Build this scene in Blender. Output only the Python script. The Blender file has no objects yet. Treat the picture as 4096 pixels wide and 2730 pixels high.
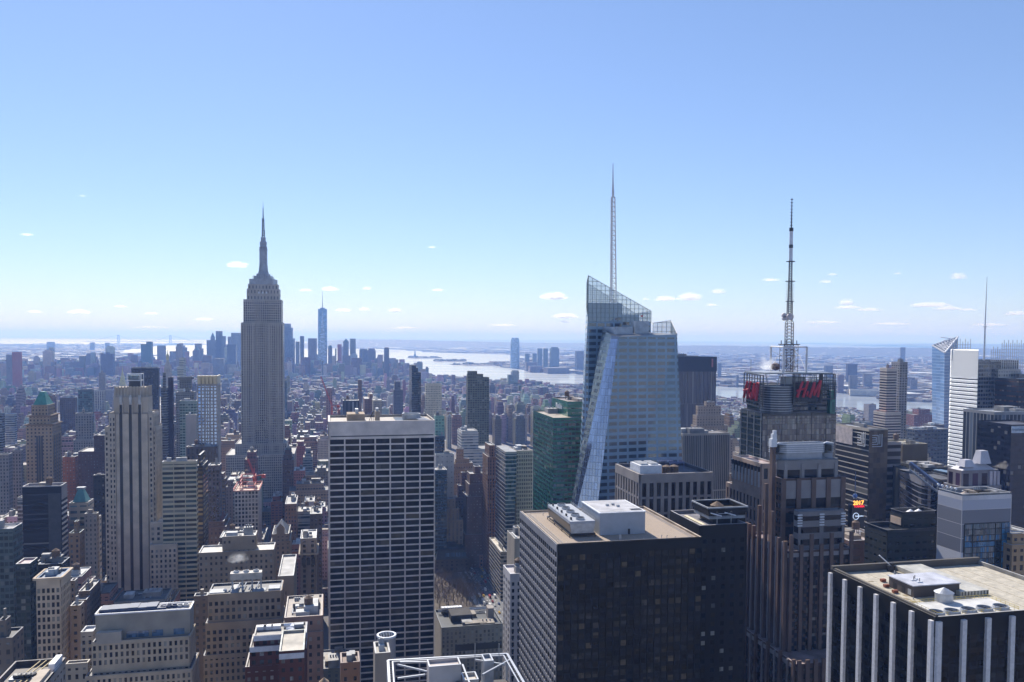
import bpy, math, random
import numpy as np
from mathutils import Vector, Matrix
R = math.radians
scene = bpy.context.scene
COL = scene.collection

# ------------------------------------------------------------------ camera
F_PX, PX0, PY0 = 3306.0, 2048.0, 1482.0        # focal length and principal point, photo pixels
TH, RO = math.atan(0.04), 0.0068               # pitch down, roll
CAM = Vector((0, 0, 260.0))
_f = Vector((0, math.cos(TH), -math.sin(TH))); _u = Vector((0, math.sin(TH), math.cos(TH))); _x = Vector((1, 0, 0))
CX = _x*math.cos(RO) + _u*math.sin(RO); CY = _u*math.cos(RO) - _x*math.sin(RO); CF = _f
cd = bpy.data.cameras.new('camera'); cam = bpy.data.objects.new('camera', cd); COL.objects.link(cam)
cd.sensor_width = 36; cd.lens = 36*F_PX/4096; cd.shift_y = (PY0-1365)/4096
cd.clip_start = 1; cd.clip_end = 400000
M = Matrix.Identity(4)
for i in range(3): M[i][0], M[i][1], M[i][2], M[i][3] = CX[i], CY[i], -CF[i], CAM[i]
cam.matrix_world = M; scene.camera = cam

# ------------------------------------------------------------------ world, sun, exposure
SUN_AZ, SUN_EL = -23.0, 42.0                   # degrees from +Y (left negative), elevation
w = bpy.data.worlds.new('World'); scene.world = w; w.use_nodes = True
nt = w.node_tree; bg = nt.nodes['Background']
sky = nt.nodes.new('ShaderNodeTexSky'); sky.sky_type = 'NISHITA'; sky.sun_disc = False
sky.sun_elevation = R(SUN_EL); sky.sun_rotation = R(SUN_AZ); sky.altitude = 100
sky.air_density = 1.0; sky.dust_density = 0.1; sky.ozone_density = 3.2
def _mul(src, c):
    x = nt.nodes.new('ShaderNodeMix'); x.data_type = 'RGBA'; x.blend_type = 'MULTIPLY'; x.inputs[0].default_value = 1; x.inputs[7].default_value = (*c, 1); nt.links.new(src, x.inputs[6]); return x.outputs[2]
gm = nt.nodes.new('ShaderNodeGamma'); gm.inputs[1].default_value = .8          # camera tone response of the sky, then white balance
nt.links.new(_mul(sky.outputs[0], (.1, .1, .1)), gm.inputs[0])
nt.links.new(_mul(gm.outputs[0], (6.9, 7.5, 9.3)), bg.inputs[0]); bg.inputs[1].default_value = 0.1
sd = bpy.data.lights.new('sun', 'SUN'); sd.energy = 4.6; sd.angle = R(0.53); sd.color = (1, .95, .88)
so = bpy.data.objects.new('sun', sd); COL.objects.link(so)
SDIR = Vector((math.sin(R(SUN_AZ))*math.cos(R(SUN_EL)), math.cos(R(SUN_AZ))*math.cos(R(SUN_EL)), math.sin(R(SUN_EL))))
so.rotation_euler = SDIR.to_track_quat('Z', 'Y').to_euler()
scene.view_settings.view_transform = 'Standard'; scene.view_settings.look = 'None'
scene.view_settings.gamma = 1; scene.view_settings.exposure = 0.46
cy = scene.cycles
cy.max_bounces = 6; cy.diffuse_bounces = 2; cy.glossy_bounces = 3; cy.transmission_bounces = 4
cy.transparent_max_bounces = 12; cy.volume_bounces = 5; cy.use_denoising = True
cy.caustics_reflective = False; cy.caustics_refractive = False

# ------------------------------------------------------------------ geometry helpers
def ray(px, py):
    a, b = (px-PX0)/F_PX, -(py-PY0)/F_PX
    return CF + CX*a + CY*b
def at(px, py, Y):                              # world point at depth Y seen at pixel
    d = ray(px, py); return CAM + d*(Y/d.y)
def on_z(px, py, z=0.0):
    d = ray(px, py); return CAM + d*((z-CAM.z)/d.z)
def proj(p):
    v = Vector(p)-CAM; k = v.dot(CF)
    return PX0+F_PX*v.dot(CX)/k, PY0-F_PX*v.dot(CY)/k
GA = R(12.6)                                    # street grid angle
def basis(a): return Vector((math.cos(a), math.sin(a), 0)), Vector((-math.sin(a), math.cos(a), 0))

def bisect(fn, lo, hi, n=50):
    flo = fn(lo)
    for _ in range(n):
        m = (lo+hi)/2; fm = fn(m)
        if (fm > 0) == (flo > 0): lo, flo = m, fm
        else: hi = m
    return (lo+hi)/2

class Rect:                                     # footprint in grid coordinates t (right) / s (away)
    def __init__(s_, t0, t1, s0, s1, ang=GA): s_.t0, s_.t1, s_.s0, s_.s1, s_.ang = t0, t1, s0, s1, ang
    def grow(r, l=0, rr=0, f=0, b=0): return Rect(r.t0-l, r.t1+rr, r.s0-f, r.s1+b, r.ang)
    def sub(r, a, b, c, d):                     # fractions
        T, S = r.t1-r.t0, r.s1-r.s0
        return Rect(r.t0+T*a, r.t0+T*b, r.s0+S*c, r.s0+S*d, r.ang)
    def pt(r, t, s, z=0):
        U, W = basis(r.ang); p = U*t+W*s; return Vector((p.x, p.y, z))
    def pts(r): return [r.pt(r.t0, r.s0), r.pt(r.t1, r.s0), r.pt(r.t1, r.s1), r.pt(r.t0, r.s1)]
    def center(r): return r.pt((r.t0+r.t1)/2, (r.s0+r.s1)/2)
    def poly(r, ch=0):
        if not ch: return r.pts()
        a, b, c, d = r.t0, r.t1, r.s0, r.s1
        return [r.pt(x, y) for x, y in ((a+ch, c), (b-ch, c), (b, c+ch), (b, d-ch), (b-ch, d), (a+ch, d), (a, d-ch), (a, c+ch))]

def dep_root(fn, depth):
    return depth if (fn(4) > 0) == (fn(75) > 0) else bisect(fn, 4, 75)

def solve(xl, xc, xr, y, Y, ang=GA, depth=30, side=None):
    """near corner at pixel (xc,y), depth Y. Right of the street vanishing point the side face spans xl..xc and the
    front xc..xr; left of it the front spans xl..xc and the side xc..xr."""
    P = at(xc, y, Y); U, W = basis(ang); t, s = P.dot(U), P.dot(W); z = P.z
    vp = PX0+F_PX*math.tan(-ang)
    right = xc > vp if side is None else side == 'R'
    def pxs(t_, s_): q = U*t_+W*s_; return proj((q.x, q.y, z))[0]
    if right:
        t1 = bisect(lambda k: pxs(k, s)-xr, t, t+400)
        s1 = s+(depth if xl is None else dep_root(lambda k: pxs(t, s+k)-xl, depth))
        return Rect(t, t1, s, s1, ang), z
    t0 = bisect(lambda k: pxs(k, s)-xl, t-400, t)
    s1 = s+(depth if xr is None else dep_root(lambda k: pxs(t, s+k)-xr, depth))
    return Rect(t0, t, s, s1, ang), z

# ------------------------------------------------------------------ materials
MATS = {}
def nodes_mat(name):
    m = bpy.data.materials.new(name); m.use_nodes = True
    n = m.node_tree; b = n.nodes['Principled BSDF']; MATS[name] = m
    return m, n, b
def N(n, typ, **kw):
    x = n.nodes.new(typ)
    for k, v in kw.items(): setattr(x, k, v)
    return x
def math_n(n, op, a, b=None, c=None):
    x = n.nodes.new('ShaderNodeMath'); x.operation = op
    for i, v in enumerate((a, b, c)):
        if v is None: continue
        if isinstance(v, (int, float)): x.inputs[i].default_value = v
        else: n.links.new(v, x.inputs[i])
    return x.outputs[0]
def mixc(n, fac, a, b, mode='MIX'):
    x = n.nodes.new('ShaderNodeMix'); x.data_type = 'RGBA'; x.blend_type = mode
    for s_, v in ((x.inputs[0], fac), (x.inputs[6], a), (x.inputs[7], b)):
        if isinstance(v, (int, float)): s_.default_value = v
        elif isinstance(v, tuple): s_.default_value = (*v[:3], 1)
        else: n.links.new(v, s_)
    return x.outputs[2]
def simple(name, col, rough=.8, metal=0, var=.25, scale=.3, spec=.5, bump=0):
    """plain surface with weathering noise (metres)"""
    m, n, b = nodes_mat(name)
    g = N(n, 'ShaderNodeNewGeometry')
    t = N(n, 'ShaderNodeTexNoise'); t.inputs['Scale'].default_value = scale; t.inputs['Detail'].default_value = 5
    n.links.new(g.outputs['Position'], t.inputs['Vector'])
    r = N(n, 'ShaderNodeMapRange'); r.inputs[1].default_value = .3; r.inputs[2].default_value = .7
    r.inputs[3].default_value = 1-var; r.inputs[4].default_value = 1+var
    n.links.new(t.outputs[0], r.inputs[0])
    v = N(n, 'ShaderNodeVectorMath', operation='SCALE'); v.inputs[0].default_value = col[:3]
    n.links.new(r.outputs[0], v.inputs['Scale']); n.links.new(v.outputs[0], b.inputs['Base Color'])
    b.inputs['Roughness'].default_value = rough; b.inputs['Metallic'].default_value = metal
    b.inputs['Specular IOR Level'].default_value = spec
    return m

def facade_mat(name='facade', wr=.8, wsp=.25, amp=1.6, base=.35, bl=.93, tilt=.05, met=0.0):
    m, n, b = nodes_mat(name); L = n.links.new
    uv = N(n, 'ShaderNodeUVMap', uv_map='UV'); s = N(n, 'ShaderNodeSeparateXYZ'); L(uv.outputs[0], s.inputs[0])
    def attr(a):
        x = N(n, 'ShaderNodeAttribute', attribute_name=a, attribute_type='GEOMETRY'); return x
    wc, gc, pp, ff = attr('wc'), attr('gc'), attr('pp'), attr('ff')
    sp = N(n, 'ShaderNodeSeparateXYZ'); L(pp.outputs['Vector'], sp.inputs[0])
    sf = N(n, 'ShaderNodeSeparateXYZ'); L(ff.outputs['Vector'], sf.inputs[0])
    cu = math_n(n, 'DIVIDE', s.outputs[0], sp.outputs[0]); cv = math_n(n, 'DIVIDE', s.outputs[1], sp.outputs[1])
    fu, fv = math_n(n, 'FRACT', cu), math_n(n, 'FRACT', cv)
    iu, iv = math_n(n, 'FLOOR', cu), math_n(n, 'FLOOR', cv)
    hu = math_n(n, 'ABSOLUTE', math_n(n, 'SUBTRACT', fu, .5)); hv = math_n(n, 'ABSOLUTE', math_n(n, 'SUBTRACT', fv, .5))
    mu = math_n(n, 'LESS_THAN', hu, math_n(n, 'MULTIPLY', sf.outputs[0], .5))
    mv = math_n(n, 'LESS_THAN', hv, math_n(n, 'MULTIPLY', sf.outputs[1], .5))
    top = math_n(n, 'GREATER_THAN', s.outputs[1], 2.2)
    mask = math_n(n, 'MULTIPLY', math_n(n, 'MULTIPLY', mu, mv), top)
    comb = N(n, 'ShaderNodeCombineXYZ'); L(iu, comb.inputs[0]); L(iv, comb.inputs[1]); L(sp.outputs[2], comb.inputs[2])
    wn = N(n, 'ShaderNodeTexWhiteNoise', noise_dimensions='3D'); L(comb.outputs[0], wn.inputs[0])
    rnd = wn.outputs['Value']
    # floor-scale variation of the glass (reflections of different things) and window blinds
    gl = N(n, 'ShaderNodeVectorMath', operation='SCALE'); L(gc.outputs['Vector'], gl.inputs[0])
    L(math_n(n, 'ADD', math_n(n, 'MULTIPLY', math_n(n, 'POWER', rnd, 2), amp), base), gl.inputs['Scale'])
    blind = math_n(n, 'MULTIPLY', math_n(n, 'GREATER_THAN', rnd, bl), .55)
    glass = mixc(n, blind, gl.outputs[0], (.30, .28, .24))
    geo = N(n, 'ShaderNodeNewGeometry')
    t = N(n, 'ShaderNodeTexNoise'); t.inputs['Scale'].default_value = .06; t.inputs['Detail'].default_value = 6
    t.inputs['Roughness'].default_value = .65
    mp = N(n, 'ShaderNodeMapping'); mp.inputs['Scale'].default_value = (1, 1, .35); L(geo.outputs['Position'], mp.inputs[0]); L(mp.outputs[0], t.inputs['Vector'])
    r = N(n, 'ShaderNodeMapRange'); r.inputs[1].default_value = .3; r.inputs[2].default_value = .7; r.inputs[3].default_value = .78; r.inputs[4].default_value = 1.18
    L(t.outputs[0], r.inputs[0])
    wl = N(n, 'ShaderNodeVectorMath', operation='SCALE'); L(wc.outputs['Vector'], wl.inputs[0]); L(r.outputs[0], wl.inputs['Scale'])
    L(mixc(n, mask, wl.outputs[0], glass), b.inputs['Base Color'])
    rough = math_n(n, 'SUBTRACT', wr, math_n(n, 'MULTIPLY', mask, wr-.1)); L(rough, b.inputs['Roughness'])
    L(math_n(n, 'ADD', wsp, math_n(n, 'MULTIPLY', mask, sf.outputs[2])), b.inputs['Specular IOR Level'])
    if met: L(math_n(n, 'MULTIPLY', mask, met), b.inputs['Metallic'])
    # every pane hangs a little out of true, and the opening is recessed
    vs = N(n, 'ShaderNodeVectorMath', operation='SUBTRACT'); L(wn.outputs['Color'], vs.inputs[0]); vs.inputs[1].default_value = (.5, .5, .5)
    v2 = N(n, 'ShaderNodeVectorMath', operation='SCALE'); L(vs.outputs[0], v2.inputs[0]); L(math_n(n, 'MULTIPLY', mask, tilt), v2.inputs['Scale'])
    va = N(n, 'ShaderNodeVectorMath', operation='ADD'); L(geo.outputs['Normal'], va.inputs[0]); L(v2.outputs[0], va.inputs[1])
    vn = N(n, 'ShaderNodeVectorMath', operation='NORMALIZE'); L(va.outputs[0], vn.inputs[0]); L(vn.outputs[0], b.inputs['Normal'])
    return m
FAC = facade_mat(); FACG = facade_mat('curtain_wall', .22, .8); FACS = facade_mat('smooth_curtain_wall', .3, .8, .35, .82, 2, .015, .0); FACM = facade_mat('mirror_curtain_wall', .4, .6, .3, .85, 2, .02, .85)

def roof_mat():
    m, n, b = nodes_mat('roofing'); L = n.links.new
    a = N(n, 'ShaderNodeAttribute', attribute_name='wc', attribute_type='GEOMETRY')
    g = N(n, 'ShaderNodeNewGeometry'); t = N(n, 'ShaderNodeTexNoise'); t.inputs['Scale'].default_value = .15; t.inputs['Detail'].default_value = 7
    L(g.outputs['Position'], t.inputs['Vector'])
    r = N(n, 'ShaderNodeMapRange'); r.inputs[1].default_value = .3; r.inputs[2].default_value = .7; r.inputs[3].default_value = .5; r.inputs[4].default_value = 1.15
    L(t.outputs[0], r.inputs[0])
    v = N(n, 'ShaderNodeVectorMath', operation='SCALE'); L(a.outputs['Vector'], v.inputs[0]); L(r.outputs[0], v.inputs['Scale']); L(v.outputs[0], b.inputs['Base Color'])
    b.inputs['Roughness'].default_value = .6; b.inputs['Specular IOR Level'].default_value = .4
    return m
ROOF = roof_mat()

def glass_mat(name, col, rough=.06, spec=.8, tilt=.02, cell=(1.5, 1.5, 3.9), metal=0.0):
    """curtain-wall glass: dark body, mirror-like skin, each pane slightly out of true"""
    m, n, b = nodes_mat(name); L = n.links.new
    g = N(n, 'ShaderNodeNewGeometry'); sn = N(n, 'ShaderNodeVectorMath', operation='SNAP'); L(g.outputs['Position'], sn.inputs[0]); sn.inputs[1].default_value = cell
    wn = N(n, 'ShaderNodeTexWhiteNoise', noise_dimensions='3D'); L(sn.outputs[0], wn.inputs[0])
    sc = N(n, 'ShaderNodeVectorMath', operation='SCALE'); sc.inputs[0].default_value = col[:3]
    L(math_n(n, 'ADD', math_n(n, 'MULTIPLY', wn.outputs['Value'], .9), .55), sc.inputs['Scale']); L(sc.outputs[0], b.inputs['Base Color'])
    vs = N(n, 'ShaderNodeVectorMath', operation='SUBTRACT'); L(wn.outputs['Color'], vs.inputs[0]); vs.inputs[1].default_value = (.5, .5, .5)
    v2 = N(n, 'ShaderNodeVectorMath', operation='SCALE'); L(vs.outputs[0], v2.inputs[0]); v2.inputs['Scale'].default_value = tilt
    va = N(n, 'ShaderNodeVectorMath', operation='ADD'); L(g.outputs['Normal'], va.inputs[0]); L(v2.outputs[0], va.inputs[1])
    vn = N(n, 'ShaderNodeVectorMath', operation='NORMALIZE'); L(va.outputs[0], vn.inputs[0]); L(vn.outputs[0], b.inputs['Normal'])
    b.inputs['Roughness'].default_value = rough; b.inputs['Specular IOR Level'].default_value = spec; b.inputs['Metallic'].default_value = metal
    return m

# ------------------------------------------------------------------ mesh builder
class MB:
    def __init__(s): s.v = []; s.f = []; s.uv = []; s.mi = []; s.at = []; s.mats = []
    def mat(s, m):
        if m not in s.mats: s.mats.append(m)
        return s.mats.index(m)
    def face(s, pts, m, uvs=None, a=None):
        i = len(s.v); s.v.extend([tuple(p) for p in pts]); s.f.append(tuple(range(i, i+len(pts))))
        s.uv.extend(uvs if uvs else [(0, 0)]*len(pts)); s.mi.append(s.mat(m)); s.at.append(a)
    def prism(s, poly, z0, z1, m, mtop=None, st=None, top=None, poly1=None, a=None, ztop=None, cap=True):
        """vertical (or tapering to poly1) prism; uv in metres, v measured down from the top"""
        n = len(poly); P1 = poly1 or poly
        for i in range(n):
            p, q = poly[i], poly[(i+1) % n]; p1, q1 = P1[i], P1[(i+1) % n]
            Lw = math.hypot(q[0]-p[0], q[1]-p[1]); aa = a
            if st:
                nx = max(1, round(Lw/st[0])); aa = (st[2], st[3], (Lw/nx, st[1], st[6] if len(st) > 6 else 0.), (st[4], st[5], st[7] if len(st) > 7 else .9))
            zt = z1 if ztop is None else ztop
            s.face([(p[0], p[1], z0), (q[0], q[1], z0), (q1[0], q1[1], z1), (p1[0], p1[1], z1)], m,
                   [(0, zt-z0), (Lw, zt-z0), (Lw, zt-z1), (0, zt-z1)], aa)
        if cap: s.face([(p[0], p[1], z1) for p in P1], mtop or m, None, (top or (st[2] if st else (.3, .3, .3)),)+((.1, .1, .1), (3, 3, 0), (0, 0, 0)) if (top or st) else a)
    def box(s, o, U, W, u0, u1, w0, w1, z0, z1, m, a=None):
        """oriented box, closed"""
        o = Vector(o); c = []
        for z in (z0, z1):
            for u, w_ in ((u0, w0), (u1, w0), (u1, w1), (u0, w1)):
                p = o+U*u+W*w_; c.append((p.x, p.y, o.z+z))
        for f in ((0, 1, 5, 4), (1, 2, 6, 5), (2, 3, 7, 6), (3, 0, 4, 7), (4, 5, 6, 7), (3, 2, 1, 0)):
            s.face([c[k] for k in f], m, None, a)
    def bar(s, p, q, r, m, n=6, r2=None, a=None):
        p, q = Vector(p), Vector(q); d = (q-p).normalized(); e = d.orthogonal().normalized(); g = d.cross(e); r2 = r if r2 is None else r2
        A = [p+(e*math.cos(2*math.pi*k/n)+g*math.sin(2*math.pi*k/n))*r for k in range(n)]
        B = [q+(e*math.cos(2*math.pi*k/n)+g*math.sin(2*math.pi*k/n))*r2 for k in range(n)]
        for k in range(n): s.face([A[k], A[(k+1) % n], B[(k+1) % n], B[k]], m, None, a)
        s.face(B, m, None, a); s.face(A[::-1], m, None, a)
    def lathe(s, c, prof, m, n=16, a=None):
        """prof: list of (radius, z)"""
        for i in range(len(prof)-1):
            (r0, z0), (r1, z1) = prof[i], prof[i+1]
            for k in range(n):
                a0, a1 = 2*math.pi*k/n, 2*math.pi*(k+1)/n
                P = [(c[0]+r0*math.cos(a0), c[1]+r0*math.sin(a0), z0), (c[0]+r0*math.cos(a1), c[1]+r0*math.sin(a1), z0),
                     (c[0]+r1*math.cos(a1), c[1]+r1*math.sin(a1), z1), (c[0]+r1*math.cos(a0), c[1]+r1*math.sin(a0), z1)]
                if r1 < 1e-4: P = P[:3]
                elif r0 < 1e-4: P = [P[0], P[2], P[3]]
                s.face(P, m, None, a)
    def mesh(s, name, off=(0, 0, 0)):
        me = bpy.data.meshes.new(name)
        ox, oy, oz = off
        nv = len(s.v); va = np.array(s.v, dtype=np.float32).reshape(-1, 3)-np.array([ox, oy, oz], dtype=np.float32)
        me.from_pydata(va.tolist(), [], s.f)
        uvl = me.uv_layers.new(name='UV'); uvl.data.foreach_set('uv', np.array(s.uv, dtype=np.float32).ravel())
        me.polygons.foreach_set('material_index', np.array(s.mi, dtype=np.int32))
        for m in s.mats: me.materials.append(m)
        if any(x is not None for x in s.at):
            D = ((.3, .3, .3), (.05, .05, .06), (3, 3.5, 0), (.5, .5, .5))
            for k, nm in enumerate(('wc', 'gc', 'pp', 'ff')):
                at_ = me.attributes.new(nm, 'FLOAT_VECTOR', 'FACE')
                at_.data.foreach_set('vector', np.array([(x[k] if x is not None else D[k]) for x in s.at], dtype=np.float32).ravel())
        me.validate(); me.update()
        return me

def link(name, me, parent=None, loc=(0, 0, 0)):
    o = bpy.data.objects.new(name, me); COL.objects.link(o); o.location = loc
    if parent is not None: o.parent = parent
    return o
def tag(o, label=None, cat=None, group=None, kind=None):
    if label: o['label'] = label
    if cat: o['category'] = cat
    if group: o['group'] = group
    if kind: o['kind'] = kind
    return o

OCC = []                                        # occluders and footprints of everything placed: (polygon, ztop)
class Bd:
    """one building: an Empty at its base, parts as children"""
    def __init__(s, name, label, cat, base, group=None, occ=None):
        s.base = Vector((base[0], base[1], 0)); s.root = link(name, None, None, s.base)
        tag(s.root, label, cat, group); s.win = []
    def part(s, name, mb, label=None, parent=None, kind=None):
        if not mb.f: return None
        o = link(name, mb.mesh(name, s.base), parent or s.root)
        if label: o['label'] = label
        if kind: o['kind'] = kind
        return o

def warm(c): return (min(.8, c[0]*1.12), c[1]*1.02, c[2]*.88)   # masonry tones as seen in open shade
# style: (pitch_x, pitch_y, wall rgb, glass rgb, frac_x, frac_y, seed, glass spec)
def st(px, py, wc, gc=(.035, .045, .06), fx=.5, fy=.5, spec=.3): return (px, py, warm(wc), gc, fx, fy, random.random()*50, spec)
random.seed(7)
HAZE_D = 0.00008
EXTRA_SCREENS = [(1741, 2010, 700, 2420)]
# ------------------------------------------------------------------ water, land, far things
def water_mat():
    """calm water mirrors the low sky, ruffled water catches the sun: two lobes mixed by wind streaks"""
    m, n, b = nodes_mat('water'); L = n.links.new
    b.inputs['Base Color'].default_value = (.20, .22, .23, 1); b.inputs['Roughness'].default_value = .6; b.inputs['IOR'].default_value = 2.0; b.inputs['Specular IOR Level'].default_value = .6
    b2 = N(n, 'ShaderNodeBsdfPrincipled'); b2.inputs['Base Color'].default_value = (.20, .22, .23, 1); b2.inputs['Roughness'].default_value = .09; b2.inputs['IOR'].default_value = 1.33; b2.inputs['Specular IOR Level'].default_value = .8
    g = N(n, 'ShaderNodeNewGeometry'); mp = N(n, 'ShaderNodeMapping'); mp.inputs['Scale'].default_value = (.0006, .004, 1); L(g.outputs['Position'], mp.inputs[0])
    t = N(n, 'ShaderNodeTexNoise'); t.inputs['Scale'].default_value = 1; t.inputs['Detail'].default_value = 7; L(mp.outputs[0], t.inputs['Vector'])
    r = N(n, 'ShaderNodeMapRange'); r.inputs[1].default_value = .35; r.inputs[2].default_value = .65; r.inputs[3].default_value = .12; r.inputs[4].default_value = .6; L(t.outputs[0], r.inputs[0])
    mx = N(n, 'ShaderNodeMixShader'); L(r.outputs[0], mx.inputs[0]); L(b.outputs[0], mx.inputs[1]); L(b2.outputs[0], mx.inputs[2]); L(mx.outputs[0], n.nodes['Material Output'].inputs['Surface'])
    return m
WATER = water_mat()
def land_mat(name, c1, c2, bright=.06):
    m, n, b = nodes_mat(name); L = n.links.new
    g = N(n, 'ShaderNodeNewGeometry')
    vo = N(n, 'ShaderNodeTexVoronoi'); vo.inputs['Scale'].default_value = .022; L(g.outputs['Position'], vo.inputs['Vector'])
    wn = N(n, 'ShaderNodeTexWhiteNoise', noise_dimensions='3D'); L(vo.outputs['Color'], wn.inputs[0])
    no = N(n, 'ShaderNodeTexNoise'); no.inputs['Scale'].default_value = .0008; no.inputs['Detail'].default_value = 8; L(g.outputs['Position'], no.inputs['Vector'])
    rr = N(n, 'ShaderNodeMapRange'); rr.inputs[1].default_value = .4; rr.inputs[2].default_value = .6; L(no.outputs[0], rr.inputs[0])
    c = mixc(n, rr.outputs[0], c1, c2)
    c = mixc(n, math_n(n, 'MULTIPLY', wn.outputs['Value'], .5), c, (.10, .085, .08))
    c = mixc(n, math_n(n, 'GREATER_THAN', wn.outputs['Value'], 1-bright), c, (.6, .6, .58))
    L(c, b.inputs['Base Color']); b.inputs['Roughness'].default_value = .8
    return m
LAND = land_mat('city_land', (.10, .085, .08), (.16, .13, .12))
HILL = land_mat('hill_land', (.025, .025, .028), (.04, .036, .034), .01)
ASPH = simple('asphalt', (.10, .10, .105), .75, var=.3, scale=.05)

def sheet(name, poly, z, m, thick=0, cat=None):
    me = bpy.data.meshes.new(name)
    if thick:
        mb = MB(); mb.prism([(p[0], p[1]) for p in poly], z-thick, z, m); me = mb.mesh(name)
    else:
        me.from_pydata([(p[0], p[1], z) for p in poly], [], [tuple(range(len(poly)))]); me.materials.append(m)
    o = link(name, me); o['kind'] = 'structure'; return o
def pxpoly(pts, z=2.0): return [on_z(x, y, z) for x, y in pts]

BIG = 150000
sheet('water', [(-BIG, -3000), (BIG, -3000), (BIG, BIG), (-BIG, BIG)], 0, WATER)
# Manhattan: west shore traced from the picture, then the near edge behind the camera
west = [(3760, 1662), (3500, 1657), (3343, 1650), (3120, 1630), (2960, 1608), (2860, 1600), (2600, 1570), (2420, 1552), (2325, 1548), (2191, 1550), (2060, 1538),
        (1977, 1533), (1865, 1529), (1767, 1521), (1700, 1512), (1640, 1500), (1602, 1488), (1565, 1484), (1500, 1478), (1400, 1472), (1250, 1470), (1050, 1468), (900, 1468), (700, 1470), (560, 1476), (300, 1486)]
wp = pxpoly(west)
man = [(4600, -1500), (3600, 1500)] + [(p.x, p.y) for p in wp] + [(-5200, 4600), (-3200, 2500), (-1800, -1500)]
MAN = man
sheet('manhattan_ground', man[::-1], 2, LAND, 2.5)
bk = pxpoly([(-900, 1374), (-300, 1377), (120, 1379), (380, 1380), (560, 1377), (700, 1372), (815, 1375), (812, 1380), (640, 1383), (560, 1392), (480, 1400), (440, 1406), (462, 1411), (560, 1420), (600, 1424), (475, 1432), (440, 1441), (462, 1452), (470, 1464), (560, 1467), (420, 1478), (250, 1484), (0, 1490), (-900, 1500)])
sheet('brooklyn_ground', bk, 2, LAND, 2.5)
# pale inlets and basins on the left
def strip(x0, x1, y0, y1):
    sheet('water', pxpoly([(x0, (y0+y1)/2), (x0+(x1-x0)*.15, y0+.5), (x1-(x1-x0)*.1, y0), (x1, (y0+y1)/2), (x1-(x1-x0)*.2, y1), (x0+(x1-x0)*.2, y1)][::-1], 3.5), 3.5, WATER)
for a in ((232, 340, 1413.5, 1420), (300, 410, 1405, 1409), (360, 395, 1399, 1402.5), (246, 322, 1463, 1468.5), (326, 345, 1471, 1475), (280, 403, 1443, 1447), (210, 245, 1481, 1485), (340, 470, 1430, 1434), (500, 560, 1405, 1411)): strip(*a)
# Staten Island and New Jersey
nj = [(1190, 1361), (1300, 1371), (1330, 1387), (1385, 1393), (1450, 1395), (1540, 1396), (1640, 1399), (1690, 1403), (1760, 1410), (1900, 1414), (2035, 1418), (2090, 1423), (2118, 1432), (2090, 1441), (2040, 1446), (1985, 1452), (1990, 1462), (2030, 1469), (2110, 1481), (2170, 1489), (2300, 1493), (2420, 1503), (2600, 1522), (2716, 1533), (2870, 1542), (2970, 1548), (3110, 1551), (3341, 1562), (3440, 1580), (3516, 1590), (3633, 1603), (3724, 1606), (3900, 1615), (4300, 1640), (5200, 1680)]
njp = pxpoly(nj)
sheet('new_jersey_ground', [(-BIG*.0-12000, 46000), (njp[0].x, njp[0].y)]+[(p.x, p.y) for p in njp]+[(BIG, 6000), (BIG, BIG-500), (-12000, BIG-500)], 2, LAND, 2.5)
sheet('far_shore', [(-BIG+10, 46000), (-12000.5, 46000), (-12000.5, BIG-500), (-BIG+10, BIG-500)], 2, HILL, 2.5)
for a in ((2716, 3100, 1406.5, 1414), (3060, 3420, 1427, 1435), (3400, 3740, 1428, 1440), (3100, 3900, 1414, 1418), (1720, 1790, 1399, 1402), (1500, 1600, 1404, 1407)): strip(*a)

def hill(name, path, z0=0, wid=4000, mat=None, jit=1.0):
    """ridge: path of (px, py_top, depth); a rounded ridge standing on the land"""
    mb = MB(); pts = []
    rnd = random.Random(len(path))
    for i in range(len(path)-1):
        (x0, y0, d0), (x1, y1, d1) = path[i], path[i+1]; k = max(2, int(abs(x1-x0)/25))
        for j in range(k):
            t = j/k; pts.append(at(x0+(x1-x0)*t, y0+(y1-y0)*t+rnd.uniform(-jit, jit), d0+(d1-d0)*t))
    pts.append(at(*path[-1]))
    rows = []
    for off, hh in ((-1, 0), (-.55, .55), (-.2, .9), (0, 1), (.3, .85), (1, 0)):
        rows.append([(p.x, p.y+off*wid, max(2.5, z0+(p.z-z0)*hh)) for p in pts])
    for r0, r1 in zip(rows, rows[1:]):
        for i in range(len(pts)-1): mb.face([r0[i], r0[i+1], r1[i+1], r1[i]], mat or HILL)
    o = link(name, mb.mesh(name)); o['kind'] = 'structure'
    for p in o.data.polygons: p.use_smooth = True
hill('hills', [(1250, 1370, 19500), (1330, 1363, 19500), (1420, 1358, 20000), (1560, 1359, 20500), (1700, 1362.5, 21000), (1900, 1367, 21500), (2100, 1371, 22000), (2400, 1374, 23000)], wid=2400, jit=.5)
hill('hills', [(-200, 1348, 60000), (200, 1347, 60000), (500, 1349, 60000), (1100, 1349.5, 60000), (1400, 1355, 60000)], wid=9000, jit=.6)
hill('hills', [(1300, 1357, 50000), (1800, 1360, 50000), (2400, 1363, 50000), (3000, 1370, 50000), (3350, 1372, 48000), (3560, 1379, 45000)], wid=8000, jit=.5)
hill('hills', [(3250, 1373, 42000), (3520, 1378, 36000), (3580, 1381, 30000), (3630, 1376, 30000), (3750, 1375.5, 30000), (3950, 1377, 30000), (4200, 1379, 30000), (4700, 1381, 32000)], wid=5000, jit=.6)
hill('hills', [(2500, 1381, 17000), (2900, 1384, 16000), (3300, 1390, 15000), (3800, 1394, 15000), (4300, 1398, 15000)], wid=2500, jit=1.2)

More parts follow.
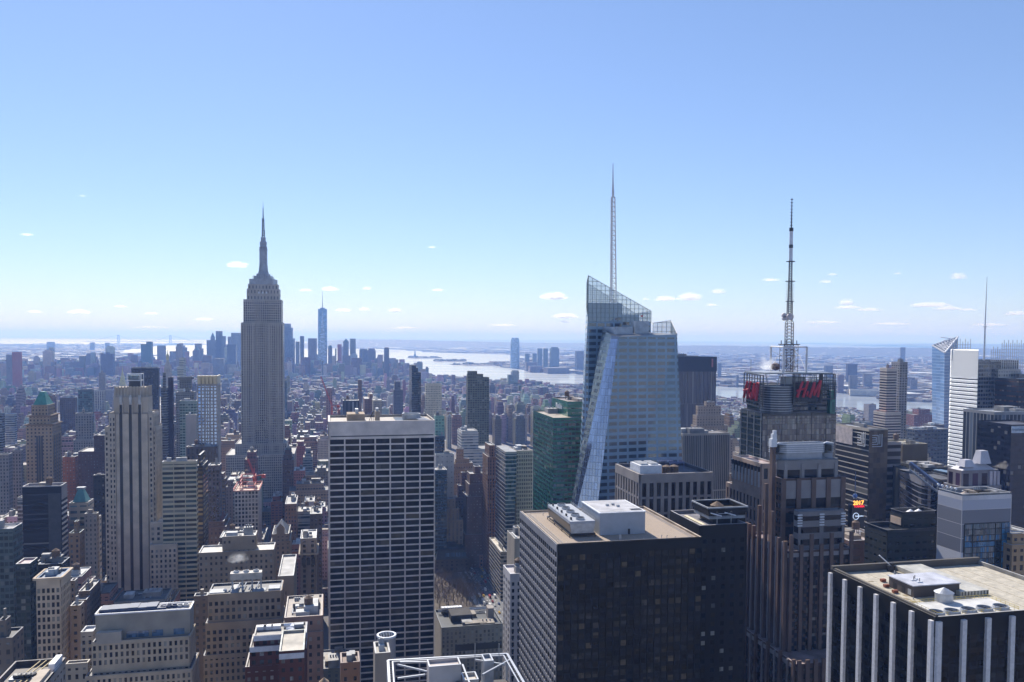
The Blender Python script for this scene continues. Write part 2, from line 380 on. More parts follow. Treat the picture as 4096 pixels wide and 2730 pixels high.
# small harbour islands
TREEY = simple('island_growth', (.07, .065, .05), .9, var=.5, scale=.02)
def island(name, pts, bumps, seed):
    sheet(name, pxpoly(pts, 3), 3, LAND, 3.5)
    rnd = random.Random(seed); mb = MB()
    for _ in range(bumps):
        t = rnd.random(); x = pts[0][0]+(max(p[0] for p in pts)-pts[0][0])*(.06+.88*t); ym = sum(p[1] for p in pts)/len(pts)
        c = on_z(x, ym+rnd.uniform(-1, 1), 3); h = rnd.uniform(8, 22); r_ = rnd.uniform(15, 40)
        mb.lathe((c.x, c.y), [(r_, 3), (r_*.95, h*.6), (r_*.5, h), (0, h*1.1)], TREEY, 7)
    o = link('tree_cover', mb.mesh('tree_cover')); o['kind'] = 'stuff'; o['label'] = 'low bare tree cover on the '+name.replace('_', ' ')
island('statue_island', [(1628, 1431), (1660, 1427.5), (1720, 1427), (1765, 1431), (1770, 1433), (1660, 1434.5)], 40, 1)
island('hospital_island', [(1733, 1444), (1750, 1440), (1860, 1439.5), (1868, 1444), (1850, 1447.5), (1750, 1447.5)], 60, 2)
island('park_island', [(1798, 1457.5), (1880, 1453), (1990, 1455), (2055, 1457), (2060, 1462), (1900, 1463.5)], 40, 3)
# ------------------------------------------------------------------ generic buildings
TANKW = simple('tank_wood', (.16, .10, .06), .8, var=.3, scale=1)
METAL = simple('roof_metal', (.42, .43, .45), .4, .3, var=.2, scale=.5)
DARKM = simple('dark_metal', (.04, .04, .045), .5, .4, var=.2, scale=.5)
GREYP = simple('roof_plant', (.33, .34, .36), .6, 0, var=.25, scale=.3)

def rect_mb(mb, r, z0, z1, style, top=(.35, .34, .33), par=1.1, ch=0, wm=None):
    """walls in the facade material, roof cap sunk behind a parapet"""
    P = r.poly(ch)
    mb.prism(P, z0, z1+par, wm or FAC, None, style, ztop=z1+par, cap=False)
    return P
def roof_mb(mb, r, z1, top, ch=0, par=1.1, th=.6):
    a = (top, (.1,)*3, (3, 3, 0), (0, 0, 0))
    P = r.poly(ch); Q = r.grow(-th, -th, -th, -th).poly(max(0, ch-th*.4))
    mb.face([(p[0], p[1], z1) for p in Q], ROOF, None, a)
    n = len(P)
    for i in range(n):
        j = (i+1) % n
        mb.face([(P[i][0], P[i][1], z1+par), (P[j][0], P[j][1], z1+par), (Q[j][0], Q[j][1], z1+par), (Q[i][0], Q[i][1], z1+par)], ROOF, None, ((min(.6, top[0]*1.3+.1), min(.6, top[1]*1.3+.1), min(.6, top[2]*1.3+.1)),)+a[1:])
        mb.face([(Q[i][0], Q[i][1], z1), (Q[j][0], Q[j][1], z1), (Q[j][0], Q[j][1], z1+par), (Q[i][0], Q[i][1], z1+par)][::-1], ROOF, None, a)

def tank_mb(mb, c, z, r_=2.2, h=4, m=None, leg=3):
    for k in range(4):
        a = math.pi/4+k*math.pi/2; x, y = c[0]+r_*.7*math.cos(a), c[1]+r_*.7*math.sin(a)
        mb.bar((x, y, z), (x, y, z+leg), .2, DARKM, 4)
    mb.lathe(c, [(0, z+leg), (r_, z+leg), (r_, z+leg+h), (0, z+leg+h+r_*.7)], m or TANKW, 12)

def rooftop(b, r, z, rnd, n=3, tank=.3, hmax=6):
    """bulkheads, air-handling boxes and a water tank, each its own part"""
    T, S = r.t1-r.t0, r.s1-r.s0
    U, W = basis(r.ang)
    for k in range(n):
        wt, ws = rnd.uniform(.12, .38)*T, rnd.uniform(.15, .4)*S; h = rnd.uniform(2, hmax)
        t = r.t0+1.5+rnd.random()*(T-wt-3); s = r.s0+1.5+rnd.random()*(S-ws-3)
        mb = MB(); g = rnd.choice([(.35, .34, .33), (.25, .24, .23), (.55, .55, .55), (.3, .25, .2)])
        q = Rect(t, t+wt, s, s+ws, r.ang); mb.prism(q.pts(), z, z+h, ROOF, ROOF, None, g, a=(g, (.1,)*3, (3, 3, 0), (0, 0, 0)))
        b.part('bulkhead' if h > 3 else 'air_unit', mb)
        if k == 0 and S > 10:
            mb = MB(); c = q.center()
            for j in range(3):
                p = c+U*(j-1)*wt*.25; mb.bar((p.x, p.y, z+h), (p.x, p.y, z+h+1.6), .5, GREYP, 8)
            b.part('roof_vent', mb)
    if T > 12 and S > 12 and r.center().y < 1000:
        for k in range(2):
            a, c = r.pt(r.t0+T*rnd.uniform(.1, .9), r.s0+S*rnd.uniform(.1, .9)), r.pt(r.t0+T*rnd.uniform(.1, .9), r.s0+S*rnd.uniform(.1, .9)); m_ = Vector((a.x, a.y, 0))+U*((c-a).dot(U))
            mb = MB(); mb.bar((a.x, a.y, z+.7), (m_.x, m_.y, z+.7), .38, METAL, 5); mb.bar((m_.x, m_.y, z+.7), (c.x, c.y, z+.7), .38, METAL, 5); b.part('air_duct', mb)
        q = r.sub(.3, .3+4/T, .55, .55+4/S); mb = MB(); mb.prism(q.pts(), z+.02, z+.09, DARKM); b.part('tar_patch', mb)
    if rnd.random() < tank and T > 9 and S > 9:
        mb = MB(); c = r.pt(r.t0+T*rnd.uniform(.25, .75), r.s0+S*rnd.uniform(.25, .75)); tank_mb(mb, c, z); b.part('water_tank', mb)

def occ(r, z, yb=None, pad=0):
    OCC.append((r, z, yb))

WALLM = {}
def wallm(c, rough=.85, var=.18, spec=.3):
    c = warm(c); k = (tuple(round(x, 3) for x in c), rough)
    if k not in WALLM: WALLM[k] = simple('masonry', c, rough, var=var, scale=.12, spec=spec)
    return WALLM[k]
PANES = {}
def panes(key, cols, rough=.08, spec=.45):
    if key not in PANES: PANES[key] = [glass_mat('window_glass', c, rough, spec, .03, (3, 3, 3.7)) for c in cols]
    return PANES[key]
P_DARK = panes('dark', [(.012, .014, .018), (.02, .022, .026), (.035, .035, .035)], .1, .3)
P_MIX = panes('mix', [(.02, .024, .03), (.03, .03, .032), (.05, .055, .06), (.24, .23, .20)])
P_WARM = panes('warm', [(.02, .016, .011), (.03, .024, .018), (.05, .04, .028), (.012, .012, .012)], .1, .2)
P_REFL = panes('lit', [(.10, .075, .045), (.07, .06, .05)], .15, .3)  # panes with brownish reflections put into their colour
def face_frames(r, f):
    U, W = basis(r.ang)
    return {'N': (r.pt(r.t0, r.s0), U, -W, r.t1-r.t0), 'E': (r.pt(r.t0, r.s1), -W, -U, r.s1-r.s0), 'W': (r.pt(r.t1, r.s0), W, U, r.s1-r.s0), 'S': (r.pt(r.t1, r.s1), -U, W, r.t1-r.t0)}[f]
def geo_rect(b, fm, r, z0, z1, g, faces):
    for f in faces:
        gg = dict(g); gg.update(g.get(f, {})); p, e, n, Wd = face_frames(r, f); geo_facade(b, fm, p, e, n, Wd, z0, z1, gg)
def geo_facade(b, fm, p, e, n, Wd, z0, z1, g):
    """proud piers and spandrels over the wall, a pane in every opening"""
    nx = max(1, round(Wd/g['px'])); bay = Wd/nx; fh = g['fh']; fx, fy = g['fx'], g['fy']; pd, sd = g.get('pier', .35), g.get('span', .25)
    m = g['wm']; ms = g.get('sm', m); tb = g.get('topband', 2.0); zt = z1-tb; e = Vector(e); n = Vector(n)
    def bx(u0, u1, d, a, c, mat):
        if u1-u0 > .01 and c-a > .01: fm.box((p.x, p.y, 0), e, n, u0, u1, .0, d, a, c, mat)
    if pd and fx < .99:
        pw = bay*(1-fx)
        for k in range(nx+1): bx(max(0, k*bay-pw/2), min(Wd, k*bay+pw/2), pd, z0, z1-.02 if tb < .1 else z1-.4, m)
    if tb > .3: bx(0, Wd, pd+.08, zt, z1, g.get('tm', m))
    nf = int((zt-z0)/fh); rz = random.Random(int(p.x*7+z1))
    for k in range(nf):
        zc = zt-k*fh
        hh = fh*fy; ww = bay*fx
        if sd and fy < .99: bx(0, Wd, sd, zc-fh, zc-hh, ms)
        for j in range(nx):
            if g.get('skip') and g['skip'](j, nx, k): continue
            c = p+e*((j+.5)*bay)+n*.06; b.win.append((Vector((c.x, c.y, zc-hh/2)), e, n, ww, hh, rz.choice(g['glass'])))
    if nf and sd: bx(0, Wd, sd, max(z0, zt-nf*fh-fh), zt-nf*fh-.001, ms)
WMESH = {}
def win_mesh(w_, h, e, n, mat):
    k = (round(w_, 2), round(h, 2), round(e.x, 3), round(e.y, 3), mat.name)
    if k not in WMESH:
        mb = MB(); mb.box((0, 0, -h/2), e, n, -w_/2, w_/2, -.05, .06, 0, h, mat); WMESH[k] = mb.mesh('window')
    return WMESH[k]
def flush_windows(b, cap=100):
    def key(x):
        q = proj(x[0]); d = (x[0]-CAM).length; on = 0 < q[0] < 4096 and q[1] < 2730
        vis = 1
        for fn in getattr(b, 'hide', ()): vis *= fn(q)
        return -(x[3]*x[4]/d/d*abs((x[0]-CAM).normalized().dot(x[2])))*(1 if on else .001)*vis
    L_ = sorted(b.win, key=key)
    for x in L_[:cap]:
        o = link('window', win_mesh(x[3], x[4], x[1], x[2], x[5]), b.root, x[0]-b.base)
    mb = MB()
    for x in L_[cap:]: mb.box((x[0].x, x[0].y, x[0].z-x[4]/2), x[1], x[2], -x[3]/2, x[3]/2, -.05, .06, 0, x[4], x[5])
    if mb.f: b.part('window', mb, kind='stuff')
    b.win = []

def B(label, xl, xc, xr, y, Y, style, ang=GA, depth=30, side=None, low=(), up=(), top=(.35, .34, .33), name='office_tower', cat='tower',
      group=None, rt=2, tank=.2, yb=None, ch=0, par=1.1, seed=None, hmax=6, z0=0, single=False, wm=None, geo=None, gfaces=None):
    """a building given by the pixels of its main roof corners. low/up: lower and upper tiers (roof pixel y, growth l,r,f,b in metres)"""
    r, z = solve(xl, xc, xr, y, Y, ang, depth, side)
    b = Bd(name, label, cat, r.center(), group); b.r, b.z = r, z
    rnd = random.Random(seed if seed is not None else int(xl or 0)*7+int(y)); b.rnd = rnd
    tiers = []                                   # (rect, ztop)
    for (yy, l, rr, f, bb) in low: tiers.append((r.grow(l, rr, f, bb), at(xc, yy, Y).z))
    tiers.append((r, z))
    for (yy, l, rr, f, bb) in up: tiers.append((r.grow(-l, -rr, -f, -bb), at(xc, yy, Y).z))
    b.tiers = tiers
    mw = MB(); zb = z0
    for i, (q, zt) in enumerate(tiers):
        if i < len(low): rect_mb(mw, q, 0, zt, style, ch=ch, wm=wm)
        else: rect_mb(mw, q, zb, zt, style, ch=ch, wm=wm)
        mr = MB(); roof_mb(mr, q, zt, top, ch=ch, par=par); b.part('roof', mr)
        if i >= len(low): zb = zt
        OCC.append((q, zt, yb))
    b.wall = b.part('wall', mw)
    if not single:
        if rt: rooftop(b, tiers[-1][0], tiers[-1][1], rnd, rt, tank, hmax)
    b.top = tiers[-1]
    if geo:
        fm = MB(); zb = 0; right = xc > PX0+F_PX*math.tan(-ang) if side is None else side == 'R'
        nl = len(low)
        for i, (q, zt) in enumerate(tiers):
            z_lo = tiers[i-1][1]+1.1 if i else 0
            if zt-z_lo > 3: geo_rect(b, fm, q, z_lo, zt+par, geo, gfaces or (('N', 'E') if right else ('N', 'W')))
        b.part('facade_frame', fm); flush_windows(b)
    return b

# palette (real-world base colours)
BRICK, TAN, STONE, GREY, WHT, DK, BRN, PALE = (.20, .10, .075), (.33, .26, .19), (.36, .32, .27), (.26, .26, .27), (.62, .62, .62), (.045, .045, .05), (.14, .095, .075), (.45, .42, .38)
GD, GB, GT = (.02, .024, .03), (.05, .09, .16), (.05, .11, .11)

def vapour_mat(name, dens, sc=1.5):
    """soft vapour: a white scattering volume thinned by noise"""
    m = bpy.data.materials.new(name); m.use_nodes = True; n = m.node_tree; n.nodes.clear(); L = n.links.new
    out = N(n, 'ShaderNodeOutputMaterial'); v = N(n, 'ShaderNodeVolumePrincipled'); v.inputs['Color'].default_value = (1, 1, 1, 1); v.inputs['Anisotropy'].default_value = .55
    tc = N(n, 'ShaderNodeTexCoord'); oi = N(n, 'ShaderNodeObjectInfo'); cx = N(n, 'ShaderNodeCombineXYZ'); L(math_n(n, 'MULTIPLY', oi.outputs['Random'], 40.), cx.inputs[0])
    va = N(n, 'ShaderNodeVectorMath', operation='ADD'); L(tc.outputs['Object'], va.inputs[0]); L(cx.outputs[0], va.inputs[1])
    no = N(n, 'ShaderNodeTexNoise'); no.inputs['Scale'].default_value = sc; no.inputs['Detail'].default_value = 6; no.inputs['Roughness'].default_value = .6; L(va.outputs[0], no.inputs['Vector'])
    ln = N(n, 'ShaderNodeVectorMath', operation='LENGTH'); L(tc.outputs['Object'], ln.inputs[0])
    f = math_n(n, 'SUBTRACT', math_n(n, 'ADD', math_n(n, 'MULTIPLY', no.outputs[0], 3.2), -.75), ln.outputs['Value']); L(math_n(n, 'MULTIPLY', math_n(n, 'MAXIMUM', f, 0), dens), v.inputs['Density']); L(v.outputs[0], out.inputs['Volume']); return m
def puff_mesh(name, m):
    mb = MB(); mb.lathe((0, 0), [(0, -.45), (.7, -.42), (.98, -.2), (.9, .3), (.55, .8), (0, 1)], m, 14); return mb.mesh(name)
def steam(label, x, y, Y, sx, sz, seed):
    o = link('steam_puff', puff_mesh('steam_puff', VAPS), None, at(x, y, Y)); o.scale = (sx, sx, sz); tag(o, label, 'steam'); return o
VAPS = vapour_mat('steam', .16, 2.4); VAP = vapour_mat('cloud_vapour', .015, 2.6)
# ------------------------------------------------------------------ towers named one by one, far to near
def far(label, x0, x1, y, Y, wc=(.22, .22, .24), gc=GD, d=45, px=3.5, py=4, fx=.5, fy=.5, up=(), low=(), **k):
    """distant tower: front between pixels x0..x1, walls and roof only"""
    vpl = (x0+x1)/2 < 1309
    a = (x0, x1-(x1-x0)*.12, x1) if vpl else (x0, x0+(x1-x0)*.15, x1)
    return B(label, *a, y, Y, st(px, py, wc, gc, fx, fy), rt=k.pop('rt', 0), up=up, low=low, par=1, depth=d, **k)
G_DT = 'towers of the far downtown skyline'
# downtown Manhattan, left to right
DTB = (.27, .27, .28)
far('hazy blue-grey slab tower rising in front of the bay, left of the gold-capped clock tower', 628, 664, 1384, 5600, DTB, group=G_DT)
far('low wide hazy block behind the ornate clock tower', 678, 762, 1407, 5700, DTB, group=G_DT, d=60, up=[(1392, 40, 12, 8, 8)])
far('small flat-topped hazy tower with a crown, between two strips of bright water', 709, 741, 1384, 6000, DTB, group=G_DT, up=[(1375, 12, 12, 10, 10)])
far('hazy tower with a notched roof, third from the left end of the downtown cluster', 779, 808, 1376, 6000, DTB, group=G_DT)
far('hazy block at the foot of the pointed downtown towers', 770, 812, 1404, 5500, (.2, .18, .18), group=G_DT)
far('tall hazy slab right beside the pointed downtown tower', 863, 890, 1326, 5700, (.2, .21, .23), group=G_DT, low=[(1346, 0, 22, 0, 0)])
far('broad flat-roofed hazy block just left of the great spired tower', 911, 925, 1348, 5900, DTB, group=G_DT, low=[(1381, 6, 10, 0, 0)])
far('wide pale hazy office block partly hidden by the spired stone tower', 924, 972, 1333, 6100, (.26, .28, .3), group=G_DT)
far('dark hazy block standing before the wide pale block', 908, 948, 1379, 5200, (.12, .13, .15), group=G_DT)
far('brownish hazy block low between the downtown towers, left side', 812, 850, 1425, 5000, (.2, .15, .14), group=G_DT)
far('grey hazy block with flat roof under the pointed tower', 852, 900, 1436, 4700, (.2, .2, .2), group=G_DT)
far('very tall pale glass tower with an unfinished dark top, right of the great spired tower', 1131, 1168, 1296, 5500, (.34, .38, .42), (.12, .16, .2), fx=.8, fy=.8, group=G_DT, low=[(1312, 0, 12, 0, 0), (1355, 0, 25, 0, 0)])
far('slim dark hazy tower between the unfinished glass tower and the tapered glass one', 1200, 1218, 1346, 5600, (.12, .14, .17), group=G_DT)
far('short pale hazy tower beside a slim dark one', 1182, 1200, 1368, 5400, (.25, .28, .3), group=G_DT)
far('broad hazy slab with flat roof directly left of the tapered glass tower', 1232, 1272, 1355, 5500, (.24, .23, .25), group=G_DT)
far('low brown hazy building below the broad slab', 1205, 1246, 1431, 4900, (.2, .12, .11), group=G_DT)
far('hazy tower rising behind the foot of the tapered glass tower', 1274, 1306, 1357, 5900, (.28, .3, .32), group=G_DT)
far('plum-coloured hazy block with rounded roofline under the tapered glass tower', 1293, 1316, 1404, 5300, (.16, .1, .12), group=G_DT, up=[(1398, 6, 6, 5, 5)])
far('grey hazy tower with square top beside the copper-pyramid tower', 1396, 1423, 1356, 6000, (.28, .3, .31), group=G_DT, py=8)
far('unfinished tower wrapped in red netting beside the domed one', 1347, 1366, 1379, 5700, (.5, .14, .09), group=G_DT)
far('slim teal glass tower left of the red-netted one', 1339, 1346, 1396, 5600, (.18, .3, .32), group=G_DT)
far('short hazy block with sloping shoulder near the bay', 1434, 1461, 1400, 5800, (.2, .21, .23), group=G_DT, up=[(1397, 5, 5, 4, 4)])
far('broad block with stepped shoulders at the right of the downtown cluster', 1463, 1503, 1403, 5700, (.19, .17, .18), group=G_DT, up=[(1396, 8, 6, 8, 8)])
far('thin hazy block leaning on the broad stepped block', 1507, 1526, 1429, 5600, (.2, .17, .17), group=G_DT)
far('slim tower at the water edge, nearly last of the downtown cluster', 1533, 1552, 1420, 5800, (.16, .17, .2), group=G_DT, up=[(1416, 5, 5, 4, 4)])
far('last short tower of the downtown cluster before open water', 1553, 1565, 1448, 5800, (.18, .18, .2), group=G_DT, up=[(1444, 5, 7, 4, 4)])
for i, (a, b_, y, Y, c) in enumerate(((1365, 1400, 1424, 5200, (.2, .17, .17)), (1400, 1447, 1434, 5000, (.2, .14, .13)), (1286, 1334, 1447, 4800, (.16, .17, .19)), (1320, 1345, 1432, 5200, (.2, .2, .21)), (1145, 1180, 1432, 5000, (.18, .14, .14)), (1450, 1470, 1398, 5500, (.13, .14, .17)))):
    far(['reddish block low in front of the domed downtown tower', 'long brick block low in front of the square-topped tower', 'dark low block in front of the tapered glass tower', 'grey low block left of the red-netted tower', 'brown low block under the unfinished glass tower', 'dark slim block hugging the broad stepped block'][i], a, b_, y, Y, c, group=G_DT)
# Brooklyn side, far left
G_BK = 'towers across the east river'
far('dark brown slab tower at far left in front of bright water', 404, 458, 1417, 4600, (.10, .08, .10), group=G_BK, up=[(1411, 22, 22, 8, 8)])
far('teal tower with an orange hoist and slanted top, left of the gold-capped clock tower', 563, 612, 1378, 4900, (.06, .16, .18), (.05, .12, .14), fx=.8, fy=.6, group=G_BK, up=[(1368, 30, 0, 0, 0)])
far('unfinished tower with a red-orange upper half, far left', 48, 88, 1410, 3600, (.45, .16, .12), group=G_BK)
far('pale slab beside the unfinished red-orange tower', 24, 50, 1420, 3700, (.24, .25, .27), group=G_BK)
far('long low block on the far Brooklyn ridge', 186, 220, 1369, 11500, (.2, .2, .22), group=G_BK, d=80)
far('small block on the far Brooklyn ridge, left of the suspension bridge', 360, 380, 1371, 12000, (.2, .2, .22), group=G_BK, d=80)
far('second small block on the far Brooklyn ridge near the suspension bridge', 420, 440, 1372, 12000, (.2, .2, .22), group=G_BK, d=80)
far('jagged hazy block under the bright bay, left of the teal hoist tower', 500, 532, 1460, 5600, DTB, group=G_BK, up=[(1454, 10, 12, 5, 5)])
# New Jersey side
G_NJ = 'towers on the new jersey waterfront'
for a in (('short hazy block right of the tall rounded waterfront tower', 2099, 2118, 1417, 6800, ()), ('short hazy tower left of three taller waterfront towers', 2129, 2147, 1416, 7000, ()),
          ('first of three taller hazy waterfront towers', 2149, 2169, 1395, 6900, ()), ('second of three taller hazy waterfront towers', 2172, 2192, 1395, 6700, ()),
          ('broadest of the waterfront towers, stepped flat crown', 2199, 2237, 1395, 6600, [(1390, 8, 8, 5, 5)])):
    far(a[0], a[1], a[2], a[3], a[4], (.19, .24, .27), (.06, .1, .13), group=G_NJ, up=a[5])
far('long low pier building on the waterfront below the towers', 2176, 2278, 1473, 5900, (.24, .2, .19), group=G_NJ, d=120)
far('low block at the foot of the rounded waterfront tower', 2098, 2150, 1450, 6300, (.22, .2, .22), group=G_NJ)
far('low reddish warehouse on the waterfront', 2112, 2170, 1466, 6100, (.26, .18, .17), group=G_NJ)
far('mid-height waterfront block left of the crystal tower', 2300, 2336, 1406, 6300, (.2, .21, .24), group=G_NJ, low=[(1436, 0, 10, 10, 0)])
far('lone slim grey tower on the far bank, left of the tilted-roof glass tower', 3601, 3622, 1391, 6500, (.2, .22, .26), group=G_NJ, d=30)
for i, (x0, x1, y, Y) in enumerate(((3384, 3430, 1458, 4500), (3296, 3332, 1464, 5000), (3394, 3430, 1503, 3900), (3350, 3376, 1502, 4000), (3640, 3670, 1521, 3900), (3648, 3660, 1512, 4100), (2870, 2886, 1455, 5200), (3450, 3490, 1497, 4300), (3545, 3580, 1462, 4800), (2945, 2955, 1500, 4400))):
    far(['dark slab block on the far bank right of the mast tower', 'blue-grey block on the far bank beside the mast tower sign', 'pale block near the water right of the red sign', 'narrow block near the water right of the red sign', 'pale twin slab on the far bank left of the tilted-roof tower', 'taller twin slab on the far bank left of the tilted-roof tower', 'hazy block on the far bank above the dark black-topped tower', 'brown block on the far bank, mid-right', 'hazy grey block on the far bank behind the striped twin tower', 'tiny clock-tower block on the far bank left of the mast tower'][i], x0, x1, y, Y, [(.13, .13, .16), (.2, .22, .27), (.3, .28, .28), (.22, .16, .15), (.25, .25, .28)][i % 5], group=G_NJ)

# midtown south and left half
far('pale stepped stone tower far left below the harbour, with small lantern top', 395, 422, 1493, 2700, (.3, .28, .26), low=[(1560, 12, 25, 4, 8)], up=[(1484, 6, 6, 6, 6)], name='stone_tower')
far('white colonnaded office block far left', 370, 422, 1565, 2000, (.42, .42, .42), px=5, fy=.7)
far('brown brick block behind the green pyramid roof', 239, 308, 1594, 1750, BRN, d=60, rt=2)
far('tall dark glass tower behind the grey stepped building, far left', 312, 375, 1562, 1500, (.10, .13, .15), GT, fx=.8, fy=.7, rt=1)
B('grey stepped tower with crown windows right of the green pyramid roof', 301, 366, 373, 1656, 1200, st(3.4, 3.8, (.25, .25, .27), fx=.5, fy=.6), up=[(1640, 8, 10, 4, 4)], rt=1, low=[(1760, 2, 6, 4, 2)])
B('dark brown brick tower left of the striped limestone tower', 375, 422, 452, 1745, 1000, st(3.2, 3.6, (.09, .065, .06), (.12, .12, .12), .35, .4), depth=30, low=[(1806, 16, 0, 6, 0)])
B('blue-roofed low block at the left picture edge', 20, 58, 67, 1658, 1350, st(3, 3.6, (.3, .35, .4), GB, 1, .5), top=(.1, .22, .5), rt=0)
B('dark blue banded block cut by the left picture edge', -60, 8, 19, 1656, 1150, st(3, 3.6, (.2, .24, .3), GD, 1, .55), rt=1)
B('grey stone block at the left edge, level with the green pyramid tower', -40, 34, 50, 1822, 850, st(2.8, 3.6, (.25, .24, .25), fx=.4, fy=.55), rt=2, seed=4)
B('taller grey stone block just left of the green pyramid tower', 49, 84, 92, 1805, 870, st(2.8, 3.6, (.24, .23, .25), fx=.4, fy=.55), rt=2, seed=5)
B('red brick block under the pyramid tower skyline, with pale windows', 250, 300, 313, 1832, 950, st(3, 3.5, (.26, .12, .08), (.25, .24, .22), .4, .4), rt=2)
B('dark slab right behind the striped limestone tower', 525, 632, 638, 1477, 1350, st(2.6, 3.7, (.055, .055, .065), GD, .55, .5), rt=0, par=3)
B('dark slender tower in front of the clock tower, banded left face', 643, 668, 673, 1554, 1050, st(3, 3.3, (.16, .17, .19), GD, 1, .45), up=[(1495, 2, 2, 2, 4)], rt=0)
B('dark brown slender slab beside the banded slender tower', 672, 690, 694, 1513, 1060, st(2, 3.3, (.06, .045, .06), GD, .25, .3), rt=0)
B('slim pale tower with notched dark side, left of the gold-crowned blue tower', 709, 733, 745, 1470, 1900, st(8, 4, (.5, .52, .5), GT, 1, .35), up=[(1435, 4, 0, 3, 3)], rt=0)
B('grey apartment tower with a yellowish roof tank', 703, 775, 783, 1572, 1150, st(3, 3.3, (.22, .22, .22), GD, .5, .5), up=[(1556, 12, 6, 4, 4), (1520, 4, 4, 5, 5), (1512, 2, 2, 2, 2)], rt=0)
B('teal glass balcony tower left of the gold-crowned blue tower', 718, 785, 790, 1607, 960, st(3, 3.2, (.28, .36, .37), GT, .75, .55), rt=1)
B('blank off-white slab in front of the teal balcony tower', 743, 784, 787, 1663, 930, st(30, 40, (.42, .42, .45), fx=.02, fy=.02), rt=1, low=[(1785, 0, 0, 3, 0)])
B('dark stone block with tall windows at the foot of the gold-crowned blue tower', 745, 868, 874, 1790, 890, st(4.2, 9, (.10, .09, .09), GD, .45, .8), rt=3)
B('dark office slab right of the curved banded building', 832, 878, 886, 1866, 760, st(3, 3.8, (.11, .10, .12), GD, .5, .6), rt=1)
B('curved-corner building with white bands and green glass', 648, 786, 791, 1850, 640, st(9, 3.7, (.46, .44, .36), (.025, .05, .05), .94, .55), rt=3, top=(.5, .42, .38), yb=2250)
B('dark blind-sided slab with amber windows beside the curved banded building', 789, 812, 832, 1868, 650, st(12, 3.7, (.05, .045, .045), (.35, .25, .12), .8, .5), rt=0, up=[(1826, 1, 2, 1, 3)])
B('slab with dark fins and white edges rising over the white-gridded tower roof', 1342, 1372, 1436, 1606, 1350, st(7, 80, (.05, .05, .06), (.6, .6, .62), .14, .97), rt=1)
B('brown apartment block behind the white-gridded tower, stepped top', 1452, 1458, 1500, 1598, 1650, st(3, 3.3, (.25, .16, .13), fx=.4, fy=.45), up=[(1580, 10, 4, 4, 4)], rt=1)
B('pale yellow-grey apartment block right of the brown stepped one', 1488, 1493, 1528, 1604, 1600, st(3, 3.3, (.38, .35, .30), fx=.4, fy=.45), rt=1)
B('dark stepped office tower left of the slim dark blue tower', 1561, 1575, 1612, 1560, 2000, st(3, 3.6, (.14, .13, .15), fx=.5, fy=.5), up=[(1529, 3, 6, 3, 3)], rt=0)
B('slim dark blue tower with pale fins on its left edge', 1637, 1647, 1672, 1475, 1350, st(3, 3.6, (.07, .09, .12), GD, .9, .62), up=[(1465, 0, 3, 2, 2)], rt=0)
B('lower shoulder slab hugging the slim dark blue tower', 1671, 1672, 1684, 1493, 1370, st(3, 3.6, (.07, .09, .12), GD, .9, .55), rt=0)
B('pale shimmering slab with a white crown, right of the slim dark blue tower', 1700, 1703, 1767, 1538, 1300, st(2.6, 3.6, (.62, .60, .54), (.30, .28, .22), .5, .5), rt=0, up=[(1538.1, .1, .1, .1, .1)])
B('mint-green glass tower just right of the white-gridded tower', 1736, 1741, 1778, 1667, 1000, st(4, 3.6, (.24, .42, .38), (.12, .25, .24), .6, .4), rt=1)
B('low dark blue glass block under the mint-green tower', 1738, 1741, 1779, 1750, 985, st(2.5, 3.8, (.03, .06, .11), GD, .8, .5), rt=1)
B('low white flat-roofed block right of the white-gridded tower', 1739, 1742, 1816, 1822, 940, st(6, 6, (.5, .5, .52), GD, .3, .1), rt=3, top=(.3, .36, .42))
B('dark blue glass block with notched corner by the white-gridded tower', 1730, 1741, 1788, 1885, 900, st(3, 3.8, (.05, .09, .14), GD, .8, .6), rt=1)
# tall residential tower with curved top and harbour behind
t1 = B('tall grey-green apartment tower with sloping top standing against the river', 1865, 1871, 1957, 1513, 1200, st(3.4, 3.25, (.16, .17, .14), (.05, .07, .07), .7, .6), rt=0, yb=1790, up=[(1500, 0, 9, 0, 4), (1488, 0, 18, 0, 8)])
B('silvery banded office block with bright left edge under the sloping-top tower', 1829, 1846, 1914, 1735, 1090, st(4, 3.9, (.50, .52, .56), (.16, .2, .25), 1, .4), up=[(1728, 1, 1, 1, 1)], rt=2, low=[(1800, 0, 20, 4, 0)])
B('brick ziggurat tower with many setbacks right of the white-gridded tower', 1819, 1822, 1877, 1840, 1000, st(3, 3.5, (.30, .21, .15), GD, .3, .4), up=[(1799, 1, 7, 2, 6)], low=[(1990, 16, 10, 14, 6), (1935, 11, 7, 10, 6), (1880, 7, 5, 6, 4), (1856, 3, 4, 3, 3)], rt=1, yb=2100)
B('dark brown stepped block between two brick towers', 1843, 1846, 1880, 1895, 960, st(3, 3.5, (.15, .095, .08), GD, .35, .45), low=[(1990, 8, 4, 6, 4), (1945, 4, 2, 3, 3)], rt=1)
B('brick tower with sunlit stepped left edge and lit windows', 1868, 1880, 1932, 1900, 930, st(3.1, 3.6, (.14, .095, .085), (.3, .26, .2), .3, .35), low=[(2130, 8, 0, 16, 0), (1985, 5, 0, 10, 0), (1938, 2, 0, 5, 0)], up=[(1874, 6, 2, 4, 6)], rt=0)
B('tan stone office block with tall window strips and a rooftop plant', 1736, 1741, 1822, 2003, 920, st(4.6, 4.5, (.36, .31, .25), (.09, .08, .07), .36, .8), low=[(2085, 0, 8, 4, 0), (2040, 0, 4, 2, 0)], up=[(1978, 8, 9, 6, 8)], rt=2, seed=3)
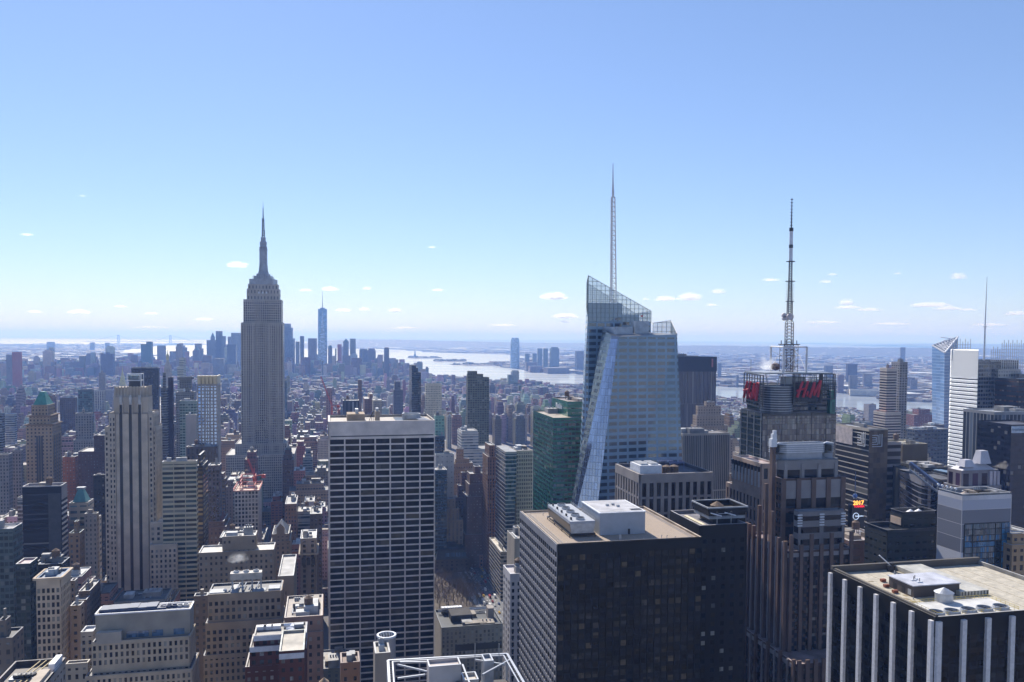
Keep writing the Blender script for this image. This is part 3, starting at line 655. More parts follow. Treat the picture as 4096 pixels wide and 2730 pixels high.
B('slender brown tower with capped corners left of the glass-and-limestone block', 1929, 1952, 1986, 1832, 890, st(2.6, 3.4, (.20, .115, .075), (.035, .025, .025), .45, .75), up=[(1787, 2, 1, 2, 4)], rt=0, ch=1.5, yb=2250)
B('beige low block below the slender brown tower', 1897, 1913, 1937, 2210, 960, st(4, 4.5, (.33, .24, .18), GD, .4, .5), rt=2, low=[(2240, 3, 0, 4, 0)])
B('low brick block on the avenue at the foot of the slender brown tower', 1910, 1918, 1933, 2225, 915, st(4, 4.5, (.35, .2, .15), GD, .4, .5), rt=1)
B('glass retail block with white roof terrace at the avenue corner', 1957, 2003, 2027, 2212, 800, st(3.5, 3.9, (.36, .34, .32), (.07, .075, .08), 1, .55), rt=2, top=(.62, .55, .45), yb=2350)
B('beige slab glimpsed behind the dark gravel-roofed tower', 2067, 2080, 2160, 2120, 700, st(3, 4, (.35, .32, .28), GD, .02, .02), rt=0)
B('plain beige block with tan roof ledge left of the dark gravel-roofed tower', 2028, 2058, 2120, 2160, 690, st(30, 40, (.38, .36, .33), fx=.02, fy=.02), rt=1)
# right half mid distance
B('stone tower with setbacks and domed tank behind the bladed office slab', 2783, 2792, 2884, 1628, 1150, st(4, 3.9, (.33, .27, .22), (.05, .045, .04), .35, .45), low=[(1760, 10, 14, 10, 4), (1705, 5, 8, 6, 4), (1665, 3, 4, 3, 3)], up=[(1611, 12, 10, 6, 8)], rt=1, yb=1740, seed=2)
B('dark office slab with fine vertical fins behind the white-posted block', 2728, 2731, 2919, 1740, 850, st(2.1, 60, (.34, .33, .32), (.045, .05, .055), .72, .98), low=(), rt=3, top=(.25, .22, .2), yb=2000)
B('brown brick block glimpsed right of the finned slab', 2915, 2925, 3010, 1900, 900, st(3, 3.6, (.16, .12, .10), GD, .4, .4), low=[(1990, 10, 0, 5, 0)], rt=1)
B('twin residential tower, lower half with striped balconies and orange netting at its top', 3520, 3548, 3587, 1477, 1050, st(60, 3.4, (.55, .52, .5), (.07, .05, .05), 1, .55), rt=1, low=[(1650, 8, 0, 10, 0)], top=(.55, .2, .1))
B('taller half of the twin residential tower, dark middle and grey side', 3566, 3599, 3631, 1452, 1090, st(4, 3.4, (.27, .27, .29), GD, .5, .5), rt=1)
B('brown-red block with lit windows near the river, right side', 3650, 3675, 3720, 1640, 1900, st(5, 4, (.25, .11, .09), (.35, .3, .27), .4, .4), rt=1, low=[(1660, 20, 0, 10, 0)])
B('pale block with dark side at the river edge right of the mast tower', 3455, 3476, 3505, 1620, 2300, st(5, 4, (.36, .34, .36), GD, .35, .3), rt=1)
B('long low terminal with rows of rooftop plant left of the tilted-roof tower', 3600, 3660, 3800, 1722, 1300, st(6, 6, (.09, .10, .11), GD, .7, .4), rt=6, top=(.3, .3, .3), hmax=4)
B('brown dark-louvred office block right of the slanted striped tower', 3601, 3611, 3711, 1783, 690, st(5, 60, (.14, .115, .08), (.02, .02, .02), .9, .05), rt=1, top=(.4, .35, .25), yb=1980)
B('glass tower with vertical mullions cut by the right picture edge', 3960, 3977, 4160, 1655, 600, st(3.2, 60, (.27, .29, .34), (.10, .12, .15), .8, .97), rt=2, top=(.4, .42, .45), yb=1960)
B('black slab with orange-lit top at the right picture edge', 4068, 4076, 4180, 1522, 820, st(3, 5, (.03, .03, .035), (.12, .05, .02), .8, .3), rt=1)
B('low building with flat pink-grey roof between the brown setback tower and the dark cube', 3380, 3396, 3557, 2172, 470, st(9, 7, (.20, .13, .11), (.06, .05, .04), .7, .42), rt=4, top=(.42, .36, .34), hmax=3, yb=2260)
b_ = B('stone tower with clock-like roundel at the right picture edge', 4030, 4048, 4180, 2190, 400, st(4.2, 4.6, (.40, .29, .19), (.04, .03, .025), .45, .6), rt=1, low=[(2420, 6, 0, 6, 0)], up=[(2150, 2, 2, 2, 2)])
# lower left mid distance
B('white-bordered pale tower behind the white crane building', 1081, 1140, 1146, 2180, 720, st(3, 3.8, (.24, .2, .17), GD, .4, .5), rt=1)
B('pale grey slab right of the gothic pyramid building', 1218, 1258, 1266, 2010, 900, st(3, 3.8, (.38, .38, .42), GD, .3, .4), rt=1)
B('dark narrow brick slab left of the white-gridded tower', 1240, 1288, 1292, 2060, 720, st(3, 3.8, (.12, .095, .085), GD, .35, .4), rt=2)
B('brown loft building with dark windows behind the gothic pyramid building', 1140, 1186, 1192, 2020, 800, st(3, 3.8, (.22, .14, .11), GD, .45, .5), rt=2)
B('narrow tan tower at left behind the black slab tower', 337, 388, 396, 2060, 640, st(3.6, 3.7, (.30, .28, .27), (.07, .09, .10), .35, .5), rt=1, seed=6)
B('dark narrow slab squeezed between the teal-roofed tower and the striped tower', 373, 420, 426, 1905, 740, st(3, 3.8, (.035, .035, .04), GD, .5, .5), rt=1)
B('sunlit tan brick tower with dark blue roof, in front of the teal-roofed tower', 275, 319, 338, 2138, 590, st(3.6, 3.8, (.26, .18, .12), (.05, .045, .05), .4, .55), up=[(2095, 3, 2, 2, 4)], rt=0, top=(.06, .10, .12))
B('glass tower with open roof frame at the left picture edge', -60, 52, 90, 2122, 480, st(2.6, 3.8, (.10, .13, .14), (.04, .06, .06), .8, .6), rt=2, top=(.45, .45, .47), yb=2500)
B('dark glass block with a triangular roof terrace, lower left', 62, 120, 152, 2262, 450, st(2.6, 3.8, (.05, .065, .07), (.03, .05, .045), .85, .6), rt=0, top=(.5, .38, .36), yb=2600)
B('dark flat block with plant boxes behind the cream window-grid tower', 130, 250, 280, 2262, 470, st(3, 3.8, (.04, .045, .055), GD, .5, .5), rt=4, top=(.10, .12, .16))
B('long low brown building with a skylit roof lower left', 314, 360, 402, 2370, 520, st(3.4, 3.8, (.18, .14, .12), GD, .35, .5), rt=2, low=[(2390, 2, 0, 8, 0)])
B('short beige block with sunlit roof lower left', 280, 300, 312, 2330, 500, st(3.4, 3.8, (.35, .28, .22), GD, .3, .5), rt=0, top=(.6, .5, .45))
B('tan block with white windowsills behind the stone office with penthouse', 280, 322, 338, 2430, 430, st(5, 4.2, (.34, .26, .2), GD, .3, .4), rt=1)
B('dark mansard-roofed stone building in the bottom left corner', -60, 50, 95, 2560, 370, st(4.4, 4.4, (.20, .17, .15), (.10, .10, .10), .4, .5), up=[(2500, 4, 4, 4, 4)], rt=1, top=(.04, .04, .05))
B('brown infill building behind the stone office with stepped penthouse', 775, 829, 835, 2390, 470, st(3.4, 3.7, (.19, .155, .13), (.05, .045, .045), .4, .5), rt=1)
B('beige wall tower behind the messy-roofed building', 1112, 1175, 1187, 2310, 470, st(20, 20, (.26, .23, .20), GD, .05, .1), rt=0)
# ------------------------------------------------------------------ landmark buildings
def lat(mb, p0, p1, wa, wb, m, seg=10, r_=.35, n=4, diag=True, tri=False):
    """lattice mast between heights; wa, wb half widths"""
    p0, p1 = Vector(p0), Vector(p1)
    cs = [(-1, -1), (1, -1), (1, 1), (-1, 1)]
    ring = []
    for i in range(seg+1):
        t = i/seg; c = p0.lerp(p1, t); w_ = wa+(wb-wa)*t; ring.append([Vector((c.x+a*w_, c.y+b*w_, c.z)) for a, b in cs])
    for k in range(4): mb.bar(ring[0][k], ring[-1][k], r_, m, 4)
    for i in range(seg+1):
        for k in range(4):
            mb.bar(ring[i][k], ring[i][(k+1) % 4], r_*.6, m, 3)
            if diag and i < seg: mb.bar(ring[i][k], ring[i+1][(k+1) % 4], r_*.55, m, 3)

def text_mesh(s, size, m, depth=.3, shear=0, bold=.02):
    cu = bpy.data.curves.new('lettering', 'FONT'); cu.body = s; cu.size = size; cu.extrude = depth; cu.shear = shear; cu.offset = bold*size
    cu.align_x = 'CENTER'; cu.align_y = 'CENTER'; cu.resolution_u = 3
    o = bpy.data.objects.new('tmp', cu); COL.objects.link(o); bpy.context.view_layer.update()
    me = bpy.data.meshes.new_from_object(o.evaluated_get(bpy.context.evaluated_depsgraph_get())); bpy.data.objects.remove(o)
    me.materials.clear(); me.materials.append(m); me.name = 'lettering'; return me
def place_text(name, parent, base, s, c, e, n, size, m, **k):
    o = link(name, text_mesh(s, size, m, **k), parent); e, n = Vector(e).normalized(), Vector(n).normalized()
    up = n.cross(e); up = up if up.z > 0 else -up
    mt = Matrix.Identity(4)
    for i in range(3): mt[i][0], mt[i][1], mt[i][2], mt[i][3] = e[i], up[i], n[i], (Vector(c)-base)[i]
    o.matrix_local = mt; return o
def emis(name, c, s):
    m, n, b = nodes_mat(name); b.inputs['Base Color'].default_value = (*c, 1); b.inputs['Emission Color'].default_value = (*c, 1); b.inputs['Emission Strength'].default_value = s; return m
WHITEP = simple('white_paint', (.72, .72, .74), .5, var=.12, scale=.5)
RED = simple('red_letter', (.50, .02, .03), .45, var=.1)
STEEL = simple('grey_steel', (.45, .46, .48), .4, .5, var=.1)
BLACKP = simple('black_panel', (.018, .018, .02), .3, var=.2, spec=.6)
GRAVEL = simple('gravel', (.36, .28, .21), .9, var=.22, scale=3)

# ---- great spired tower --------------------------------------------------------
def spired():
    Y = 1258; r, z = solve(973, 1126, None, 1203, Y, depth=44, side='L')
    b = Bd('art_deco_skyscraper', 'tallest stepped stone skyscraper, with a needle spire, standing over the low city at left', 'skyscraper', r.center())
    lime = (.42, .40, .39); sty = st(3.1, 3.75, lime, (.025, .025, .03), .54, .62, .1)
    U, W = basis(GA); s0 = r.s0
    def R_(x0, x1, y, ds, dep): q, zz = solve(x0, x1, None, y, Y, depth=dep, side='L'); q.s0 += ds; q.s1 = q.s0+dep; return q, zz
    mw, mr = MB(), MB()
    T = [R_(966, 1131, 1295, -3, 50), R_(944, 1147, 1772, -9, 62), R_(908, 1180, 1812, -16, 76)]
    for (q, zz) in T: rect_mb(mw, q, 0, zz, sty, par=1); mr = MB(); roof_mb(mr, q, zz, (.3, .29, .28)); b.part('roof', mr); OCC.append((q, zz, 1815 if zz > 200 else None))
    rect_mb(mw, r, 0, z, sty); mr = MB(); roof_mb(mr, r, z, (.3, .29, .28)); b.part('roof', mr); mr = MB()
    for x0, x1, y, ds, dep in ((985.5, 1116.5, 1158, 5, 34), (990, 1111, 1139, 7, 30)):
        q, zz = R_(x0, x1, y, ds, dep); rect_mb(mw, q, z, zz, st(5, 9, lime, (.06, .06, .07), .3, .5), par=.5); roof_mb(mr, q, zz, (.3, .29, .28), par=.5)
    # projecting side bays with narrow vertical piers, centre bay stays recessed
    mp = MB(); pm = wallm((.43, .41, .40))
    q, zz = T[0]; Wd = q.t1-q.t0
    for a, c in ((0, .335), (.62, 1)):
        mw.prism([q.pt(q.t0+Wd*a, q.s0-2.2), q.pt(q.t0+Wd*c, q.s0-2.2), q.pt(q.t0+Wd*c, q.s0), q.pt(q.t0+Wd*a, q.s0)], 0, zz, FAC, None, sty)
    for k in range(24):
        a = k/23
        if .345 < a < .61: continue
        c = q.pt(q.t0+Wd*a, q.s0-2.2); mp.box(c, U, -W, -.45, .45, 0, .5, T[1][1], zz, pm)
    for k in range(7):
        a = .345+.265*k/6; c = q.pt(q.t0+Wd*a, q.s0); mp.box(c, U, -W, -.4, .4, 0, .5, T[1][1]+20, z-6, pm)
    q2, z2 = T[1]
    for k in range(30):
        c = q2.pt(q2.t0+(q2.t1-q2.t0)*k/29, q2.s0); mp.box(c, U, -W, -.5, .5, 0, .6, 60, z2, pm)
    b.part('wall', mw); b.part('roof', mr); b.part('pier', mp, kind='stuff')
    c = r.center()
    def zz(y): return at(1053, y, Y+18).z
    k = (Y+18)/F_PX
    mm = simple('mooring_mast_metal', (.36, .36, .38), .45, .3, var=.15, scale=.2)
    mb = MB()                                     # stepped metal roof under the mast
    for x0, x1, y0, y1 in ((1005, 1098, 1140, 1119), (1020, 1083, 1119, 1106), (1029, 1075, 1106, 1097)):
        hw = (x1-x0)/2*k; mb.prism([(c.x-hw, c.y-hw*.7), (c.x+hw, c.y-hw*.7), (c.x+hw, c.y+hw*.7), (c.x-hw, c.y+hw*.7)], zz(y0)-.5, zz(y1), mm)
    b.part('crown', mb)
    mb = MB()
    prof = [(22*k, zz(1100)), (18*k, zz(1085)), (15.5*k, zz(1060)), (15*k, zz(1003)), (16.5*k, zz(1003)), (16.5*k, zz(999)), (14*k, zz(996)), (16*k, zz(992)), (13.5*k, zz(989)), (12*k, zz(981)), (13.5*k, zz(981)), (13.5*k, zz(969)), (9.5*k, zz(966)), (9.5*k, zz(951)), (0, zz(950))]
    mb.lathe((c.x, c.y), prof, mm, 20)
    for i in range(4):                            # winged buttresses
        a = GA+math.pi/4+i*math.pi/2; d = Vector((math.cos(a), math.sin(a), 0)); p = Vector((c.x, c.y, 0))
        for r0, y0, r1, y1 in ((24, 1102, 20, 1080), (20, 1080, 17, 1050), (17, 1050, 15.5, 1010)):
            mb.bar(p+d*r0*k*.86+Vector((0, 0, zz(y0))), p+d*r1*k*.86+Vector((0, 0, zz(y1))), 1.2, mm, 4)
    b.part('mooring_mast', mb)
    mb = MB(); dk = simple('antenna_steel', (.14, .14, .17), .5, .3, var=.2)
    lat(mb, (c.x, c.y, zz(951)), (c.x, c.y, zz(878)), 1.7, 1.1, dk, 12, .35)
    mb.bar((c.x, c.y, zz(878)), (c.x, c.y, zz(833)), .95, dk, 8, .6); mb.bar((c.x, c.y, zz(833)), (c.x, c.y, zz(808)), .35, dk, 6, .12)
    for y in (878, 884, 890, 899, 906, 915, 925, 935, 945): mb.lathe((c.x, c.y), [(0, zz(y)), (2.1, zz(y)), (2.1, zz(y)+.6), (0, zz(y)+.6)], dk, 8)
    mb.bar((c.x+2.4, c.y, zz(951)), (c.x+2.4, c.y, zz(923)), .3, dk, 5)
    b.part('antenna', mb)
    mb = MB(); rg = random.Random(3)
    for i in range(26):
        a = rg.random()*6.28; rr = rg.uniform(13, 17); x, y = c.x+rr*math.cos(a), c.y+rr*.7*math.sin(a); mb.bar((x, y, zz(1136)), (x, y, zz(1136)+rg.uniform(6, 14)), .22, dk, 4)
    b.part('rooftop_aerials', mb, kind='stuff')
    mb = MB()
    for i in range(3):                            # bright fan windows near the top
        q = r; p = q.pt(q.t0+(q.t1-q.t0)*(.4+.1*i), q.s0+5-.3); mb.box(p, U, -W, -1.3, 1.3, 0, .3, zz(1178), zz(1170), WHITEP)
    b.part('fan_ornament', mb, kind='stuff')
spired()

# ---- white-gridded tower --------------------------------------------------------
TRAV = wallm((.66, .62, .64), .7)
def white_grid():
    b = B('white stone-gridded office slab with seven wide window bays, centre left foreground', 1317, 1739, None, 1690, 560, st(8.9, 4.3, (.5, .47, .49), GD, .9, .78), side='L', depth=44, rt=0, top=(.40, .34, .28), par=1.6, yb=2640,
          geo=dict(px=10.2, fh=4.3, fx=.905, fy=.76, wm=TRAV, pier=.7, span=.45, topband=12, glass=P_DARK*3+P_WARM*2+P_REFL), gfaces=('N', 'E'))
    r, z = b.r, b.z; U, W = basis(GA)
    mb = MB(); mb.box(r.pt(r.t0, r.s0), U, -W, 1, r.t1-r.t0-1, .3, .84, z-8.7, z-8.0, BLACKP); b.part('louvre_slot', mb)
    def bxp(nm, a0, a1, c0, c1, z0, z1, m):
        q = r.sub(a0, a1, c0, c1); mb = MB(); mb.prism(q.pts(), z+z0, z+z1, m); return b.part(nm, mb)
    bxp('penthouse', .17, .34, .3, .7, 0, 5, wallm((.36, .3, .24))); bxp('air_unit', .25, .28, .4, .6, 5, 8, METAL)
    bxp('bulkhead', .44, .48, .2, .5, 0, 7, wallm((.3, .27, .24))); bxp('air_unit', .445, .47, .25, .4, 7, 9, METAL)
    mb = MB(); q = r.sub(.64, .95, .15, .85); mb.prism(q.pts(), z, z+.25, BLACKP); b.part('equipment_well', mb)
    mb = MB(); c = r.pt(r.t0+(r.t1-r.t0)*.8, r.s0+20); mb.lathe((c.x, c.y), [(0, z+1), (6.5, z+1), (6.5, z+4.5), (5.8, z+4.5), (5.8, z+3.6), (0, z+3.6)], METAL, 20); b.part('cooling_tower', mb)
    mb = MB()
    for k in range(6): p = r.pt(r.t0+(r.t1-r.t0)*(.86+.018*k), r.s0+4); mb.bar((p.x, p.y, z+1.5), (p.x+U.x*-5+W.x*30, p.y+W.y*30, z+1.5), .3, WHITEP, 4)
    b.part('roof_beam', mb, kind='stuff')
    mb = MB()
    for k in range(3):
        p = r.pt(r.t0+(r.t1-r.t0)*(.38+.02*k), r.s0+14); mb.bar((p.x, p.y, z), (p.x+2-k, p.y, z+5+k), .25, DARKM, 4)
    b.part('window_washing_rig', mb)
white_grid()

# ---- dark tower with gravel roof --------------------------------------------------------
def gravel_tower():
    black = wallm((.009, .0085, .008), .5, .2, .3); grey = wallm((.24, .25, .30), .55)
    b = B('black office tower with a tan gravel roof and rooftop cooling units, foreground centre right', 2082, 2230, 2809, 2188, 304, st(2.8, 3.75, (.03, .03, .03), GD, .8, .6), rt=0, top=(.36, .28, .21), par=.9,
          geo=dict(px=2.75, fh=3.75, fx=.8, fy=.56, wm=black, pier=.25, span=.15, topband=4.2, glass=P_WARM*2+P_DARK*2+P_REFL, E=dict(wm=grey, px=3.0, fx=.86, fy=.6, glass=P_DARK+P_MIX[:3], pier=.3, span=.3, topband=3)))
    r, z = b.r, b.z; U, W = basis(GA)
    mb = MB(); q = r.grow(-1.4, -1.4, -1.4, -1.4); mb.prism(q.pts(), z, z+.12, GRAVEL); b.part('gravel_bed', mb)
    mb = MB()                                     # maintenance rails round the edge
    for off in (2.0, 3.2):
        q = r.grow(-off, -off, -off, -off); P = q.pts()
        for i in range(4): mb.bar((P[i].x, P[i].y, z+.35), (P[(i+1) % 4].x, P[(i+1) % 4].y, z+.35), .07, STEEL, 4)
    q = r.grow(-2, -2, -2, -2)
    for i in range(30):
        p = q.pt(q.t0, q.s0+(q.s1-q.s0)*i/29); mb.bar((p.x, p.y, z+.3), (p.x+U.x*1.2, p.y+U.y*1.2, z+.3), .05, STEEL, 3)
        p = q.pt(q.t1, q.s0+(q.s1-q.s0)*i/29); mb.bar((p.x, p.y, z+.3), (p.x-U.x*1.2, p.y-U.y*1.2, z+.3), .05, STEEL, 3)
    b.part('maintenance_rail', mb)
    rg = random.Random(9)
    for k in range(12):
        a = r.pt(r.t0+3+rg.random()*(r.t1-r.t0-6), r.s0+3+rg.random()*5 if k % 2 else r.s1-3-rg.random()*16); mb = MB(); hh = rg.uniform(.4, 1.3); mb.bar((a.x, a.y, z), (a.x, a.y, z+hh), .12, METAL, 6); mb.bar((a.x, a.y, z+hh), (a.x+.3, a.y, z+hh+.1), .16, METAL, 6); b.part('vent_pipe', mb)
    # penthouse: corner (2398,2144) base, top 2056; right 2580
    def pq(xl, xc, xr, yb, ytop):
        Yc = (CAM.z-(z+.12))/(-(ray(xc, yb).z/ray(xc, yb).y)); q, _ = solve(xl, xc, xr, yb, Yc); zt = at(xc, ytop, Yc).z; return q, zt
    q, zt = pq(2327, 2398, 2580, 2143, 2056); PM = simple('penthouse_panel', (.36, .38, .42), .6, var=.08, scale=.4)
    mb = MB(); mb.prism(q.pts(), z+.1, zt, PM)
    pn = b.part('penthouse', mb)
    mb = MB(); mb.prism(q.grow(.25, .25, .25, .25).pts(), zt, zt+.35, WHITEP); mb.prism(q.grow(-.6, -.6, -.6, -.6).pts(), zt+.3, zt+.45, simple('pent_roof', (.42, .41, .42), .7)); b.part('penthouse_roof', mb, parent=pn)
    mb = MB(); mb.box(q.pt(q.t0+.62*(q.t1-q.t0), q.s0), U, -W, 0, .9, 0, .1, z+.1, z+2.3, DARKM); b.part('door', mb, parent=pn)
    mb = MB(); k = q.pt(q.t1-5, q.s0+2.2); mb.box((k.x, k.y, zt+.45), U, W, 0, 4.4, 0, 2.2, 0, .12, BLACKP); b.part('roof_hatch', mb, parent=pn)
    mb = MB()
    for a, c in ((.35, .5), (.5, .55), (.55, .4)):
        p = q.pt(q.t0+(q.t1-q.t0)*a, q.s0+(q.s1-q.s0)*c); mb.box((p.x, p.y, zt+.4), U, W, 0, 1.2, 0, 1, 0, .8, METAL)
    b.part('roof_vent', mb, kind='stuff')
    # cooling unit: near end base (2281..2378, 2160), far end (2187,2090)
    q, _ = pq(2190, 2279, 2380, 2152, 2150); S = q.s1-q.s0
    fm = MB()
    for s_ in (q.s0, q.s1): fm.box(q.pt(q.t0, s_), U, W, 0, q.t1-q.t0, -.2, .2, z+1.1, z+1.5, BLACKP)
    for t_ in (q.t0, q.t1): fm.box(q.pt(t_, q.s0), U, W, -.2, .2, 0, S, z+1.1, z+1.52, BLACKP)
    for t_ in (q.t0, q.t1):
        for k in range(4): p = q.pt(t_, q.s0+S*k/3); fm.bar((p.x, p.y, z), (p.x, p.y, z+1.2), .2, BLACKP, 6)
    b.part('unit_stand', fm)
    zb, zt2 = z+1.7, z+6.4; T = q.t1-q.t0
    g = T*.06; lo = [q.pt(q.t0+g, q.s0), q.pt(q.t1-g, q.s0), q.pt(q.t1-g, q.s1), q.pt(q.t0+g, q.s1)]; hi = q.pts()
    mb = MB(); mb.prism(lo, zb, zt2-1, METAL, poly1=hi); mb.prism(hi, zt2-1, zt2, PM)
    ct = b.part('cooling_tower', mb)
    mb = MB(); mb.box(q.pt(q.t0, q.s1), -W, -U, .3, S-.3, -.0, .12, zt2-1.6, zt2-1.0, BLACKP)
    louv = [Vector((hi[3].x, hi[3].y, 0))]
    mb.face([(lo[3].x-U.x*.06, lo[3].y-U.y*.06, zb+.1), (lo[0].x-U.x*.06, lo[0].y-U.y*.06, zb+.1), (hi[0].x-U.x*.06, hi[0].y-U.y*.06, zt2-1.05), (hi[3].x-U.x*.06, hi[3].y-U.y*.06, zt2-1.05)], BLACKP)
    b.part('louvre', mb, parent=ct)
    for k in range(5):
        p = q.pt(q.t0+T*.5, q.s0+S*(k+.5)/5); mb = MB()
        mb.lathe((p.x, p.y), [(1.75, zt2), (1.75, zt2+.9), (1.6, zt2+.9), (1.6, zt2+.3), (0, zt2+.3)], METAL, 16)
        for j in range(6): a = j*math.pi/3; mb.bar((p.x, p.y, zt2+.6), (p.x+1.5*math.cos(a), p.y+1.5*math.sin(a), zt2+.6), .13, DARKM, 4)
        mb.bar((p.x, p.y, zt2+.3), (p.x, p.y, zt2+.9), .35, DARKM, 8)
        b.part('fan', mb, parent=ct)
        mb = MB(); p = q.pt(q.t0+T*.14, q.s0+S*(k+.5)/5); mb.box((p.x, p.y, zt2), U, W, -.3, .3, -.5, .5, 0, 1, DARKM); b.part('fan_motor', mb, parent=ct)
    mb = MB()
    for t_ in (q.t0, q.t1):
        a, c = q.pt(t_, q.s0), q.pt(t_, q.s1)
        for h in (.5, 1.0): mb.bar((a.x, a.y, zt2+h), (c.x, c.y, zt2+h), .05, STEEL, 4)
        for k in range(9): p = a.lerp(c, k/8); mb.bar((p.x, p.y, zt2), (p.x, p.y, zt2+1), .05, STEEL, 4)
    b.part('railing', mb, parent=ct)
    mb = MB(); p = r.pt(r.t0+(r.t1-r.t0)*.46, r.s0+6); mb.bar((p.x, p.y, z), (p.x, p.y, z+1.8), .5, METAL, 10); b.part('vent_pipe', mb)
gravel_tower()

# ---- black tower with white marble piers --------------------------------------------------------
def pier_tower():
    blackw = wallm((.008, .008, .009), .5, .2, .3)
    b = B('black glass tower with tall white marble piers and a cluttered tan roof, bottom right corner', 3323, 3741, 4420, 2488, 222, st(2.3, 3.8, (.02, .02, .022), GD, .8, .6), rt=0, top=(.30, .28, .25), par=1.3,
          geo=dict(px=2.3, fh=3.8, fx=.84, fy=.62, wm=blackw, pier=.12, span=.08, topband=5.5, glass=P_DARK+P_WARM[:2], E=dict(glass=P_DARK)))
    r, z = b.r, b.z; U, W = basis(GA); S, T = r.s1-r.s0, r.t1-r.t0; mar = simple('marble_pier', (.66, .64, .64), .5, var=.12, scale=1.2)
    for k in range(7):
        s_ = r.s0+.8+(S-1.6)*k/6; p = r.pt(r.t0, s_); mb = MB(); mb.box((p.x, p.y, 0), -U, W, 0, 1.1, -.65, .65, 0, z+.2, mar)
        b.part('pier', mb)
    nn = 7
    for k in range(nn+1):
        p = r.pt(r.t0+.7+(T-1.4)*k/nn, r.s0); mb = MB(); mb.box((p.x, p.y, 0), U, -W, -.7, .7, 0, 1.1, 0, z+.2, mar); b.part('pier', mb)
    mb = MB(); q = r.grow(-1.2, -1.2, -1.2, -1.2)
    mb.prism(q.pts(), z, z+.15, simple('stained_roof', (.47, .42, .33), .85, var=.22, scale=.7)); b.part('roof_deck', mb)
    DP = wallm((.10, .095, .09), .7)
    mb = MB(); mb.box(r.pt(r.t1, r.s1), -U, -W, 0, T, .1, 1.2, z+.2, z+2.4, DP); b.part('parapet', mb); mb = MB(); mb.box(r.pt(r.t0, r.s1), -W, U, 1.3, S, .1, .9, z+.2, z+1.9, DP); b.part('parapet', mb)
    rg = random.Random(31); P2 = simple('roof_patch', (.30, .24, .15), .9, var=.4, scale=1.5)
    for k in range(9):
        a = r.pt(r.t0+2+(T-4)*(k+.5)/9, r.s0+2); mb = MB(); mb.box((a.x, a.y, z), W, U, 0, S-4, 0, .14, .15, .19, P2); b.part('roof_seam', mb)
    for k in range(10):
        a = r.pt(r.t0+2+rg.random()*T*.4, r.s0+S*(.3+.6*rg.random())); mb = MB(); mb.box((a.x, a.y, z), U, W, 0, rg.uniform(.6, 2.6), 0, rg.uniform(.5, 2.2), .15, .2, P2); b.part('roof_patch', mb)
    for k in range(5):
        a = r.pt(r.t0+3+rg.random()*T*.35, r.s0+S*(.35+.55*rg.random())); mb = MB(); mb.bar((a.x, a.y, z), (a.x, a.y, z+rg.uniform(.5, 1.2)), .18, METAL, 6); b.part('vent_pipe', mb)
    def pq(xl, xc, xr, yb, ytop=None):
        d = ray(xc, yb); Yc = (z+.15-CAM.z)/(d.z/d.y); q, _ = solve(xl, xc, xr, yb, Yc); return q, (at(xc, ytop, Yc).z if ytop else z)
    q, zt = pq(3555, 3653, 3837, 2392, 2347); darkb = wallm((.09, .08, .08), .7)
    mb = MB(); mb.prism(q.pts(), z+.1, zt, darkb); pn = b.part('penthouse', mb)
    mb = MB(); mb.prism(q.grow(.3, .3, .3, .3).pts(), zt, zt+.3, simple('pale_membrane', (.50, .50, .54), .6, var=.25, scale=.3)); b.part('penthouse_roof', mb, parent=pn)
    for a, m_, w_ in ((.75, DARKM, .7), (.4, DARKM, .7), (.15, METAL, .7)):
        mb = MB(); p = q.pt(q.t0, q.s0+(q.s1-q.s0)*a); mb.box((p.x, p.y, 0), -U, W, -.05, .08, -w_, w_, z+.6, z+2.3, m_); b.part('vent' if m_ is DARKM else 'door', mb, parent=pn)
    mb = MB()
    for a, c in ((.25, .22), (.3, .5), (.22, .4)):
        p = q.pt(q.t0+(q.t1-q.t0)*a, q.s0+(q.s1-q.s0)*c); mb.bar((p.x, p.y, zt), (p.x, p.y, zt+1.6), .12, DARKM, 5); mb.box((p.x, p.y, zt+.3), U, W, -.9, .9, -.3, .3, 0, .3, WHITEP)
    b.part('roof_aerial', mb, kind='stuff')
    d = ray(3775, 2412); Yc = (z-CAM.z)/(d.z/d.y); p = at(3775, 2412, Yc); k = Yc/F_PX
    mb = MB(); mb.lathe((p.x, p.y), [(0, z), (34*k, z), (34*k, z+44*k), (38*k, z+44*k), (0, z+64*k)], METAL, 20); b.part('water_tank', mb)
    q, zt = pq(3822, 3842, 3955, 2388, 2368); mb = MB(); mb.prism(q.pts(), z+.3, zt, simple('duct_panel', (.5, .47, .40), .5)); b.part('air_handler', mb)
    mb = MB()
    for i in range(9): pp = q.pt(q.t0+(q.t1-q.t0)*(i+.5)/9, q.s0); mb.box((pp.x, pp.y, 0), U, -W, -.08, .08, 0, .15, z+.4, zt-.1, DARKM)
    b.part('air_handler_rib', mb, kind='stuff')
    # recessed plant deck with five fans and a yellow railing
    YEL = simple('yellow_rail', (.55, .42, .08), .6)
    q, _ = pq(3640, 3752, 4075, 2470); mb = MB(); mb.prism(q.pts(), z+.16, z+.5, simple('white_deck', (.62, .6, .56), .6, var=.15)); b.part('plant_deck', mb)
    fx = (3745, 3808, 3874, 3938, 4003); fy = (2455, 2450, 2444, 2438, 2432)
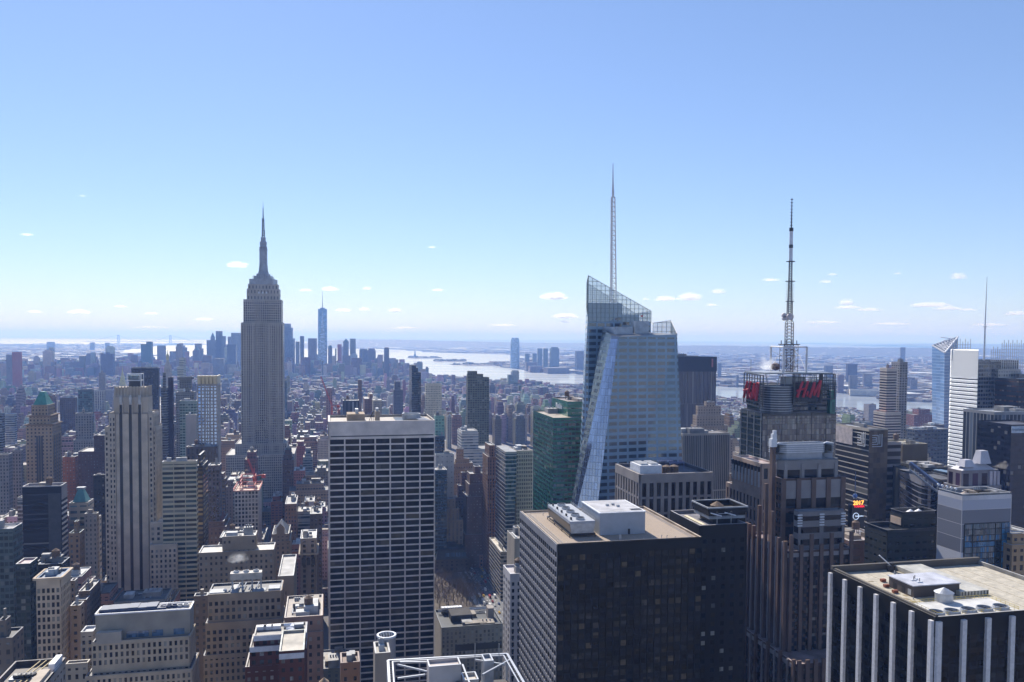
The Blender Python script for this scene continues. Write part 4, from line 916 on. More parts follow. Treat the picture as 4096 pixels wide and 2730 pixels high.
    for x_, y_ in zip(fx, fy):
        d = ray(x_, y_); Yc = (z+.8-CAM.z)/(d.z/d.y); p = at(x_, y_, Yc); rr = 30*Yc/F_PX
        mb = MB(); mb.lathe((p.x, p.y), [(rr*1.12, z+.4), (rr, z+1.5), (rr*.92, z+1.5), (rr*.9, z+.9), (0, z+.9)], METAL, 20)
        fan = b.part('fan', mb)
        mb = MB()
        for j in range(6):
            a = j*math.pi/3+.3; e = Vector((math.cos(a), math.sin(a), 0)); f = Vector((-math.sin(a), math.cos(a), 0))
            mb.box((p.x, p.y, z+1.15), e, f, .2, rr*.85, -.22, .22, 0, .08, DARKM)
        mb.bar((p.x, p.y, z+1), (p.x, p.y, z+1.4), .3, DARKM, 8)
        b.part('fan_blade', mb, parent=fan); 
    mb = MB(); P = q.pts()+[q.pts()[0]]
    for i in range(4):
        for h in (.8, 1.4): mb.bar((P[i].x, P[i].y, z+h), (P[i+1].x, P[i+1].y, z+h), .05, YEL, 4)
        m_ = int((P[i+1]-P[i]).length/1.5)
        for j in range(m_): pp = P[i].lerp(P[i+1], j/m_); mb.bar((pp.x, pp.y, z+.2), (pp.x, pp.y, z+1.4), .05, YEL, 4)
    b.part('railing', mb)
    mb = MB()                                     # window-washing crane at the back edge
    p = r.pt(r.t0+T*.36, r.s1-3); mb.box((p.x, p.y, z), U, W, -1, 1, -.8, .8, .2, 2, DARKM); mb.bar((p.x, p.y, z+2), (p.x-4, p.y, z+5.5), .2, WHITEP, 5); mb.lathe((p.x+.4, p.y), [(0, z+2), (.8, z+2.2), (.8, z+3), (0, z+3.2)], DARKM, 8)
    b.part('window_washing_crane', mb)
    for x_, y_ in ((3532, 2330), (3545, 2352), (3580, 2375)):
        d = ray(x_, y_); Yc = (z-CAM.z)/(d.z/d.y); p = at(x_, y_, Yc); mb = MB(); mb.box((p.x, p.y, z+.1), U, W, -.8, .8, -.5, .5, .2, 1.0, wallm((.25, .10, .07))); b.part('exhaust_fan', mb)
pier_tower()

# ---- brown setback tower with silver crown --------------------------------------------------------
def setback_tower():
    U, W = basis(GA); brn = wallm((.14, .10, .09), .6); slv = simple('silver_band', (.36, .38, .43), .4, .35, var=.1, scale=.4); gry = wallm((.26, .26, .30), .5)
    base, _ = solve(3078, 3128, 3372, 1925, 404)
    b = Bd('setback_skyscraper', 'brown stone-and-glass tower with many piers and a silver crown, right foreground', 'skyscraper', base.center())
    gs = st(3.1, 3.9, (.10, .07, .06), (.02, .022, .026), .55, .6)
    mw, mr = MB(), MB()
    S = [(solve(3078, 3128, 3376, 1925, 404), gs), (solve(2990, 3152, 3410, 2215, 390), gs), (solve(2937, 3186, 3462, 2668, 372), gs)]
    S = [((q, z), g) for ((q, z), g) in S]
    for (q, z), g in S: rect_mb(mw, q, 0, z, g, par=1); mr = MB(); roof_mb(mr, q, z, (.3, .22, .2)); b.part('roof', mr); mr = MB(); OCC.append((q, z, None))
    q1, z1 = solve(3094, 3118, 3366, 1851, 408); rect_mb(mw, q1, S[0][0][1], z1, st(9, 18, (.25, .25, .28), GD, .75, .5), par=.6, ch=3); roof_mb(mr, q1, z1, (.4, .38, .38), ch=3)
    b.part('wall', mw); b.part('roof', mr)
    q2, z2 = solve(3080, 3104, 3330, 1779, 411)
    P = q2.poly(6); mb = MB(); mb.prism(P, z1+.6, z2-4.6, slv); mb.prism(q2.grow(.6, .6, .6, .6).poly(6.2), z2-4.6, z2, slv, cap=False); mb.prism(q2.grow(-.8, -.8, -.8, -.8).poly(5.4), z2-4, z2-.8, BLACKP); b.part('crown', mb)
    PP = q2.grow(.6, .6, .6, .6).poly(6.2); mb = MB()
    for i in range(len(PP)):
        p, n_ = PP[i], PP[(i+1) % len(PP)]
        for h in (1.1, 2.1, 3.1, 4.1): mb.bar((p.x, p.y, z2-h), (n_.x, n_.y, z2-h), .22, WHITEP, 4)
    b.part('crown_louvre', mb, kind='stuff')
    mb = MB()
    for i in range(len(PP)): p, n_ = PP[i], PP[(i+1) % len(PP)]; mb.bar((p.x, p.y, z2), (n_.x, n_.y, z2), .35, WHITEP, 4)
    b.part('crown_rim', mb)
    (qa, za), (qb, zb_), (qc, zc) = S[0][0], S[1][0], S[2][0]
    # spire pier at the middle of the east side
    e0 = qb.s1-qb.s0
    def pier(q, f, ztop, w_=1.5, d=1.6, m=brn, z0=0, name='pier', face='E', cap=False):
        if face == 'E': p = q.pt(q.t0, q.s0+(q.s1-q.s0)*f); mb = MB(); mb.box((p.x, p.y, 0), -U, W, 0, d, -w_/2, w_/2, z0, ztop, m)
        else: p = q.pt(q.t0+(q.t1-q.t0)*f, q.s0); mb = MB(); mb.box((p.x, p.y, 0), U, -W, -w_/2, w_/2, 0, d, z0, ztop, m)
        return b.part(name, mb)
    def zpx(x, y, q, f=.5): p = q.pt(q.t0, q.s0+(q.s1-q.s0)*f); return at(x, y, p.y).z
    for f, x, y in ((.03, 3150, 2165), (.17, 3119, 2150), (.33, 3098, 2045), (.5, 3075, 1935), (.66, 3045, 2022), (.80, 3020, 2102), (.92, 2997, 2095), (.985, 2986, 2090)):
        pier(qb, f, zpx(x, y, qb, f), 1.4, 1.7)
    for f in (.1, .25, .42, .58, .73, .86): pier(qb, f, zb_+random.uniform(-2, 6), .8, 1.0, gry)
    for k in range(11): pier(qc, .02+.096*k, zc+(1 if k % 2 else 3), 1.3 if k % 2 == 0 else .7, 1.5 if k % 2 == 0 else .9, brn if k % 2 == 0 else gry)
    for k in range(7): pier(qb, .04+.155*k, zb_+(4 if k % 2 else 9), 1.8, .9, brn, face='N')
    for k in range(9): pier(qc, .03+.117*k, zc+3, 2.0, .9, brn, face='N')
    for k in range(5): pier(qa, .02+.24*k, za+1.2, 2.4, .8, brn, z0=zb_, face='N')
    for k in range(4): pier(q1, .1+.27*k, z1-1, 1.6, .5, gry, z0=za, face='N')
    p = qa.pt(qa.t0-.5, qa.s0+(qa.s1-qa.s0)*.55); mb = MB(); zt = at(3084, 1722, p.y).z
    mb.box((p.x, p.y, 0), -U, W, 0, 1.9, -1.3, 1.3, zb_-30, z2-1, brn); sp = b.part('spire_pier', mb)
    mb = MB()
    for i, (w_, d, za_, zb2) in enumerate(((2.6, 3.2, z2-1, z2+3), (2.0, 2.2, z2+3, z2+5.5), (1.3, 1.4, z2+5.5, zt))): mb.box((p.x, p.y, 0), -U, W, -.5, d*.8, -w_/2, w_/2, za_, zb2, WHITEP)
    b.part('spire_cap', mb)
    # bow-front bay low on the north face
    qf, zf = solve(3175, 3196, 3378, 2056, 396); mb = MB(); rect_mb(mb, qf, zb_, zf, st(11, 6, (.23, .23, .26), (.02, .022, .026), .82, .5), par=.8); roof_mb(mb, qf, zf, (.25, .25, .28)); b.part('projecting_bay', mb)
    for f in (0.02, .5, .97):
        pp = qf.pt(qf.t0+(qf.t1-qf.t0)*f, qf.s0); mb = MB()
        for h in range(5): mb.box((pp.x, pp.y, 0), U, -W, -1.2, 1.2, 0, .45, zf-1-h*1.3, zf-.4-h*1.3, WHITEP)
        b.part('banded_ornament', mb, kind='stuff')
    # windows on the fronts
    g = dict(px=5.4, fh=3.9, fx=.5, fy=.62, wm=gry, pier=.0, span=.0, topband=2, glass=P_DARK)
    for fr_, a_, c_, g_ in ((face_frames(qb, 'N'), 0, zb_, g), (face_frames(qb, 'E'), 0, zb_, dict(g, px=4.3)), (face_frames(qa, 'N'), zb_, za, dict(g, px=9, fx=.72, fh=7, fy=.66, topband=9)), (face_frames(qc, 'E'), 0, zc, dict(g, px=4.0))):
        fm = MB(); geo_facade(b, fm, *fr_, a_, c_, g_); b.part('trim', fm)
    flush_windows(b)
setback_tower()

# ---- dark tower with penthouse, behind the gravel-roofed one ------------------------------
def dark_pent():
    blackw = wallm((.016, .014, .013), .5)
    b = B('brown-black office tower with big black rooftop box, right of the gravel roof', 2681, 2799, 2988, 2117, 345, st(4.4, 3.9, (.03, .027, .026), GD, .5, .5), rt=0, top=(.24, .22, .23), par=1.5, yb=2700,
          geo=dict(px=4.3, fh=3.95, fx=.42, fy=.46, wm=blackw, pier=.18, span=.12, topband=6, glass=P_DARK+P_WARM+P_MIX[3:], E=dict(px=3, fx=.6, glass=P_DARK)))
    r, z = b.r, b.z; U, W = basis(GA)
    q, zt = solve(2768, 2834, 2991, 2034, 352); mb = MB(); mb.prism(q.pts(), z+5, zt, blackw, cap=False)
    Q = q.grow(-.7, -.7, -.7, -.7); mb.prism(q.grow(-3, 0, -2, -2).pts(), z, z+5.2, blackw); mb.prism(Q.pts()[::-1], zt-4, zt, blackw, cap=False); mb.prism(Q.pts(), zt-5, zt-3.6, GREYP)
    for i in range(4): mb.bar((*q.pts()[i].xy, zt), (*q.pts()[(i+1) % 4].xy, zt), .4, GREYP, 4)
    b.part('penthouse', mb); OCC.append((q, zt, None))
    mb = MB(); c = q.pt(q.t0+(q.t1-q.t0)*.55, q.s0+(q.s1-q.s0)*.75); mb.lathe((c.x, c.y), [(0, zt-4), (3, zt-4), (3, zt-1.5), (0, zt+.4)], TANKW, 12); b.part('water_tank', mb)
    mb = MB(); c = q.pt(q.t0+(q.t1-q.t0)*.72, q.s0+(q.s1-q.s0)*.3); mb.box((c.x, c.y, zt-3.6), U, W, -1, 1, -1, 1, 0, 2.4, WHITEP); b.part('air_unit', mb)
    mb = MB(); p = r.pt(r.t0+3.2, r.s0+4); mb.box((p.x, p.y, z+.1), U, W, 0, 1.6, 0, (r.s1-r.s0)*.62, 0, .7, simple('cream_duct', (.72, .62, .42), .6)); b.part('roof_duct', mb)
    mb = MB()
    for k in (0, 1):
        p = r.pt(r.t0+(r.t1-r.t0)*(.42+.3*k), r.s0+2.6); mb.bar((p.x, p.y, z), (p.x, p.y, z+5.5), .16, STEEL, 5); mb.bar((p.x-2.5, p.y+1, z+5.6), (p.x+1.6, p.y-1.6, z+4.9), .28, WHITEP, 5); mb.bar((p.x, p.y, z+5.5), (p.x, p.y, z+6.3), .5, DARKM, 6)
    a = r.pt(r.t0+(r.t1-r.t0)*.42, r.s0+2.6); c = r.pt(r.t0+(r.t1-r.t0)*.72, r.s0+2.6); mb.bar((a.x, a.y, z+5.5), (c.x, c.y, z+5.5), .14, STEEL, 5)
    b.part('window_washing_rig', mb)
dark_pent()

# ---- concrete bladed block in front of the crystal tower
CONC = wallm((.30, .28, .29), .8)
bb = B('grey concrete block with tall narrow windows in front of the crystal-shaped glass tower', 2466, 2561, 2850, 1912, 450, st(2.6, 8.7, (.30, .28, .29), GD, .5, .86), rt=0, top=(.08, .08, .10), par=2, yb=2075,
       geo=dict(px=4.1, fh=8.8, fx=.56, fy=.87, wm=CONC, pier=.8, span=.7, topband=5, glass=P_DARK+P_WARM[:1], E=dict(glass=P_MIX[:3])), gfaces=('N', 'E'))
def bladed_roof(b):
    r, z = b.r, b.z; U, W = basis(GA)
    q = r.sub(.03, .33, .1, .5); mb = MB(); mb.prism(q.pts(), z, z+6, WHITEP); b.part('penthouse', mb)
    for a in (.06, .2): mb = MB(); q2 = r.sub(a, a+.1, .15, .45); mb.prism(q2.pts(), z+6, z+6.8, METAL); b.part('air_unit', mb)
    for a in (.47, .58): mb = MB(); c = r.pt(r.t0+(r.t1-r.t0)*a, r.s0+(r.s1-r.s0)*.3); mb.lathe((c.x, c.y), [(0, z), (2.5, z), (2.5, z+4), (0, z+5)], TANKW, 12); b.part('water_tank', mb)
    BL = simple('blue_steel', (.16, .2, .38), .5); mb = MB()
    for (a0, a1, s_, h) in ((.42, .62, .45, 6), (.62, .82, .55, 4)):
        p, q_ = r.pt(r.t0+(r.t1-r.t0)*a0, r.s0+(r.s1-r.s0)*s_), r.pt(r.t0+(r.t1-r.t0)*a1, r.s0+(r.s1-r.s0)*s_)
        for hh in (h, h+1.2):
            mb.bar((p.x, p.y, z+hh), (q_.x, q_.y, z+hh), .12, BL, 4); mb.bar((p.x, p.y+4, z+hh), (q_.x, q_.y+4, z+hh), .12, BL, 4)
        for k in range(9):
            t = p.lerp(q_, k/8); mb.bar((t.x, t.y, z+h), (t.x, t.y, z+h+1.2), .1, BL, 4); mb.bar((t.x, t.y, z+h), (t.x, t.y+4, z+h), .08, BL, 4)
            if k % 4 == 0: mb.bar((t.x, t.y, z), (t.x, t.y, z+h), .18, BL, 4)
    b.part('steel_walkway', mb)
bladed_roof(bb)

# ---- grid building with flared fins, left of the silver-crowned tower
PINK = wallm((.40, .31, .27), .8)
bb = B('pinkish stone grid building with dark flared top fins, left of the silver-crowned brown tower', 2934, 3046, 3110, 1862, 478, st(5, 4.2, (.4, .31, .27), GD, .5, .7), rt=0, top=(.5, .38, .34),
       low=[(1985, 0, 0, 0, 8)], geo=dict(px=4.2, fh=7.8, fx=.52, fy=.8, wm=PINK, pier=.6, span=.45, topband=3, glass=P_DARK+P_MIX[:1]), gfaces=('N', 'E'))
def fins(b):
    r, z = b.r, b.z; S = r.s1-r.s0; U, W = basis(GA)
    for k in range(9):
        p = r.pt(r.t0, r.s0+1+(S-2)*k/8); mb = MB(); mb.bar((p.x-U.x*.8, p.y-U.y*.8, z-13), (p.x-U.x*.8, p.y-U.y*.8, z-4), .7, STEEL, 6); mb.bar((p.x-U.x*.8, p.y-U.y*.8, z-4), (p.x-U.x*1.1, p.y-U.y*1.1, z-1), .7, BLACKP, 6, 1.2); b.part('fin', mb)
fins(bb)
# ---- striped limestone tower (left) --------------------------------------------------------
LIME = wallm((.47, .43, .39), .85); LIMC = (.47, .43, .39)
def pyramid(mb, r, z0, z1, m, f=0.0, ov=0):
    P = r.grow(ov, ov, ov, ov).pts(); c = r.center(); Q = [c.lerp(p, f) for p in r.pts()]
    if f > 0: mb.prism(P, z0, z1, m, poly1=Q)
    else:
        for i in range(4): mb.face([(P[i].x, P[i].y, z0), (P[(i+1) % 4].x, P[(i+1) % 4].y, z0), (c.x, c.y, z1)], m)
def striped():
    Y = 640
    b = B('slender limestone tower with three tall dark vertical stripes, left foreground', 455, 591, 610, 1594, Y, st(3, 4, LIMC, GD, .02, .02), rt=0, top=(.32, .30, .28), par=.8, yb=2420, seed=1,
          low=[(1655, 3.5, 3.5, 0, 5), (1712, 7, 5.2, -1, 8)])
    r, z = b.r, b.z; U, W = basis(GA)
    q, zq = solve(461, 588, 604, 1550, Y+3); mb = MB(); mb.prism(q.pts(), z, zq, LIME)
    for k in range(11): p = q.pt(q.t0+(q.t1-q.t0)*k/10, q.s0); mb.box((p.x, p.y, 0), U, -W, -.6, .6, 0, .7, z, zq+.8, LIME)
    for k in range(5): p = q.pt(q.t1, q.s0+(q.s1-q.s0)*k/4); mb.box((p.x, p.y, 0), U, W, 0, .6, -.6, .6, z, zq+.8, LIME)
    b.part('crown', mb)
    T = r.t1-r.t0
    def tpx(x): return bisect(lambda t: proj((*(U*t+W*r.s0).xy, z))[0]-x, r.t0-40, r.t1+40)
    for x in (484, 522, 559):
        t = tpx(x); mb = MB(); p = U*t+W*r.s0; mb.box((p.x, p.y, 0), U, -W, -1.1, 1.1, -.1, .08, 0, z-5, BLACKP)
        b.part('dark_window_strip', mb)
        mb = MB()
        for sg in (-1, 1): mb.box((p.x, p.y, 0), U, -W, sg*1.35-.35, sg*1.35+.35, 0, 1.0, 0, z-3, LIME)
        mb.box((p.x, p.y, 0), U, -W, -.9, .9, 0, 1.1, z-4.5, z+2.5, simple('finial_stone', (.55, .53, .5), .7)); b.part('pier', mb)
    # penthouse steel and glass frame
    q2, zt = solve(508, 564, 574, 1497, Y+8); mb = MB(); zb = zq
    P = q2.pts()
    for p in P: mb.bar((p.x, p.y, zb), (p.x, p.y, zt), .35, WHITEP, 4)
    for h in (zt, (zb+zt)/2):
        for i in range(4): mb.bar((*P[i].xy, h), (*P[(i+1) % 4].xy, h), .35, WHITEP, 4)
    b.part('roof_frame', mb); mb = MB(); mb.prism(q2.sub(.05, .8, .2, .9).pts(), (zb+zt)/2+.3, zt-1, glass_mat('blue_glass', (.08, .14, .18))); mb.prism(q2.sub(.1, .9, .2, .9).pts(), zb, (zb+zt)/2-.5, BLACKP); b.part('penthouse', mb)
    # window columns on the shoulders
    g = dict(px=2.6, fh=4.0, fx=.46, fy=.55, wm=LIME, pier=.35, span=.12, topband=3, glass=P_MIX)
    fm = MB(); lowr, lz = b.tiers[1]; midr, mz = b.tiers[0]
    e, n = U, -W
    for (rr, zz) in ((lowr, lz),):
        geo_facade(b, fm, rr.pt(rr.t0, rr.s0), e, n, max(2, tpx(463)-rr.t0), 0, zz, g); geo_facade(b, fm, rr.pt(tpx(592), rr.s0), e, n, rr.t1-tpx(592), 0, zz, g)
        geo_facade(b, fm, rr.pt(rr.t1, rr.s0), W, U, rr.s1-rr.s0, 0, zz, dict(g, px=3.4))
    p_ = midr.pt(midr.t0, r.s0-.3); geo_facade(b, fm, p_, e, n, tpx(461)-midr.t0, 0, mz, g)
    p_ = midr.pt(tpx(594), r.s0-.3); geo_facade(b, fm, p_, e, n, midr.t1-tpx(594), 0, mz, g); geo_facade(b, fm, midr.pt(midr.t1, midr.s0), W, U, midr.s1-midr.s0, 0, mz, dict(g, px=3.4))
    for a_, c_ in ((midr.t0, tpx(461)), (tpx(594), midr.t1)): p_ = U*a_+W*r.s0; fm.box((p_.x, p_.y, 0), U, -W, 0, c_-a_, -1.5, .3, 0, mz, LIME)
    mb = MB()                                     # the smooth centre shaft
    p0 = U*tpx(464)+W*r.s0; w_ = tpx(591)-tpx(464); mb.box((p0.x, p0.y, 0), U, W, 0, w_, -1.4, 4, 0, b.tiers[0][1], LIME)
    b.part('shaft', mb)
    for x in (484, 522, 559):
        t = tpx(x); p = U*t+W*(r.s0-1.4); mb = MB(); mb.box((p.x, p.y, 0), U, -W, -1.1, 1.1, -.1, .08, 0, b.tiers[0][1]+.5, BLACKP); b.part('dark_window_strip', mb)
    # lower wing at right
    w1, z1 = solve(600, 707, 735, 2181, 634); w0, z0 = solve(600, 690, 708, 2092, 640)
    mw = MB(); rect_mb(mw, w1, 0, z1, st(3.6, 3.8, LIMC, GD, .4, .5)); rect_mb(mw, w0, z1, z0, st(4, 3.8, LIMC, GD, .4, .5)); roof_mb(mw, w1, z1, (.5, .45, .4)); roof_mb(mw, w0, z0, (.6, .58, .55)); OCC.append((w1, z1, 2420)); b.part('wing', mw)
    geo_facade(b, fm, *face_frames(w1, 'N'), 0, z1, dict(g, px=3.5)); geo_facade(b, fm, *face_frames(w1, 'W'), 0, z1, dict(g, px=3.6)); geo_facade(b, fm, *face_frames(w0, 'N'), z1, z0, dict(g, px=4.2))
    b.part('facade_frame', fm); flush_windows(b)
striped()

def green_pyr():
    tw = (.33, .26, .19)
    b = B('ornate tan tower under a green copper pyramid roof, far left', 103, 209, 245, 1700, 900, st(3.6, 3.9, tw, (.05, .05, .055), .42, .5), rt=0, top=(.25, .2, .16),
          up=[(1665, 2.5, 2.5, 2, 2), (1625, 5, 5, 3, 4)], yb=1945, low=[(1980, 1, 1, 1, 0)])
    q, z = b.tiers[-1]; U, W = basis(GA); mb = MB(); COP = simple('verdigris_copper', (.07, .25, .19), .6, var=.25, scale=.3)
    zt = at(165, 1569, 905).z; pyramid(mb, q.grow(-1, -1, -1, -1), z+.5, zt, COP, .3); b.part('pyramid_roof', mb)
    mb = MB(); m_ = wallm((.2, .14, .10), .8)
    for (rr, zz) in (b.tiers[1], b.tiers[2]):
        P = rr.grow(1, 1, 1, 1).pts()
        for i in range(4): mb.bar((*P[i].xy, zz), (*P[(i+1) % 4].xy, zz), .8, m_, 4)
    b.part('cornice', mb)
    mb = MB(); rr, zz = b.tiers[1]
    for k in (0, 1, 2):
        p = rr.pt(rr.t0+(rr.t1-rr.t0)*(.42+.09*k), rr.s0); mb.box((p.x, p.y, 0), U, -W, -.9, .9, 0, .15, 0, zz-12, BLACKP)
    for k in range(4): p = rr.pt(rr.t1, rr.s0+(rr.s1-rr.s0)*(.2+.2*k)); mb.box((p.x, p.y, 0), U, W, 0, .15, -1.2, 1.2, 0, zz-12, BLACKP)
    b.part('dark_window_strip', mb, kind='stuff')
green_pyr()

def gold_blue():
    b = B('blue reflecting glass tower with a flared gold-and-cream crown, left middle distance', 791, 867, 880, 1541, 900, st(3.2, 3.7, (.25, .25, .27), (.30, .50, .95), .66, .66, 1), rt=0, top=(.4, .35, .2), yb=1786, wm=FACM, par=.3)
    r, z = b.r, b.z; U, W = basis(GA); GOLD = simple('gold_panel', (.55, .47, .30), .45, .2, var=.08); T = r.t1-r.t0
    zt = at(868, 1504, 900).z; mb = MB(); mb.prism(r.grow(-1, -1, -1, -1).pts(), z, zt-1, BLACKP); b.part('crown_core', mb)
    for k in range(5):
        q = r.sub(.0+.206*k, .0+.206*k+.155, -.03, .1); mb = MB(); mb.prism(q.pts(), z+1.2, zt, GOLD, poly1=q.grow(.3, .3, .6, 0).pts()); b.part('crown_panel', mb)
    q = r.sub(.97, 1.03, .0, 1); mb = MB(); mb.prism(q.pts(), z+1.2, zt, GOLD); b.part('crown_panel', mb)
    mb = MB(); mb.prism(r.sub(.99, 1.01, 0, 1).grow(0, .3, 0, 0).pts(), 0, z-1, wallm((.32, .3, .3), .6)); b.part('side_wall', mb)
    mb = MB()
    for k in range(6): p = r.pt(r.t0+T*k/5, r.s0); mb.box((p.x, p.y, 0), U, -W, -.45, .45, 0, .7, 0, z, wallm((.35, .34, .36), .6))
    b.part('pier', mb, kind='stuff')
gold_blue()

def old_towers():
    b = B('white stone tower capped with a gold pyramid, left of the striped limestone tower roof', 473, 500, 508, 1545, 2100, st(4, 4, (.4, .38, .33), GD, .4, .5), rt=0, low=[(1600, 10, 12, 6, 6)])
    q, z = b.tiers[-1]; mb = MB(); pyramid(mb, q.grow(-1, -1, -1, -1), z, at(493, 1475, 2110).z, simple('gilded_tile', (.62, .52, .25), .45, .3)); c = q.center(); zt = at(493, 1464, 2110).z; mb.bar((c.x, c.y, zt-14), (c.x, c.y, zt), 1.2, MATS['gilded_tile'], 6, .2); b.part('pyramid_roof', mb)
    b = B('pale stone clock tower with a pointed roof and gold lantern', 656, 680, 686, 1475, 2300, st(4, 4, (.42, .38, .34), GD, .35, .45), rt=0, low=[(1495, 1.5, 1.5, 1, 1)])
    q, z = b.tiers[-1]; mb = MB(); pyramid(mb, q, z, at(670, 1440, 2310).z, wallm((.42, .38, .34)), .28); b.part('pyramid_roof', mb)
    c = q.center(); mb = MB(); z1 = at(670, 1440, 2310).z; mb.lathe((c.x, c.y), [(3.6, z1-1), (3.6, z1+10), (4.4, z1+10), (3.2, z1+14), (1.2, z1+17), (.8, z1+22), (.1, z1+30)], MATS['gilded_tile'], 10); b.part('lantern', mb)
    # green metal mansard tower
    b = B('pale stone tower with a teal mansard roof, beside the black slab tower at left', 275, 352, 375, 2016, 650, st(6, 5, (.40, .38, .36), (.12, .18, .2), .7, .4), rt=0, top=(.3, .3, .3), low=[(2090, 0, 4, 0, 6)], yb=2150)
    q, z = b.tiers[-1]; TEAL = simple('teal_copper', (.10, .26, .26), .6, var=.15); mb = MB(); pyramid(mb, q.grow(-2, -2, -2, -2), z+1.1, at(330, 1958, 655).z, TEAL, .36); b.part('mansard_roof', mb)
    mb = MB(); c = q.center(); zt = at(330, 1958, 655).z; mb.box((c.x, c.y, zt), *basis(GA), -3, 3, -2.5, 2.5, 0, 1.5, GREYP); b.part('roof_cap', mb)
    # gothic pyramid building
    b = B('tan stone building with steep grey pyramid roof and dormer, centre left lower city', 1088, 1156, 1163, 2140, 690, st(3.6, 3.9, (.26, .2, .15), (.1, .1, .09), .4, .5), rt=0, top=(.3, .28, .25), low=[(2168, 1, 1, 1, 2)], yb=2290)
    q, z = b.tiers[-1]; SL = simple('slate_roof', (.10, .11, .14), .6, var=.2); mb = MB(); pyramid(mb, q.grow(-1, -1, -1, -1), z, at(1122, 2086, 697).z, SL, .05); b.part('pyramid_roof', mb)
    mb = MB(); p = q.pt((q.t0+q.t1)/2, q.s0); U, W = basis(GA); mb.box((p.x, p.y, 0), U, -W, -3.2, 3.2, -3, .5, z-1, z+6, wallm((.28, .22, .17))); mb.face([(*(p-U*3.6-W*.6).xy, z+6), (*(p+U*3.6-W*.6).xy, z+6), (*(p-W*.6).xy, z+10)], wallm((.28, .22, .17))); b.part('dormer', mb)
    # red pyramid brown building
    b = B('brown brick building with a dark red hipped roof, left of the white crane building', 816, 896, 913, 2090, 760, st(3.8, 4, (.17, .12, .10), (.14, .13, .12), .4, .5), rt=0, low=[(2110, 2, 2, 2, 2)], yb=2190)
    q, z = b.tiers[-1]; mb = MB(); pyramid(mb, q.grow(-2, -2, -1, -1), z, at(868, 2028, 768).z, simple('red_tile', (.17, .06, .05), .7, var=.3), .12); b.part('hipped_roof', mb)
    # arched classical tower
    b = B('narrow grey stone tower with three arched windows at its top, centre left lower city', 1201, 1266, 1273, 2158, 640, st(5.5, 4, (.26, .24, .23), GD, .35, .6), rt=3, low=[(2215, 0, 0, 0, 0)], top=(.6, .58, .55), yb=2330, seed=8)
    q, z = b.tiers[0]; U, W = basis(GA)
    for k in range(3):
        p = q.pt(q.t0+(q.t1-q.t0)*(.2+.3*k), q.s0); mb = MB(); mb.box((p.x, p.y, 0), U, -W, -1.4, 1.4, 0, .12, z-9, z-4, BLACKP); mb.lathe((p.x-W.x*.0, p.y), [(0, z-4), (1.4, z-4), (1.2, z-3.2), (.6, z-2.7), (0, z-2.6)], BLACKP, 10); b.part('arched_window', mb)
    mb = MB(); P = q.grow(.9, .9, .9, .9).pts()
    for i in range(4): mb.bar((*P[i].xy, z), (*P[(i+1) % 4].xy, z), .7, wallm((.36, .34, .32)), 4)
    b.part('cornice', mb)
old_towers()

# ---- black slab, cream tower, stone office with penthouse, lower left
bb = B('black windowless-looking slab tower with white-banded right side, lower left', 89, 245, 268, 1953, 620, st(60, 3.7, (.022, .020, .024), (.03, .03, .035), .98, .3), rt=2, top=(.42, .38, .38), par=2, yb=2250, seed=3)
def bands(b):
    r, z = b.r, b.z; U, W = basis(GA); mb = MB(); WB = wallm((.60, .60, .62), .6)
    mb.box(r.pt(r.t1, r.s0), U, W, 0, .25, .3, r.s1-r.s0-.3, z-9, z+1, wallm((.30, .30, .34))); b.part('side_panel', mb)
    for k in range(24): mb = MB(); mb.box(r.pt(r.t1, r.s0), U, W, 0, .3, .3, r.s1-r.s0-.3, z-12.5-k*3.9, z-11-k*3.9, WB); b.part('white_band', mb)
    mb = MB(); mb.box(r.pt(r.t0+(r.t1-r.t0)*.66, r.s0), U, -W, 0, 8.5, 0, .2, 0, z-4, simple('vertical_grille', (.045, .045, .05), .5)); b.part('louvre_panel', mb)
bands(bb)
CREAM = wallm((.50, .44, .37), .85)
bb = B('cream terracotta tower with a regular grid of windows, lower left', 145, 241, 280, 2318, 420, st(2.7, 3.9, (.5, .44, .37), GD, .5, .55), rt=0, top=(.10, .16, .26), par=1.2, yb=2640,
       geo=dict(px=2.35, fh=3.75, fx=.6, fy=.64, wm=CREAM, pier=.3, span=.15, topband=5.5, glass=P_DARK+P_MIX[3:]))
def crm(b):
    r, z = b.r, b.z; mb = MB(); P = r.grow(.9, .9, .9, .9).pts()
    for i in range(4): mb.bar((*P[i].xy, z+.8), (*P[(i+1) % 4].xy, z+.8), .8, CREAM, 4)
    b.part('cornice', mb); rooftop(b, r, z, random.Random(2), 3, 0, 4)
crm(bb)
STN = wallm((.46, .41, .34), .9)
bb = B('broad grey stone office building with stepped front and a long blank penthouse, bottom left', 367, 757, None, 2552, 380, st(2.6, 3.5, (.36, .34, .32), GD, .45, .55), rt=0, top=(.16, .16, .18), par=.8, yb=2730, depth=17,
       low=[(2672, 2, 1.5, 3.5, 0)], geo=dict(px=2.3, fh=3.4, fx=.5, fy=.66, wm=STN, pier=.3, span=.22, topband=1.6, glass=P_MIX+P_DARK))
